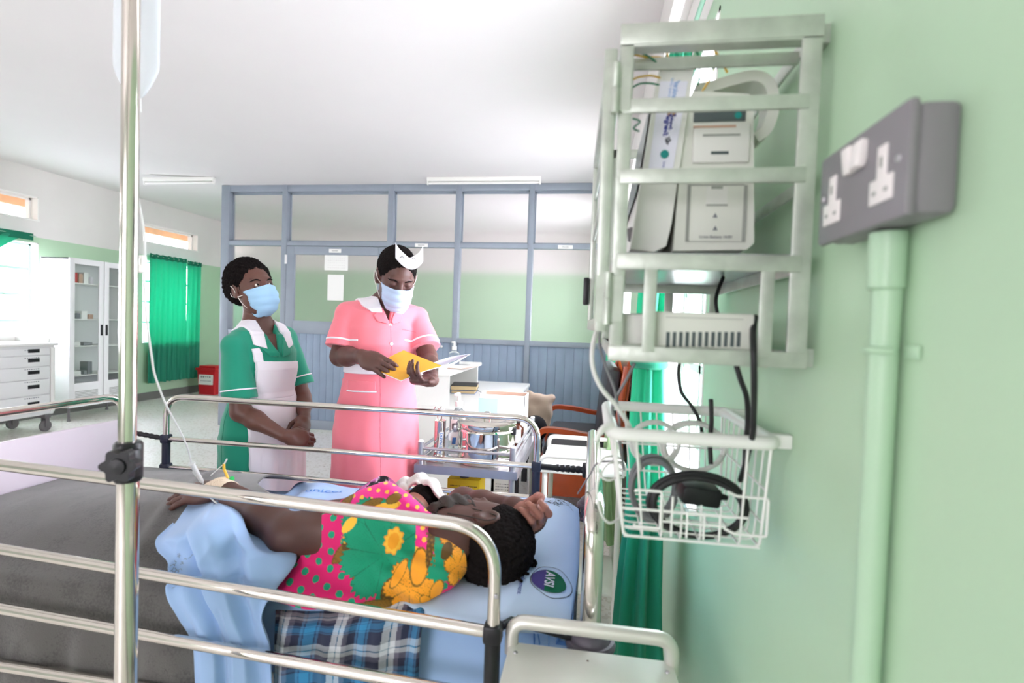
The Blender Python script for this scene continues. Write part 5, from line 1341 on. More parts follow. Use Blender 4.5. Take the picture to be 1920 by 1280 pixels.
MB().lathe([(dr_+.005, T+.138), (dr_+.0045, T+.142), (dr_+.002, T+.146), (dr_+.005, T+.150), (dr_+.005, T+.170), (dr_*.96, T+.178), (dr_*.6, T+.182), (0, T+.183)], (dcx, dcy, 0), 56).build('lid', 'mirror', dm)
MB().tube(rounded([(dcx-.012, dcy, T+.18), (dcx-.012, dcy, T+.212), (dcx+.012, dcy, T+.212), (dcx+.012, dcy, T+.18)], .008, 5), .003, 8).build('lid_handle', 'chrome', dm)
m_ = MB(); m_.box((dcx-dr_-.01, dcy-.02, T+.135), (.018, .02, .03), None, .003); m_.tube([(dcx-dr_-.012, dcy-.02, T+.15), (dcx-dr_+.002, dcy-.02, T+.172)], .0035, 8); m_.build('clasp', 'steel', dm)
m_ = MB(); m_.box((dcx+dr_-.002, dcy-.03, T+.14), (.02, .018, .03), None, .003); m_.build('clasp', 'black', dm)
jc = UZ(824, 862, tzz); jx, jy = UY(824, 840, 2.17).x, 2.17
jr = thing('forceps_jar', 'tall slim steel jar with a handwritten label on the dressing trolley', 'jar', (jx, jy, T))
MB().lathe([(0, T), (.056, T), (.058, T+.005), (.036, T+.010), (.027, T+.018), (.0245, T+.03), (.0245, T+.168), (.0265, T+.171), (.0245, T+.172), (.0225, T+.168), (.0225, T+.03), (0, T+.03)], (jx, jy, 0), 36, (0, 0, 1), 0, False).build('body', 'mirror', jr)
def cyl_quad(cx, cy, r, a0, a1, z0, z1, sl=0.0, n=8):
    m = MB(); vs = []; 
    for i in range(n+1):
        a = a0+(a1-a0)*i/n
        for z in (z0, z1): aa = a+sl*(z-z0); vs.append((cx+r*math.cos(aa), cy+r*math.sin(aa), z))
    m.add(vs, [(2*i, 2*i+2, 2*i+3, 2*i+1) for i in range(n)]); return m
lb_ = cyl_quad(jx, jy, .0252, -1.55, -.75, T+.03, T+.125, 2.0).build('label_strip', 'paper', jr)
m_ = MB(); tv, tf = text_mesh('Po-E-WATAT', .0155, .0004)
m_.add([(jx+.0257*math.cos(-1.15-y/.0252+2.0*(.0477+x)), jy+.0257*math.sin(-1.15-y/.0252+2.0*(.0477+x)), T+.0777+x) for x, y, z in tv], tf); m_.build('lettering', 'bookblue', lb_)
fc = thing('forceps', 'long steel forceps standing in the slim steel jar', 'forceps', (jx, jy, T+.03), None)
m_ = MB()
for k, (dx_, tip) in enumerate(((-.012, -.018), (.006, .006))):
    m_.tube(spline([(jx+.002*k, jy, T+.035), (jx+dx_*.5, jy, T+.13), (jx+dx_, jy, T+.185), (jx+tip, jy, T+.205)], 6), .0022, 7)
    m_.tube([(jx+tip+.0095*math.cos(a), jy, T+.216+.013*math.sin(a)) for a in np.linspace(0, 6.2832, 22)[:-1]], .0022, 7, True)
m_.build('blades', 'chrome', fc)
c_ = UZ(855, 866, tzz); cxg, cyg = UY(852, 840, 2.27).x, 2.27
bt = thing('sample_bottle', 'small clear bottle with a blue and white label between the jar and the drum', 'bottle', (cxg, cyg, T))
MB().lathe([(0, 0), (.030, 0), (.032, .003), (.032, .085), (.028, .10), (.013, .112), (.013, .128), (0, .128)], (cxg, cyg, T), 24).build('bottle', 'clearplastic', bt)
cyl_quad(cxg, cyg, .0325, -1.75, -.6, T+.052, T+.088).build('label_strip', 'paper', bt); cyl_quad(cxg, cyg, .0328, -1.7, -1.2, T+.055, T+.085, 3).build('label_mark', 'bookblue', bt)
MB().lathe([(.015, .118), (.015, .140), (0, .141)], (cxg, cyg, T), 16).build('stopper', 'rubber', bt)
pbx = UY(858, 838, 2.46); bottle('pump_bottle', 'large clear pump bottle with a teal label at the back of the dressing trolley', 'bottle', (pbx.x+.0, 2.46, T), .043, .19, 'clearplastic', 'white', .022, True)
cyl_quad(pbx.x, 2.46, .0438, -2.3, -1.0, T+.03, T+.13).build('label_strip', 'paper', bpy.data.objects['pump_bottle']); cyl_quad(pbx.x, 2.46, .0441, -1.6, -1.1, T+.09, T+.115).build('label_mark', 'teal', bpy.data.objects['pump_bottle'])
ab = UZ(970, 850, tzz); bottle('medicine_bottle', 'brown medicine bottle with a white label right of the steel drum', 'bottle', (-.335, 2.52, T), .026, .115, 'amber', 'black', .02)
cyl_quad(-.335, 2.52, .0265, -2.4, -.9, T+.02, T+.085).build('label_strip', 'paper', bpy.data.objects['medicine_bottle'])
cq = (-.435, 2.68)
ct = thing('carton', 'open white and blue carton at the back of the dressing trolley', 'carton', (cq[0], cq[1], T))
m_ = MB(); w_, d_, h_ = .235, .16, .235
m_.bx(cq[0]-w_/2, cq[0]+w_/2, cq[1]-d_/2, cq[1]-d_/2+.003, T, T+h_); m_.bx(cq[0]-w_/2, cq[0]+w_/2, cq[1]+d_/2-.003, cq[1]+d_/2, T, T+h_); m_.bx(cq[0]-w_/2, cq[0]-w_/2+.003, cq[1]-d_/2, cq[1]+d_/2, T, T+h_); m_.bx(cq[0]+w_/2-.003, cq[0]+w_/2, cq[1]-d_/2, cq[1]+d_/2, T, T+h_); m_.bx(cq[0]-w_/2, cq[0]+w_/2, cq[1]-d_/2, cq[1]+d_/2, T, T+.003)
m_.build('sides', 'paper', ct); MB().bx(cq[0]-w_/2-.0006, cq[0]-.02, cq[1]-d_/2-.001, cq[1]-d_/2, T, T+h_-.02).build('blue_print', 'bluecard', ct)
MB().bx(cq[0]-w_/2+.003, cq[0]+w_/2-.003, cq[1]-d_/2+.003, cq[1]-d_/2+.0036, T+.1, T+h_-.002).build('inside', 'card', ct)
MB().bx(cq[0]-w_/2+.003, cq[0]+w_/2-.003, cq[1]+d_/2-.0036, cq[1]+d_/2-.003, T+.1, T+h_-.002).build('inside', 'card', ct)
# yellow sharps box on the lower tray
sbx = UY(875, 905, 2.35); sb = thing('sharps_box', 'yellow cardboard sharps box with a round black opening under the dressing trolley top', 'box', (sbx.x, 2.35, .361))
w_, d_, zt_ = .15, .13, UY(875, 893, 2.30).z; zt_ = .675
MB().bx(sbx.x-w_/2, sbx.x+w_/2, 2.35-d_/2, 2.35+d_/2, .361, zt_, .003).build('body', 'yellowbox', sb)
m_ = MB(); m_.tube(rounded([(sbx.x-.05, 2.35+.03, zt_-.002), (sbx.x-.04, 2.35+.03, zt_+.034), (sbx.x+.04, 2.35+.03, zt_+.034), (sbx.x+.05, 2.35+.03, zt_-.002)], .008, 3), .006, 6); m_.build('carry_handle', 'yellowbox', sb)
MB().lathe([(0, 0), (.022, 0), (.022, .0008), (0, .0008)], (sbx.x-.005, 2.35-.025, zt_), 24).build('opening', 'black', sb)
m_ = MB()
for k in (-1, 1):
    for i in range(5): squiggle(m_, (sbx.x+k*.038, 2.35-d_/2-.0006, zt_-.03-i*.014), (1, 0, 0), (0, 0, 1), 7, .05, .006, 0, 0, i+k)
m_.build('lettering', 'brown', sb)
# a typed sheet hung on the trolley and a cardboard box behind it
st = UY(945, 905, 2.62); m_ = MB().box((st.x, 2.62, .55), (.105, .002, .20), (.05, 0, 0)).build('typed_sheet', 'paper'); tag(m_, 'white typed sheet standing on the lower tray of the dressing trolley', 'paper')
m2 = MB()
for i in range(7): squiggle(m2, (st.x, 2.6185+.0, .62-i*.014), (1, 0, 0), (0, 0, 1), 9, .09, .006, 0, 0, i+3)
m2.build('lettering', 'inkgrey', m_)
WLs = WL[m_.name]
tag(MB().bx(-.44, -.29, 2.42, 2.75, .361, .449, .003).build('cardboard_box', 'card'), 'low brown cardboard box on the lower tray of the dressing trolley', 'box')

# ------------------------------------------------------------------ orange-brown armchairs
def armchair(x, y, w, sx, lab):
    """faces towards -x: the back is at the +x end"""
    t = thing('armchair', lab, 'armchair', (x, y, 0)); zs = .50
    X = lambda d: x+d*sx
    MB().bx(X(-.34), X(.26), y-w/2+.06, y+w/2-.06, zs-.11, zs+.035, .035).build('seat_cushion', 'leather', t)
    MB().box((X(.31), y, zs+.30), (.11, w-.12, .60), (0, .09, 0), .045).build('back_cushion', 'leather', t)
    for sy in (-1, 1):
        yy = y+sy*(w/2-.02)
        pa = spline([(X(-.42), yy, zs+.10), (X(-.33), yy, zs+.165), (X(-.1), yy, zs+.165), (X(.16), yy, zs+.14), (X(.36), yy, zs+.13)], 6)
        m_ = MB(); m_.grid(lambda u, v: (pa[int(u*(len(pa)-1)+.5)].x, yy-.035+.07*v, pa[int(u*(len(pa)-1)+.5)].z), len(pa), 5, .035); m_.build('armrest', 'orange', t, 50)
        MB().tube(spline([(X(-.42), yy, zs+.10), (X(-.42), yy, zs-.05), (X(-.38), yy, .16), (X(-.34), yy, .0)], 6), .026, 10).build('leg', 'orange', t)
        MB().tube(spline([(X(.47), yy, zs+.62), (X(.43), yy, zs+.40), (X(.38), yy, zs), (X(.36), yy, .20), (X(.38), yy, 0)], 6), .028, 10).build('leg', 'orange', t)
    MB().grid(lambda u, v: (X(.37)+.05*u+.02, y-w/2+.02+(w-.04)*v, zs-.1+.76*u), 12, 6, .03).build('back_board', 'orange', t)
    for yy in (y-w/2+.015, y+w/2-.015): MB().bx(X(-.36), X(.34), yy-.015, yy+.015, .19, .40, .008).build('apron', 'orange', t)
    MB().bx(X(-.39), X(-.355), y-w/2+.03, y+w/2-.03, .21, .40, .008).build('apron', 'orange', t)
    MB().bx(X(-.34), X(.3), y-w/2+.03, y+w/2-.03, .19, .21).build('base_board', 'orange', t)
    return t
armchair(-.075, 4.20, 1.12, .70, 'wide orange-brown wooden armchair with charcoal leather cushions against the right wall')
c_ = UY(1134, 662, 3.5); tag(MB().grid(lambda u, v: (.16+.09*u, 3.75+.34*v, 1.155+.05*math.sin(u*4)-.14*u*u+.01*math.sin(v*9)), 14, 14, .006).build('orange_cloth', 'orangecloth'), 'bright orange cloth hung over the top of the armchair back', 'cloth')
# bag with a cushion on the chair beside the desk
bgx = UY(1012, 790, 4.3)
cs = UY(1010, 758, 4.30)
f_ = smin(.03, rbox((cs.x, 4.35, cs.z-.02), (.11, .06, .10), .045), ell((cs.x-.09, 4.35, cs.z+.08), (.03, .03, .03)), ell((cs.x+.10, 4.35, cs.z+.05), (.03, .03, .03)), rbox((cs.x, 4.35, cs.z-.10), (.10, .06, .09), .03))
f_ = disp(f_, lambda P: .006*np.sin(P[:, 0]*40)*np.cos(P[:, 2]*35))
o = body('bag', f_, (cs.x-.2, 4.2, cs.z-.2), (cs.x+.2, 4.5, cs.z+.2), .008, 'beige'); tag(o, 'beige cloth bag standing on the dark stool by the partition', 'bag')
ba = UY(1014, 800, 4.1)
f_ = smin(.05, ell((ba.x-.05, 4.10, ba.z-.03), (.10, .12, .085)), ell((ba.x-.045, 4.08, ba.z+.02), (.08, .08, .07)))
o = body('bag', f_, (ba.x-.2, 3.9, ba.z-.2), (ba.x+.2, 4.3, ba.z+.2), .008, 'blackcloth'); tag(o, 'slumped black bag in front of the beige bag on the dark stool', 'bag')
zb = ba.z-.115
bn = thing('stool', 'narrow dark stool under the bags between the desk and the orange armchair', 'stool', (-.48, 4.3, 0))
MB().bx(-.57, -.385, 3.95, 4.62, zb-.12, zb, .03).build('seat', 'leather', bn)
for x in (-.54, -.415):
    for y in (4.0, 4.57): MB().bx(x-.025, x+.025, y-.025, y+.025, 0, zb-.12, .004).build('leg', 'leather', bn)
# ================================================================== PEOPLE
def loc(f, C, Rm, s=1.0):
    C = npv(C); R_ = np.array(Rm, np.float32)
    return lambda P: f((P-C)@R_/s)*s
def axes(fwd, up):
    y = Vector(fwd).normalized(); x = y.cross(Vector(up)).normalized(); z = x.cross(y)
    return np.array([[x[i], y[i], z[i]] for i in range(3)])
def mirror(Rm): R_ = np.array(Rm).copy(); R_[:, 0] *= -1; return R_
def L2W(C, Rm, p, s=1.0): return Vector(np.array(C, float)+np.array(Rm) @ (np.array(p, float)*s))
def ecyl(prof, ax=(1, 0)):
    """upright elliptical body: prof = (z, cx, cy, rx, ry) sections in a local frame"""
    pr_ = np.array(prof, np.float32)
    def f(P):
        z = P[:, 2]; zc = np.clip(z, pr_[0, 0], pr_[-1, 0])
        g = lambda k: np.interp(zc, pr_[:, 0], pr_[:, k]).astype(np.float32)
        a = (P[:, 0]-g(1))/g(3); b = (P[:, 1]-g(2))/g(4); k0 = np.sqrt(a*a+b*b); k1 = np.sqrt((a/g(3))**2+(b/g(4))**2)+1e-6
        d = k0*(k0-1)/k1; d = np.where(k0 < .2, -np.minimum(g(3), g(4))*.8, d)
        return np.maximum(d, np.maximum(pr_[0, 0]-z, z-pr_[-1, 0]))
    return f
def head_local(open_eyes=False):
    X = lambda x, y, z: (x, y, z)
    base = smin(.035, ell((0, -.010, .022), (.073, .092, .088)), ell((0, .035, -.035), (.057, .060, .082)), ell((.034, .025, -.068), (.026, .038, .034)), ell((-.034, .025, -.068), (.026, .038, .034)), ell((0, .062, -.100), (.027, .026, .023)))
    base = smin(.014, base, ell((0, .080, .022), (.046, .014, .012)), ell((.038, .062, -.024), (.020, .020, .018)), ell((-.038, .062, -.024), (.020, .020, .018)))
    for s in (-1, 1): base = sub(base, ell((s*.030, .101, .002), (.019, .016, .012)), .010)
    base = smin(.008, base, cap((0, .088, .008), (0, .109, -.028), .0085, .0125), ell((.012, .099, -.034), (.010, .011, .008)), ell((-.012, .099, -.034), (.010, .011, .008)))
    base = smin(.006, base, ell((0, .094, -.061), (.024, .010, .0055)), ell((0, .092, -.071), (.020, .010, .007)))
    for s in (-1, 1):
        lid = ell((s*.030, .078, .002), (.0165, .0150, .0140))
        if open_eyes: lid = sub(lid, ell((s*.030, .097, .000), (.0135, .012, .0052)), .002)
        base = smin(.004, base, lid)
        ear = smin(.004, ell((s*.077, -.006, -.006), (.009, .021, .032)), ell((s*.074, .004, -.030), (.008, .010, .010)))
        ear = sub(ear, ell((s*.086, -.003, -.004), (.007, .013, .020)), .004)
        base = smin(.006, base, ear)
    return base
FACE_SMOOTH = smin(.045, ell((0, .035, -.035), (.0635, .065, .084)), ell((0, .060, -.095), (.032, .036, .028)), ell((0, .095, -.026), (.022, .022, .024)), ell((0, .085, -.062), (.035, .024, .03)))
def mask_local():
    pleat = disp(FACE_SMOOTH, lambda P: (.0026*np.abs(np.sin((P[:, 2]+.075)*95))**3*np.clip((P[:, 1]-.035)*30, 0, 1)).astype(np.float32))
    pl_ = shell(pleat, .0015, .0066)
    reg = polyx([(-.066, -.016), (0, -.004), (.066, -.016), (.058, -.080), (.030, -.132), (-.030, -.132), (-.058, -.080)], (0, 0, 0), (1, 0, 0), (0, 0, 1))
    return inter(pl_, reg, half((0, .028, 0), (0, -1, 0)))
def hand_local(curl=(.4, .5, .4), spread=.10, thumb=(.7, .25, .25), fl=(.070, .079, .074, .058), r=.0083, curls=None):
    """x towards the thumb, y along the fingers, z out of the back of the hand; starts at the wrist"""
    f = [smin(.018, ell((.002, .046, 0), (.040, .050, .0150)), cap((0, -.012, 0), (0, .014, 0), .0235, .025), ell((-.024, .040, -.004), (.017, .040, .014)))]
    xs = (.029, .0105, -.009, -.0275); ys = (.084, .090, .086, .076)
    tips = []
    for i in range(4):
        c = curls[i] if curls else curl
        a = 0.0; p = Vector((xs[i], ys[i]-.012, .001)); lat = spread*(1.2-i*.8); segs = [fl[i]*.47+.012, fl[i]*.30, fl[i]*.23]; rr = [r*1.10, r*.98, r*.90, r*.76]
        for k in range(3):
            a += c[k]; d = Vector((math.sin(lat)*math.cos(a), math.cos(lat)*math.cos(a), -math.sin(a))); q = p+d*segs[k]
            f.append(cap(p, q, rr[k], rr[k+1])); p = q
        tips.append((p, d))
    p = Vector((.022, .018, -.004)); d = Vector((thumb[0], .62, -thumb[1])).normalized(); q = p+d*.044; f.append(cap(p, q, .0145, .0105))
    d2 = (d+Vector((-.25-thumb[2], .4, -thumb[2]*.6))).normalized(); q2 = q+d2*.030; f.append(cap(q, q2, .0105, .0088))
    d3 = (d2+Vector((-.15, .2, -.1))).normalized(); q3 = q2+d3*.020; f.append(cap(q2, q3, .0088, .0068))
    return smin(.0045, *f), tips, (q3, d3)
def limb(*pts):
    """tapered chain: (point, radius) ..."""
    return [cap(pts[i][0], pts[i+1][0], pts[i][1], pts[i+1][1]) for i in range(len(pts)-1)]
def bounds(pts, m):
    a = np.array([tuple(p) for p in pts]); return a.min(0)-m, a.max(0)+m
def strap(pts, par, r=.0014, nm='ear_loop', m='elastic'):
    return MB().tube(spline(pts, 6), r, 6).build(nm, m, par, 180)

def nurse(name, label, c0, fwd, C_head, head_fwd, head_up, neck_b, arms, prof, skin, dress_m, hands_, build_extra, hscale=1.0, open_eyes=False, hem=.52, seed=1):
    f2 = Vector((fwd[0], fwd[1], 0)).normalized(); r2 = Vector((f2.y, -f2.x, 0)); up = Vector((0, 0, 1))
    Rb = np.array([[r2[i], f2[i], up[i]] for i in range(3)]); Cb = (c0[0], c0[1], 0)
    Wp = lambda a, b, z: Vector((c0[0]+a*r2.x+b*f2.x, c0[1]+a*r2.y+b*f2.y, z))
    t = thing(name, label, 'person', (c0[0], c0[1], 0))
    Rh = axes(head_fwd, head_up); H = loc(head_local(open_eyes), C_head, Rh, hscale)
    torso_l = ecyl(prof); torso = loc(torso_l, Cb, Rb)
    # ---- arms
    armf, sleeves = [], []
    for sd, A in arms.items():
        sh, el, wr = A
        armf += limb((sh, .041), ((sh.lerp(el, .5)), .042), (el, .038)); m1 = el.lerp(wr, .35); armf += limb((el, .036), (m1, .037), (wr, .0235))
        sleeves.append((sh, el))
    zsh = max(arms['R'][0].z, arms['L'][0].z)
    shl = [cap(arms['R'][0], arms['L'][0], .036, .036), cap(neck_b, arms['R'][0], .050, .030), cap(neck_b, arms['L'][0], .050, .030)]
    neck_t = L2W(C_head, Rh, (0, -.015, -.07), hscale)
    nk = [cap(neck_b+Vector((0, 0, -.04)), neck_t, .052, .046)]
    flesh_l = [(z, cx, cy, rx-.014, ry-.014) for z, cx, cy, rx, ry in prof]
    core = loc(ecyl([p for p in flesh_l if p[0] > .45]), Cb, Rb)
    legs = []
    for s in (-1, 1): legs += limb((Wp(s*.085, 0, .86), .078), (Wp(s*.085, .012, .48), .052)); legs += limb((Wp(s*.085, .012, .48), .052), (Wp(s*.085, -.012, .34), .054), (Wp(s*.085, -.01, .09), .034)); legs += [ell(Wp(s*.085, .05, .045), (.042, .105, .042), Rb)]
    hf = []
    for (W_, Rm, args, sc) in hands_: q, tips, th = hand_local(**args); hf.append(loc(q, W_, Rm, sc))
    flesh = smin(.03, core, *shl, *nk)
    flesh = smin(.022, flesh, *armf, *legs)
    flesh = smin(.010, flesh, H); flesh = smin(.012, flesh, *hf)
    pts = [Wp(a, b, z) for a in (-.22, .22) for b in (-.17, .17) for z in (0, 1.4)]+[p for A in arms.values() for p in A]+[Vector(C_head)]+[h[0] for h in hands_]
    lo, hi = bounds(pts, .13)
    skin_o = body('body', flesh, (lo[0], lo[1], -.002), (hi[0], hi[1], Vector(C_head).z+.16), .0042, skin, t)
    for s in (-1, 1):
        sh = MB(); 
    shoe = umin(*[inter(off(ell(Wp(s*.085, .05, .045), (.042, .105, .042), Rb), .008), half((0, 0, .075), (0, 0, 1))) for s in (-1, 1)])
    V, Q = surf(shoe, (lo[0], lo[1], 0.0), (hi[0], hi[1], .12), .006); mk('shoes', V, Q, 'black', t, 180)
    # ---- dress
    sl = [cap(sh.lerp(el, .05), sh.lerp(el, 1.0), .053, .072) for sh, el in sleeves]
    cutf = []
    for sh, el in sleeves:
        d = (el-sh).normalized(); cutf.append((sh+d*((el-sh).length*.80), d))
    sleeve = [inter(s, half(*c)) for s, c in zip(sl, cutf)]
    trunk = smin(.035, torso, *[cap(arms['R'][0].lerp(arms['L'][0], .5)+Vector((0, 0, -.01)), a[0]+Vector((0, 0, -.006)), .060, .048) for a in arms.values()], *[cap(neck_b+Vector((0, 0, -.035)), a[0], .066, .044) for a in arms.values()])
    dress = smin(.009, trunk, *sleeve)
    dress = inter(dress, umin(*[half(*c) for c in cutf]) if False else dress)
    rr = random.Random(seed); ph = [rr.uniform(0, 6) for _ in range(6)]
    def folds(P):
        q = (P-npv(Cb))@Rb.astype(np.float32); th = np.arctan2(q[:, 1], q[:, 0]); z = q[:, 2]
        k = np.clip((1.0-z)*2.2, 0, 1)
        return (.0048*k*np.sin(th*9+ph[0]+1.2*np.sin(z*7))+.0026*np.sin(z*34+th*2.3+ph[1])*np.exp(-((z-prof[5][0])/.14)**2)+.0016*np.sin(q[:, 0]*60+z*40+ph[2])*np.sin(z*31+q[:, 1]*55)).astype(np.float32)
    dress = disp(dress, folds)
    return dict(t=t, W=Wp, f=f2, r=r2, Rb=Rb, Cb=Cb, dress=dress, trunk=trunk, cut=cutf, sleeves=sleeves, Rh=Rh, Ch=C_head, hs=hscale, lo=lo, hi=hi, neck_b=neck_b, flesh=flesh)

def finish_dress(N, m, vneck, nm='dress', h=.0045, zmin=.5):
    d = sub(N['dress'], inter(polyx(vneck, N['W'](0, 0, 0), N['r'], (0, 0, 1)), half(N['W'](0, .02, 0), -N['f'])))
    nb = N['neck_b']; d = sub(d, cap(nb+Vector((0, 0, -.005)), nb+Vector((0, 0, .3)), .064, .064), .01)
    N['dressf'] = d
    lo, hi = N['lo'], N['hi']
    return body(nm, d, (lo[0], lo[1], zmin), (hi[0], hi[1], nb.z+.09), h, m, N['t'])
def piece(N, nm, m, f, lo, hi, h=.003, par=None): return body(nm, f, lo, hi, h, m, par or N['t'])
def fpoly(N, poly): return polyx(poly, N['W'](0, 0, 0), N['r'], (0, 0, 1))
def front(N, b=0.0): return half(N['W'](0, b, 0), -N['f'])
def back_of(N, b): return half(N['W'](0, b, 0), N['f'])
def zband(z0, z1): return lambda P: np.maximum(z0-P[:, 2], P[:, 2]-z1)
def near_arm(N, i, r): sh, el = N['sleeves'][i]; return cap(sh.lerp(el, .35), el, r, r)
def sleeve_trim(N, i, at, w, m, nm):
    sh, el = N['sleeves'][i]; d = (el-sh).normalized(); L = (el-sh).length; c = sh+d*(L*at)
    f = inter(shell(N['dress'], -.003, .0019), half(c+d*w, d), half(c, -d), near_arm(N, i, .105))
    a = c-Vector((.12, .12, .12)); b = c+Vector((.12, .12, .12)); return piece(N, nm, m, f, a, b, .0019)
def buttons(N, zs, x, m='whitecloth'):
    for z in zs:
        o = N['W'](x, .3, z); dr = -N['f']; P = o.copy()
        for _ in range(60):
            dd = float(N['dressf'](np.array([tuple(P)], np.float32))[0]); P = P+dr*max(dd, .0004)
            if dd < .0006: break
        MB().lathe([(0, -.002), (.0068, -.002), (.0074, .0006), (.0058, .0026), (.003, .0018), (0, .0018)], P, 18, -dr).build('button', m, N['t'])
def raymarch(f, o, d, n=80):
    P = Vector(o); d = Vector(d).normalized()
    for _ in range(n):
        k = float(f(np.array([tuple(P)], np.float32))[0])
        if k < .0006: break
        P = P+d*max(k*.8, .0004)
    return P
def brow(N, s, m='hair', lift=.016):
    C, Rh, sc = N['Ch'], N['Rh'], N['hs']; pts = []
    for i in range(7):
        x = s*(.014+.036*i/6); z = .016+.006*math.sin(i/6*3.1)
        o = L2W(C, Rh, (x, .14, z), sc); pts.append(raymarch(N['flesh'], o, Rh @ np.array((0, -1, 0)))+Vector(Rh @ np.array((0, .0012, 0))))
    MB().tube(pts, [.0012, .0026, .003, .003, .0026, .002, .001], 6).build('eyebrow', m, N['t'], 180)
def eye(N, s, gaze=(0, 0)):
    C, Rh, sc = N['Ch'], N['Rh'], N['hs']
    e = MB().sphere(L2W(C, Rh, (s*.030, .0785, .001), sc), .0132*sc, 18, 12).build('eyeball', 'eyewhite', N['t'], 180)
    d = Vector(Rh @ np.array((gaze[0], 1, gaze[1]))).normalized()
    MB().sphere(L2W(C, Rh, (s*.030, .0785, .001), sc)+d*.0085*sc, .0064*sc, 14, 10).build('iris', 'pupil', e, 180)

# ------------------------------------------------------------------ nurse in pink, reading a folder
pc = (-.885, 2.11); pf = (.67, -.74)
f2 = Vector((*pf, 0)).normalized(); r2 = Vector((f2.y, -f2.x, 0))
PW = lambda a, b, z: Vector((pc[0]+a*r2.x+b*f2.x, pc[1]+a*r2.y+b*f2.y, z))
pprof = [(.50, 0, 0, .190, .165), (.62, 0, 0, .188, .165), (.80, 0, -.005, .184, .155), (.92, 0, -.012, .182, .148), (1.02, 0, -.008, .172, .135), (1.17, 0, .006, .140, .112), (1.28, 0, .012, .150, .128), (1.345, 0, .004, .152, .122), (1.42, 0, -.005, .128, .088)]
pCh = UY(743, 517, 2.075)
p_arms = dict(R=(UY(654, 588, 2.05), UY(638, 668, 2.00), UY(678, 667, 1.895)), L=(UY(780, 596, 2.20), UY(802, 670, 2.12), UY(810, 712, 1.925)))
rh_d = (UY(712, 682, 1.855)-p_arms['R'][2]).normalized()
RhR = axes(rh_d, Vector((-.1, -.8, .60)));          # back of the hand towards the camera; thumb above
RhR_ = np.array(RhR); 
lh_d = Vector((-.45, -.88, .02)).normalized(); RhL = axes(lh_d, Vector((.05, -.10, -1)))
Pn = nurse('person', 'nurse in a pink uniform dress and white cap reading a yellow folder', pc, pf, pCh,
           Vector((.50, -.73, -.50)), Vector((.26, -.32, .90)), PW(-.018, .012, 1.455), p_arms, pprof, 'skin2', 'pink',
           [(p_arms['R'][2]+rh_d*.012, mirror(RhR), dict(curl=(.30, .35, .25), spread=.03, thumb=(.35, .55, .2)), .98), (UY(807, 713, 1.912), RhL, dict(curl=(.95, .55, .35), spread=.05, thumb=(.9, -.1, .0)), .96)], None, 1.0, False, .5, 3)
dress = finish_dress(Pn, 'pink', [(-.040, 1.56), (.040, 1.56), (.022, 1.44), (.002, 1.372), (-.018, 1.44)])
lo, hi = Pn['lo'], Pn['hi']
bA, bB = (lo[0], lo[1], 1.3), (hi[0], hi[1], 1.58)
for s in (-1, 1):
    pol = [(s*.040, 1.54), (s*.074, 1.52), (s*.098, 1.472), (s*.094, 1.440), (s*.066, 1.412), (s*.026, 1.412), (s*.030, 1.455)]
    piece(Pn, 'collar', 'whitecloth', inter(shell(Pn['dressf'], -.003, .0075), fpoly(Pn, pol), front(Pn, -.065)), bA, bB)
    lap = [(s*.028, 1.43), (s*.062, 1.402), (s*.050, 1.375), (s*.012, 1.366), (s*.004, 1.374)]
    piece(Pn, 'lapel', 'pink', inter(shell(Pn['dressf'], -.003, .0055), fpoly(Pn, lap), front(Pn, 0)), bA, bB)
piece(Pn, 'belt', 'whitecloth', inter(shell(Pn['trunk'], -.002, .0100), zband(1.163, 1.203)), (lo[0], lo[1], 1.14), (hi[0], hi[1], 1.23))
for i in (0, 1): sleeve_trim(Pn, i, .64, .0075, 'whitecloth', 'sleeve_trim')
piece(Pn, 'placket', 'pinkdark', inter(shell(Pn['dressf'], -.003, .0012), fpoly(Pn, [(.0005, 1.372), (.0030, 1.372), (.0030, 1.2), (.0005, 1.2)]), front(Pn, .02)), (lo[0], lo[1], 1.18), (hi[0], hi[1], 1.4), .002)
piece(Pn, 'seam', 'pinkdark', inter(shell(Pn['dressf'], -.003, .0012), fpoly(Pn, [(.035, 1.16), (.0375, 1.16), (.0375, .6), (.035, .6)]), front(Pn, .02)), (lo[0], lo[1], .6), (hi[0], hi[1], 1.17), .0018)
pk = [(.055, 1.135), (.145, 1.135), (.145, 1.09), (.055, 1.09)]
piece(Pn, 'pocket', 'pink', inter(shell(Pn['dressf'], -.003, .004), fpoly(Pn, pk), front(Pn, -.04)), (lo[0], lo[1], 1.06), (hi[0], hi[1], 1.16))
piece(Pn, 'pocket_trim', 'whitecloth', inter(shell(Pn['dressf'], -.003, .0055), fpoly(Pn, [(.052, 1.097), (.148, 1.097), (.148, 1.090), (.052, 1.090)]), front(Pn, .02)), (lo[0], lo[1], 1.06), (hi[0], hi[1], 1.16))
piece(Pn, 'breast_pocket_seam', 'pinkdark', inter(shell(Pn['dressf'], -.003, .0015), fpoly(Pn, [(-.05, 1.345), (-.115, 1.335), (-.115, 1.338), (-.05, 1.348)]), front(Pn, .02)), (lo[0], lo[1], 1.3), (hi[0], hi[1], 1.36), .002)
buttons(Pn, (1.362, 1.287), .0018)
C, Rh = Pn['Ch'], Pn['Rh']; hl, hh = Vector(C)-Vector((.17, .17, .17)), Vector(C)+Vector((.17, .17, .17))
hair_l = sub(ell((0, -.014, .032), (.0795, .0985, .0915)), polyx([(-.2, -.3), (.030, -.3), (.034, -.03), (.058, .040), (.072, .082), (.3, .082), (.3, -.3)], (0, 0, 0), (0, 1, 0), (0, 0, 1)), .004)
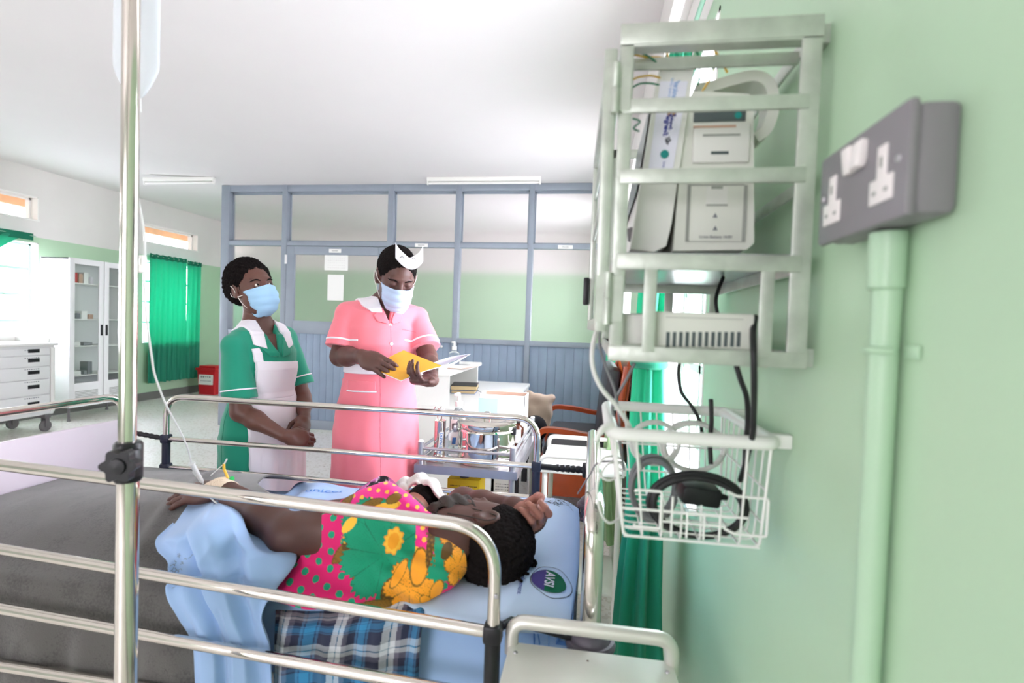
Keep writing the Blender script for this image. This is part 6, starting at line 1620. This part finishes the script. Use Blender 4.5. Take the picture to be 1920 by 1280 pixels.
hair_l = disp(inter(hair_l, half((0, 0, -.055), (0, 0, -1))), lambda P: 0+.0008*np.sin(P[:, 0]*610+P[:, 1]*230)*np.sin(P[:, 1]*540-P[:, 2]*310)+.0008*np.sin(P[:, 2]*650+P[:, 0]*270)*np.sin(P[:, 0]*480+P[:, 1]*350))
hair_l = inter(hair_l, lambda P: np.where((P[:, 1] > -.035) & (P[:, 2] < -.012), .01, -.01).astype(np.float32))
roughen(piece(Pn, 'hair', 'hair', loc(hair_l, C, Rh), hl, hh, .003), .0024, 150)
mk_ = piece(Pn, 'face_mask', 'masklilac', loc(mask_local(), C, Rh), hl, hh, .0022)
for s in (-1, 1):
    a, b, c = [L2W(C, Rh, p) for p in ((s*.060, .040, -.026), (s*.081, .002, -.008), (s*.060, .036, -.088))]
    strap([a, a.lerp(b, .5)+Vector(Rh @ np.array((s*.006, 0, .004))), b+Vector(Rh @ np.array((s*.006, -.004, .02))), b+Vector(Rh @ np.array((s*.006, -.018, -.012))), c.lerp(b, .4)+Vector(Rh @ np.array((s*.006, 0, 0))), c], mk_)
    brow(Pn, s)
# starched paper cap on the crown
def capfn(u, v):
    a = (u-.5)*2; w = .056
    x = -.026+w*a; lowz = .098-.022*(1-a*a); top = lowz+.042+.006*abs(a)**6-.008*math.exp(-((a-.1)/.25)**2)
    y = .094-.044*a*a-.034*v-.008*v*abs(a)
    return tuple(L2W(C, Rh, (x, y, lowz+(top-lowz)*v)))
cp = MB().grid(capfn, 40, 12, .0014).build('nurse_cap', 'whitecloth', Pn['t'], 60)
MB().grid(lambda u, v: capfn(u, .0+.0*v) if False else tuple(Vector(capfn(u, .16))+Vector(Rh @ np.array((0, .0022, .003*v)))), 40, 2, .0005).build('cap_fold', 'paper', cp)
for x_ in (-.035, .012): MB().tube(spline([L2W(C, Rh, (x_-.008, .082, .112)), L2W(C, Rh, (x_, .078, .120)), L2W(C, Rh, (x_+.010, .080, .113))], 4), .0012, 6).build('cap_clip', 'black', cp)

# yellow folder she holds open
fld = thing('folder', 'open yellow card folder held in both hands by the nurse in pink', 'folder', (-.70, 1.87, 1.17))
fT, fR, fB, fL = UY(757, 657, 1.965), UY(828, 686, 1.915), UY(752, 713, 1.815), UY(697, 690, 1.865)
def quadgrid(a, b, c, d, bow=0.0, up=Vector((0, 0, 1))): return lambda u, v: tuple((a.lerp(b, u)).lerp(d.lerp(c, u), v)+up*(bow*math.sin(u*3.14)))
MB().grid(quadgrid(fL, fT, fR, fB, .004), 14, 10, .0016).build('cover', 'yellow', fld)
nrm = (fT-fL).cross(fB-fL).normalized(); nrm = nrm if nrm.y > 0 else -nrm
MB().grid(quadgrid(*[p+nrm*.0035+(p-(fL+fR)/2)*.02 for p in (fL, fT, fR, fB)], .005), 14, 10, .003).build('papers', 'paper', fld)
e0, e1 = fL.lerp(fT, .05), fB.lerp(fR, .05); mb = MB()
for k in (0, .018): 
    a, b = fL.lerp(fT, .16+k), fB.lerp(fR, .16+k); mb.tube([a-nrm*.0012, b-nrm*.0012], .0014, 6)
mb.build('cord', 'brown', fld)
sa, sb = UY(806, 678, 1.95), UY(826, 686, 1.92)
MB().grid(lambda u, v: tuple(UY(800+82*u, 684-20*u**1.3+8*v*(1-u)-6*math.sin(u*3.1)*(1-v), 1.95+.09*u+.03*v)), 16, 6, .0008).build('page', 'lilacpaper', fld)
MB().grid(lambda u, v: tuple(UY(822+60*u, 690-27*u**1.2+7*v*(1-u), 1.955+.08*u+.03*v)), 14, 5, .0008).build('page', 'paper', fld)

# ------------------------------------------------------------------ nurse in green with a white apron
gc = (-1.415, 2.09); gf = (.93, -.37)
f2 = Vector((*gf, 0)).normalized(); r2 = Vector((f2.y, -f2.x, 0))
GW = lambda a, b, z: Vector((gc[0]+a*r2.x+b*f2.x, gc[1]+a*r2.y+b*f2.y, z))
gprof = [(.50, 0, .02, .170, .165), (.62, 0, .015, .170, .160), (.74, 0, .005, .172, .150), (.86, 0, -.006, .172, .140), (.94, 0, -.004, .160, .128), (1.06, 0, .004, .126, .104), (1.16, 0, .012, .136, .118), (1.23, 0, .006, .142, .114), (1.305, 0, -.008, .122, .082)]
gCh = UY(474, 540, 2.075)
g_arms = dict(R=(UY(441, 648, 1.955), UY(451, 772, 1.935), UY(531, 816, 1.945)), L=(UY(533, 632, 2.21), UY(566, 745, 2.22), UY(571, 782, 2.13)))
ghR = (UY(574, 822, 2.0)-g_arms['R'][2]).normalized(); ghL = (UY(560, 822, 2.0)-g_arms['L'][2]).normalized()
Gn = nurse('person', 'nurse in a green uniform dress and white apron standing with her hands clasped', gc, gf, gCh,
           Vector((.90, -.46, .16)), Vector((-.30, .0, .95)), GW(.004, -.030, 1.345), g_arms, gprof, 'skin1', 'green',
           [(g_arms['R'][2]+ghR*.014, mirror(axes(ghR, Vector((.1, -.75, .5)))), dict(curl=(.55, .7, .5), spread=.0, thumb=(.5, .3, .3)), .94), (g_arms['L'][2]+ghL*.012, axes(ghL, Vector((.75, -.5, .2))), dict(curl=(.5, .7, .5), spread=.02, thumb=(.3, .5, .2)), .94)], None, 1.0, True, .5, 5)
finish_dress(Gn, 'green', [(-.048, 1.44), (.048, 1.44), (.040, 1.33), (.006, 1.222), (-.030, 1.33)])
lo, hi = Gn['lo'], Gn['hi']; bA, bB = (lo[0], lo[1], 1.12), (hi[0], hi[1], 1.46)
for s in (-1, 1):
    pol = [(s*.046, 1.42), (s*.078, 1.405), (s*.100, 1.350), (s*.096, 1.262), (s*.050, 1.245), (s*.046, 1.30)]
    piece(Gn, 'collar', 'whitecloth', inter(shell(Gn['dressf'], -.003, .0075), fpoly(Gn, pol), front(Gn, -.085)), bA, bB)
    lap = [(s*.042, 1.30), (s*.072, 1.246), (s*.050, 1.216), (s*.008, 1.210), (s*.006, 1.225)]
    piece(Gn, 'lapel', 'green', inter(shell(Gn['dressf'], -.003, .0055), fpoly(Gn, lap), front(Gn, 0)), bA, bB)
bib = [(-.098, 1.188), (.098, 1.196), (.094, 1.11), (.090, 1.035), (-.090, 1.035), (-.098, 1.11)]
piece(Gn, 'apron_bib', 'whitecloth', inter(shell(Gn['trunk'], -.002, .0135), fpoly(Gn, bib), front(Gn, .01)), (lo[0], lo[1], 1.0), (hi[0], hi[1], 1.24))
piece(Gn, 'apron_strap', 'whitecloth', inter(shell(Gn['dressf'], -.003, .006), fpoly(Gn, [(.070, 1.19), (.100, 1.19), (.105, 1.245), (.078, 1.25)]), front(Gn, .0)), bA, bB)
piece(Gn, 'apron_waistband', 'whitecloth', inter(shell(Gn['trunk'], -.002, .0125), zband(1.030, 1.072)), (lo[0], lo[1], 1.0), (hi[0], hi[1], 1.1))
apr = shell(umin(Gn['dress'], disp(Gn['trunk'], lambda P: -.004+(.0075*np.clip((1.03-P[:, 2])*4, 0, 1)*np.sin(((P-npv(Gn['Cb']))@Gn['Rb'].astype(np.float32))[:, 0]*62+1.5*np.sin(P[:, 2]*9))).astype(np.float32))), -.002, .010)
piece(Gn, 'apron_skirt', 'whitecloth', inter(apr, zband(.52, 1.036), fpoly(Gn, [(-.19, .5), (.125, .5), (.120, 1.04), (-.19, 1.04)]), front(Gn, -.01)), (lo[0], lo[1], .5), (hi[0], hi[1], 1.06), .004)
for i in (0, 1): sleeve_trim(Gn, i, .66, .006, 'whitecloth', 'sleeve_trim')
piece(Gn, 'seam', 'greendark', inter(shell(Gn['dressf'], -.003, .0012), polyx([(-.01, 1.2), (-.007, 1.2), (-.002, .55), (-.005, .55)], GW(0, 0, 0), Gn['f'], (0, 0, 1)), half(GW(.02, 0, 0), -Gn['r'])), (lo[0], lo[1], .55), (hi[0], hi[1], 1.2), .0018)
C, Rh = Gn['Ch'], Gn['Rh']; hl, hh = Vector(C)-Vector((.18, .18, .18)), Vector(C)+Vector((.18, .18, .18))
hair_l = smin(.03, ell((0, -.034, .042), (.090, .104, .099)), ell((0, -.078, .004), (.074, .060, .070)))
hair_l = sub(hair_l, polyx([(-.2, -.4), (.010, -.4), (.014, -.045), (.038, .012), (.055, .045), (.070, .078), (.3, .090), (.3, -.4)], (0, 0, 0), (0, 1, 0), (0, 0, 1)), .006)
hair_l = disp(inter(hair_l, half((0, 0, -.062), (0, 0, -1))), lambda P: 0+.0017*np.sin(P[:, 0]*610+P[:, 1]*230)*np.sin(P[:, 1]*540-P[:, 2]*310)+.0017*np.sin(P[:, 2]*650+P[:, 0]*270)*np.sin(P[:, 0]*480+P[:, 1]*350)+.003*np.sin(P[:, 0]*31+1)*np.sin(P[:, 2]*37)*np.sin(P[:, 1]*29))
hair_l = inter(hair_l, lambda P: np.where((P[:, 1] > -.030) & (P[:, 2] < -.014), .01, -.01).astype(np.float32))
roughen(piece(Gn, 'hair', 'hair', loc(hair_l, C, Rh), hl, hh, .003), .0055, 115)
mk_ = piece(Gn, 'face_mask', 'mask', loc(mask_local(), C, Rh), hl, hh, .0022)
for s in (-1, 1):
    a, b, c = [L2W(C, Rh, p) for p in ((s*.061, .036, -.030), (s*.083, -.004, .004), (s*.060, .034, -.088))]
    e_ = L2W(C, Rh, (s*.084, -.022, -.028))
    strap([a, L2W(C, Rh, (s*.076, .012, -.034)), e_, L2W(C, Rh, (s*.086, -.026, -.012))], mk_)
    strap([c, L2W(C, Rh, (s*.074, .018, -.055)), b, L2W(C, Rh, (s*.086, -.016, .016))], mk_)
    brow(Gn, s); eye(Gn, s, (-.30, .05))
# ------------------------------------------------------------------ the patient lying on her side, back to the camera
pt_ = thing('person', 'patient lying in the bed under a flowered cloth, one fist above her head', 'person', (-.6, 1.25, .745))
RT = np.array([[1, 0, 0], [0, -.64, .77], [0, .77, .64]]).T          # columns: along, shoulder axis, front-back axis
hC = Vector((-.236, 1.205, .872)); Rhp = axes(Vector((-.50, .72, .46)), Vector((.82, .56, .02)))
Hp = loc(head_local(False), hC, Rhp, 1.0)
nkb = Vector((-.375, 1.165, .862)); nkt = L2W(hC, Rhp, (0, -.02, -.07))
lsh, lel, lwr = UY(700, 975, 1.150), UY(545, 1003, 1.140), UY(415, 915, 1.295)
rsh, rel, rwr = Vector((-.43, 1.34, .815)), UY(868, 941, 1.50), UY(966, 952, 1.325)
tor = smin(.06, ell((-.480, 1.215, .850), (.125, .146, .100), RT), ell((-.63, 1.20, .81), (.15, .095, .080), RT), ell((-.88, 1.26, .80), (.15, .085, .070), RT))
la = limb((lsh+Vector((.05, 0, 0)), .055), (lsh.lerp(lel, .5), .050), (lel, .043)); la += limb((lel, .043), (lel.lerp(lwr, .35), .043), (lwr, .027))
ra = limb((rsh, .050), (rel, .040), (rel.lerp(rwr, .4), .036), (rwr, .024))
lg = limb((Vector((-.93, 1.36, .795)), .045), (Vector((-1.25, 1.50, .79)), .034), (Vector((-1.60, 1.44, .778)), .022)); lg += limb((Vector((-.93, 1.28, .795)), .045), (Vector((-1.22, 1.40, .79)), .034), (Vector((-1.58, 1.36, .778)), .022))
lg += [ell((-1.62, 1.42, .775), (.03, .06, .02)), ell((-1.60, 1.34, .775), (.03, .06, .02))]
ld = (UY(336, 927, 1.275)-lwr).normalized(); LH = axes(ld, Vector((0, -.42, .9)))
lhq, ltips, _ = hand_local(curl=(.25, .22, .15), spread=.06, thumb=(.5, .3, .2))
rd_ = (UY(1024, 1000, 1.235)-rwr).normalized(); RH = axes(rd_, Vector((.15, .62, -.70)))
rhq, rtips, rth = hand_local(curl=(1.0, 1.15, .75), spread=.02, thumb=(.55, .55, .42), curls=[(.75, .95, .6), (1.05, 1.2, .8), (1.1, 1.25, .85), (1.15, 1.25, .9)])
LHf, RHf = loc(lhq, lwr+ld*.010, LH, .98), loc(rhq, rwr+rd_*.006, RH, 1.08)
flesh = smin(.035, tor, cap(lsh+Vector((.03, .02, -.01)), rsh, .055, .05), cap(nkb+Vector((-.05, .02, -.01)), nkt, .062, .052), *[f for f in la[:2]], ra[0])
flesh = smin(.022, flesh, *la, *ra[1:]); flesh = smin(.02, flesh, *lg); flesh = smin(.010, flesh, Hp); flesh = smin(.010, flesh, LHf, RHf)
# breast / shoulder swell on the far side
flesh = smin(.04, flesh, ell(UY(703, 958, 1.39), (.058, .06, .065)))
po = body('body', flesh, (-1.78, 1.02, .70), (.06, 1.68, 1.10), .0042, ['skin3', 'palm'], pt_)
cen = np.zeros(len(po.data.polygons)*3); po.data.polygons.foreach_get('center', cen); cen = cen.reshape(-1, 3)+np.array(WL[po.name])
hq_ = RHf(cen.astype(np.float32)); ql = (cen-np.array(rwr+rd_*.006))@np.array(RH)/1.08
po.data.polygons.foreach_set('material_index', ((hq_ < .0022) & (ql[:, 2] < -.003) & (ql[:, 1] > .012)).astype(int).tolist())
# palm and finger skin is lighter: nails
for (tips, C_, R_) in ((ltips, lwr+ld*.010, LH), (rtips, rwr+rd_*.006, RH)):
    for p, d in tips:
        w = L2W(C_, R_, p, .98); dd = Vector(np.array(R_) @ np.array(d)); bk = Vector(np.array(R_) @ np.array((0, d[2], -d[1]))) * -1
        MB().sphere(w-dd*.001+bk*.0042, (.0038, .0038, .0026), 8, 6).build('nail', 'nail', pt_, 180)
# hair: cornrows with loose plait ends
hl_ = smin(.03, ell((0, -.018, .028), (.0785, .0965, .0925)), ell((0, -.055, .000), (.066, .058, .070)))
hl_ = sub(hl_, polyx([(-.2, -.4), (.000, -.4), (.004, -.045), (.020, .012), (.045, .050), (.066, .080), (.3, .095), (.3, -.4)], (0, 0, 0), (0, 1, 0), (0, 0, 1)), .006)
hl_ = inter(hl_, half((0, 0, -.068), (0, .25, -1)))
hl_ = inter(hl_, lambda P: np.where((P[:, 1] > -.020) & (P[:, 2] < -.010), .01, -.01).astype(np.float32))
hl_ = disp(hl_, lambda P: (.0014*np.sin(P[:, 0]*420+P[:, 1]*60)+.0016*np.sin(P[:, 1]*560+P[:, 2]*330+P[:, 0]*90)*np.sin(P[:, 2]*610-P[:, 1]*280)).astype(np.float32))
hr = roughen(body('hair', loc(hl_, hC, Rhp), tuple(hC-Vector((.16, .16, .16))), tuple(hC+Vector((.16, .16, .16))), .003, 'hair', pt_), .003, 130)
def plait(pts, r0, r1):
    P = spline(pts, 10); n = len(P); return MB().tube(P, [(r0+(r1-r0)*i/n)*(1+.22*math.sin(i*1.7)) for i in range(n)], 8).build('plait', 'hair', hr, 180)
pz = lambda px, py, dz=0.0: on_pillow(px, py)+Vector((0, 0, .006+dz))
plait([hC+Vector((.045, -.075, -.02)), pz(958, 1052, .012), pz(975, 1066, .006), pz(992, 1066, .004), pz(1003, 1063, .002), pz(998, 1057, .004), pz(988, 1062, .006)], .008, .004)
plait([hC+Vector((.03, -.08, -.03)), pz(948, 1056, .012), pz(965, 1072, .003), pz(982, 1080, .002), pz(992, 1082, .002)], .007, .003)
plait([hC+Vector((.02, -.085, -.03)), pz(944, 1062, .01), pz(958, 1078, .002), pz(972, 1090, .001), pz(979, 1096, .001)], .006, .0028)
# charcoal face mask with its loop to the ear
mkp = body('face_mask', loc(disp(mask_local(), lambda P: .0012*np.sin(P[:, 2]*190)), hC, Rhp, .98), tuple(hC-Vector((.17, .17, .17))), tuple(hC+Vector((.17, .17, .17))), .0025, 'maskblack', pt_)
for s in (-1, 1):
    strap([L2W(hC, Rhp, (s*.063, .040, -.030)), L2W(hC, Rhp, (s*.074, .016, -.010)), L2W(hC, Rhp, (s*.085, -.014, .012)), L2W(hC, Rhp, (s*.086, -.022, -.014)), L2W(hC, Rhp, (s*.076, .006, -.050)), L2W(hC, Rhp, (s*.062, .036, -.088))], mkp, .0013, 'ear_loop', 'maskblack')
# dark dress
drs = inter(off(tor, .006), half((-.545, 0, 0), (1, 0, .25)), half((-.80, 0, 0), (-1, 0, 0)))
body('dress', drs, (-1.1, 1.02, .72), (-.4, 1.5, 1.02), .005, 'blackcloth', pt_)
# flowered black strap over the shoulder swell
st_ = [UY(646, 956, 1.40), UY(662, 934, 1.43), UY(684, 915, 1.45), UY(708, 909, 1.455), UY(730, 916, 1.44), UY(746, 932, 1.42), UY(752, 948, 1.40)]
P_ = spline(st_, 12); n = len(P_); vs = []; cl = []
cols_ = [lin((36, 32, 40)), lin((224, 120, 190)), lin((236, 214, 232)), lin((36, 32, 40)), lin((240, 170, 214))]
for i, p in enumerate(P_):
    w = .030*math.sin(min(1, .25+i/n*1.6)*1.57)*min(1, (n-i)/n*3+.2)
    for k in range(15):
        t_ = (k/14-.5)*2; vs.append((p.x-.10*w*t_+.004*math.sin(k), p.y-w*t_*.75, p.z-.35*w*t_*abs(t_)-.25*w*t_+.004*math.sin(k*1.3+i*.2)))
        q = mnoise.noise(Vector((i*.11, k*.20, 2.3))); q2 = mnoise.noise(Vector((i*.3, k*.45, 7)))
        cl.append(cols_[1] if q > .22 else cols_[2] if q > .12 and q2 > 0 else cols_[4] if q2 > .42 else cols_[0])
V = np.array(vs); fs = [(i*15+k, (i+1)*15+k, (i+1)*15+k+1, i*15+k+1) for i in range(n-1) for k in range(14)]
mk('dress_strap', V, fs, 'col', pt_, 180, 'black strap printed with pink flowers', None, np.array(cl))

# ------------------------------------------------------------------ flowered cloth over her back
VD = Vector((-.33, 1, -.42)).normalized(); VU = Vector((1, .33, 0)).normalized(); VV = VU.cross(VD).normalized()
if VV.z < 0: VV = -VV
O_ = UY(700, 1040, 1.10)
def uvp(px, py, Y=1.12): q = UY(px, py, Y)-O_; return (q.dot(VU), q.dot(VV))
reg = [uvp(614, 968, 1.2), uvp(660, 944, 1.30), uvp(700, 926, 1.36), uvp(735, 912, 1.36), uvp(770, 935, 1.34), uvp(800, 962, 1.30), uvp(848, 985, 1.22), uvp(872, 1040, 1.12), uvp(879, 1076, 1.08), uvp(845, 1106, 1.06), uvp(800, 1128, 1.05), uvp(745, 1139, 1.045), uvp(640, 1156, 1.04), uvp(500, 1165, 1.03), uvp(498, 1135, 1.05), uvp(530, 1090, 1.08), uvp(562, 1045, 1.10), uvp(592, 1000, 1.12)]
def cl_body(P):
    base = smin(.05, off(tor, .012), cap(lsh+Vector((.07, .0, .0)), lsh.lerp(lel, .42), .060, .058), ell(UY(835, 1045, 1.13), (.06, .06, .055)), ell(UY(800, 1085, 1.10), (.075, .05, .045)), ell(UY(700, 1110, 1.10), (.10, .05, .05)), ell(UY(600, 1110, 1.10), (.09, .05, .045)), ell(UY(715, 950, 1.38), (.075, .06, .07)), ell(UY(800, 985, 1.34), (.06, .06, .05)), ell(UY(570, 1128, 1.085), (.10, .045, .035)))
    q = P-npv(O_); u = q@npv(VU); v = q@npv(VV)
    f1 = .0055*np.sin((u*.55+v*.9)*115+1.3*np.sin(u*17))*np.clip((u+.02)*9, 0, 1)
    f2_ = .0042*np.sin((u*.8-v*.5)*70+2)*np.clip((-.0-v)*9, 0, 1)
    f3 = .0020*np.sin((u*.9+v*.35)*48+.8)
    return (base(P)+f1+f2_+f3).astype(np.float32)
ckreg = polyx(reg, O_, VU, VV)
cloth_f = inter(cl_body, lambda P: ckreg(P)-.0, half((0, 0, .752), (0, 0, -1)))
def pattern(V):
    q = V-np.array(O_); u = q@np.array(VU); v = q@np.array(VV)
    k = 845.0; X = 700+u*k; Y = 1040-v*k
    wob = np.array([mnoise.noise(Vector((x*.03, y*.03, 1))) for x, y in zip(X, Y)])
    mag, pinkb, grn, grd, org, yel, brn, brd = [np.array(lin(c)) for c in ((214, 14, 104), (240, 40, 140), (0, 146, 108), (0, 118, 86), (244, 160, 34), (250, 190, 60), (134, 96, 20), (92, 66, 18))]
    C = np.tile(mag, (len(V), 1))
    def dots(m, step, r, col, ox=0, oy=0, rot=.5):
        a = (X-ox)*math.cos(rot)+(Y-oy)*math.sin(rot); b = -(X-ox)*math.sin(rot)+(Y-oy)*math.cos(rot)
        row = np.floor(b/step); a2 = np.mod(a+row*step*.5, step)-step/2; b2 = np.mod(b, step)-step/2
        C[m & (a2*a2+b2*b2 < r*r)] = col
    dots(np.ones(len(V), bool), 27, 6.6, grn)
    # right-hand ground: green, then the bright pink strip with yellow dots
    right = X > 786+.10*(1080-Y)
    C[right] = grn
    strip = (X > 764+.05*(1040-Y)) & (X < 812-.28*(Y-1000)*(Y > 1040)) & (Y < 1095)
    C[strip] = pinkb; dots(strip, 19, 4.6, yel, 3, 5, .3); dots(strip, 38, 2.0, grd, 9, 2, .3)
    top = (Y < 968) & (X > 655)
    C[top] = pinkb; dots(top, 18, 4.0, yel, 0, 0, .2)
    low = (X > 812) & (Y > 1086); C[low] = mag; dots(low, 22, 6, grn)
    def petals(cx, cy, R, n, rot, col, line, ex=1.0, lobes=.30, m=None, tilt=0.0, inner=.1):
        dx, dy = X-cx, Y-cy; a0 = dx*math.cos(tilt)+dy*math.sin(tilt); b0 = (-dx*math.sin(tilt)+dy*math.cos(tilt))*ex
        r = np.hypot(a0, b0); th = np.arctan2(b0, a0)-rot
        ph = np.abs(np.sin(th*n/2)); Rr = R*(1-lobes+lobes*ph**.6+.04*np.sin(th*n*6)+.05*wob)
        ins = (r < Rr) & (m if m is not None else True)
        C[ins] = col
        C[ins & ((ph < .10) | (r > Rr-2.2))] = line
        C[ins & (np.abs(np.sin(th*n*5)) < .16) & (r > R*.25) & (r < R*.8)] = line*.5+col*.5
    def blob(cx, cy, rx, ry, rot, col, line=None, jag=0.0):
        dx, dy = X-cx, Y-cy; a = dx*math.cos(rot)+dy*math.sin(rot); b = -dx*math.sin(rot)+dy*math.cos(rot); r = np.hypot(a/rx, b/ry)+jag*np.sin(np.arctan2(b, a)*9)*.1+.08*wob
        C[r < 1] = col
        if line is not None: C[(r < 1) & (r > .88)] = line
    def leaf(cx, cy, L, w, rot, col, line):
        dx, dy = X-cx, Y-cy; a = (dx*math.cos(rot)+dy*math.sin(rot))/L; b = (-dx*math.sin(rot)+dy*math.cos(rot))
        ww = w*np.clip(1-a*a, 0, 1)**.8; ins = (np.abs(a) < 1) & (np.abs(b) < ww)
        C[ins] = col; C[ins & ((np.abs(b) > ww-1.8) | (np.abs(np.sin(b*.9+a*4)) < .14))] = line
    leaf(655, 1028, 42, 15, -.65, brn, brd); leaf(672, 1056, 30, 9, 1.75, brn, brd); blob(667, 1010, 30, 10, -.65, brd); dots((np.hypot(X-667, (Y-1010)) < 26) & (Y < 1018+.0*X), 8, 2.6, yel*.7, 0, 0, .4)
    petals(700, 984, 62, 7, .3, grn, grd, 1.25, .25, (Y < 1030) | (X < 690)); blob(705, 972, 14, 9, 0, yel, org, 1)
    petals(722, 1040, 84, 8, .2, grn, grd, 1.0, .22, X < 778); blob(738, 1016, 17, 24, .25, yel, org, 1); blob(738, 1016, 10, 15, .25, org)
    blob(655, 985, 18, 9, -.8, yel); leaf(690, 952, 28, 11, -.45, brn, brd); blob(722, 955, 26, 8, -.15, yel, org); blob(735, 940, 16, 9, -.4, brn, brd)
    leaf(640, 948, 26, 9, -.9, brn, brd)
    blob(745, 1105, 26, 30, .5, brd); dots((np.hypot(X-745, (Y-1105)) < 26), 9, 2.8, brn, 0, 0, .3)
    leaf(690, 1132, 60, 14, -.25, brn, brd)
    petals(770, 1096, 50, 6, .5, org, brn, 1.05, .45, (X < 812) & (X > 722)); blob(786, 1062, 16, 34, .12, org, brn); blob(750, 1072, 9, 30, .5, org, brn)
    blob(806, 1022, 7, 42, .12, brd); dots((np.abs(X-806) < 8) & (np.abs(Y-1022) < 40), 8, 2.4, brn, 0, 0, .3)
    petals(846, 1002, 25, 5, .8, org, brn, .7, .4); petals(856, 1062, 27, 5, .2, org, brn, .75, .4); blob(818, 1100, 11, 20, .4, org, brn); blob(800, 1118, 14, 9, .6, org, brn)
    blob(835, 1035, 10, 16, .4, brd)
    C *= (1+.05*wob[:, None])
    return C
kt = body('flowered_cloth', cloth_f, (-.88, 1.015, .745), (-.20, 1.50, 1.06), .0019, 'col', None, None, pattern)
tag(kt, 'bright pink, green and orange flowered cloth wrapped over the back of the patient', 'cloth')

# ------------------------------------------------------------------ the baby under the towel
bC = UY(786, 952, 1.43); bb_ = thing('person', 'baby lying against the far side of the patient with a towel over its head', 'person', (bC.x, bC.y, .75))
Rbb = axes(Vector((-.12, -.80, .35)), Vector((.35, .40, .80)))
bh = loc(head_local(False), bC, Rbb, .62)
bbody = smin(.03, cap(bC+Vector((-.03, .02, -.05)), bC+Vector((-.10, .03, -.065)), .045, .05), cap(bC+Vector((-.10, .03, -.065)), bC+Vector((-.24, .05, -.065)), .05, .035), bh)
body('body', bbody, tuple(bC-Vector((.34, .12, .14))), tuple(bC+Vector((.12, .16, .12))), .0035, 'skinbaby', bb_)
bhair = inter(ell((0, -.014, .030), (.0775, .096, .0895)), polyx([(-.2, -.2), (.0, -.2), (.03, .02), (.075, .06), (.05, .2), (-.2, .2)], (0, 0, 0), (0, 1, 0), (0, 0, 1)))
body('hair', loc(bhair, bC, Rbb, .62), tuple(bC-Vector((.1, .1, .1))), tuple(bC+Vector((.1, .1, .1))), .003, 'hair', bb_)
tw_rows = patch_surface([
    [(716, 930, 1.52), (738, 912, 1.54), (762, 900, 1.555), (785, 894, 1.56), (805, 899, 1.55), (822, 918, 1.53), (836, 942, 1.50)],
    [(724, 928, 1.47), (745, 911, 1.485), (766, 899, 1.50), (787, 893, 1.50), (808, 900, 1.48), (826, 922, 1.46), (838, 948, 1.44)],
    [(734, 932, 1.45), (750, 916, 1.46), (768, 904, 1.465), (788, 899, 1.465), (809, 906, 1.45), (826, 928, 1.43), (838, 955, 1.41)],
    [(748, 940, 1.43), (760, 923, 1.435), (773, 912, 1.44), (789, 908, 1.435), (806, 916, 1.42), (822, 938, 1.405), (834, 966, 1.39)]])
def towel(u, v):
    p = tw_rows(u, v); g = .006*math.sin(u*26+v*4)+.004*math.sin(u*14-v*9); return (p.x+.3*g, p.y-.4*g, p.z+g)
tag(MB().grid(towel, 90, 40, .007).build('towel', 'towel', None, 180), 'off-white towel draped over the head of the baby', 'towel')

# ------------------------------------------------------------------ taped cannula on the wrist
cn = thing('cannula', 'taped cannula with a yellow sleeve and green cap on the wrist of the patient', 'cannula', tuple(lwr+Vector((0, 0, .03))))
ax_ = (lel-lwr).normalized(); tc_ = lwr+ax_*.018
tp = inter(shell(flesh, .0006, .003), half(tc_+ax_*.030, ax_+Vector((0, .0, .25))), half(tc_-ax_*.030, -ax_+Vector((0, .5, .1))), half(lwr+Vector((0, 0, -.010)), (0, 0, -1)))
body('tape', tp, tuple(lwr-Vector((.10, .10, .08))), tuple(lwr+Vector((.12, .10, .08))), .0022, 'tape', cn)
yb = raymarch(flesh, UY(428, 893, 1.30)+Vector((0, 0, .10)), (0, 0, -1)); 
MB().tube(spline([yb, yb+Vector((-.006, .0, .014)), yb+Vector((-.013, 0, .028)), yb+Vector((-.014, 0, .042))], 6), .0035, 10).build('sleeve', 'leadyellow', cn)
MB().tube([yb+Vector((-.014, 0, .040)), yb+Vector((-.005, .0, .056))], .0022, 8).build('tip', 'milky', cn)
q0 = yb+Vector((-.016, 0, .040)); MB().tube([q0, q0+Vector((-.030, -.01, -.030))], .0014, 8).build('needle_guard', 'milky', cn)
MB().lathe([(0, 0), (.006, 0), (.007, .003), (.006, .008), (0, .009)], yb+Vector((.010, 0, -.001)), 12, (.5, -.3, .8)).build('port_cap', 'capgreen', cn)
bpy.context.view_layer.update()
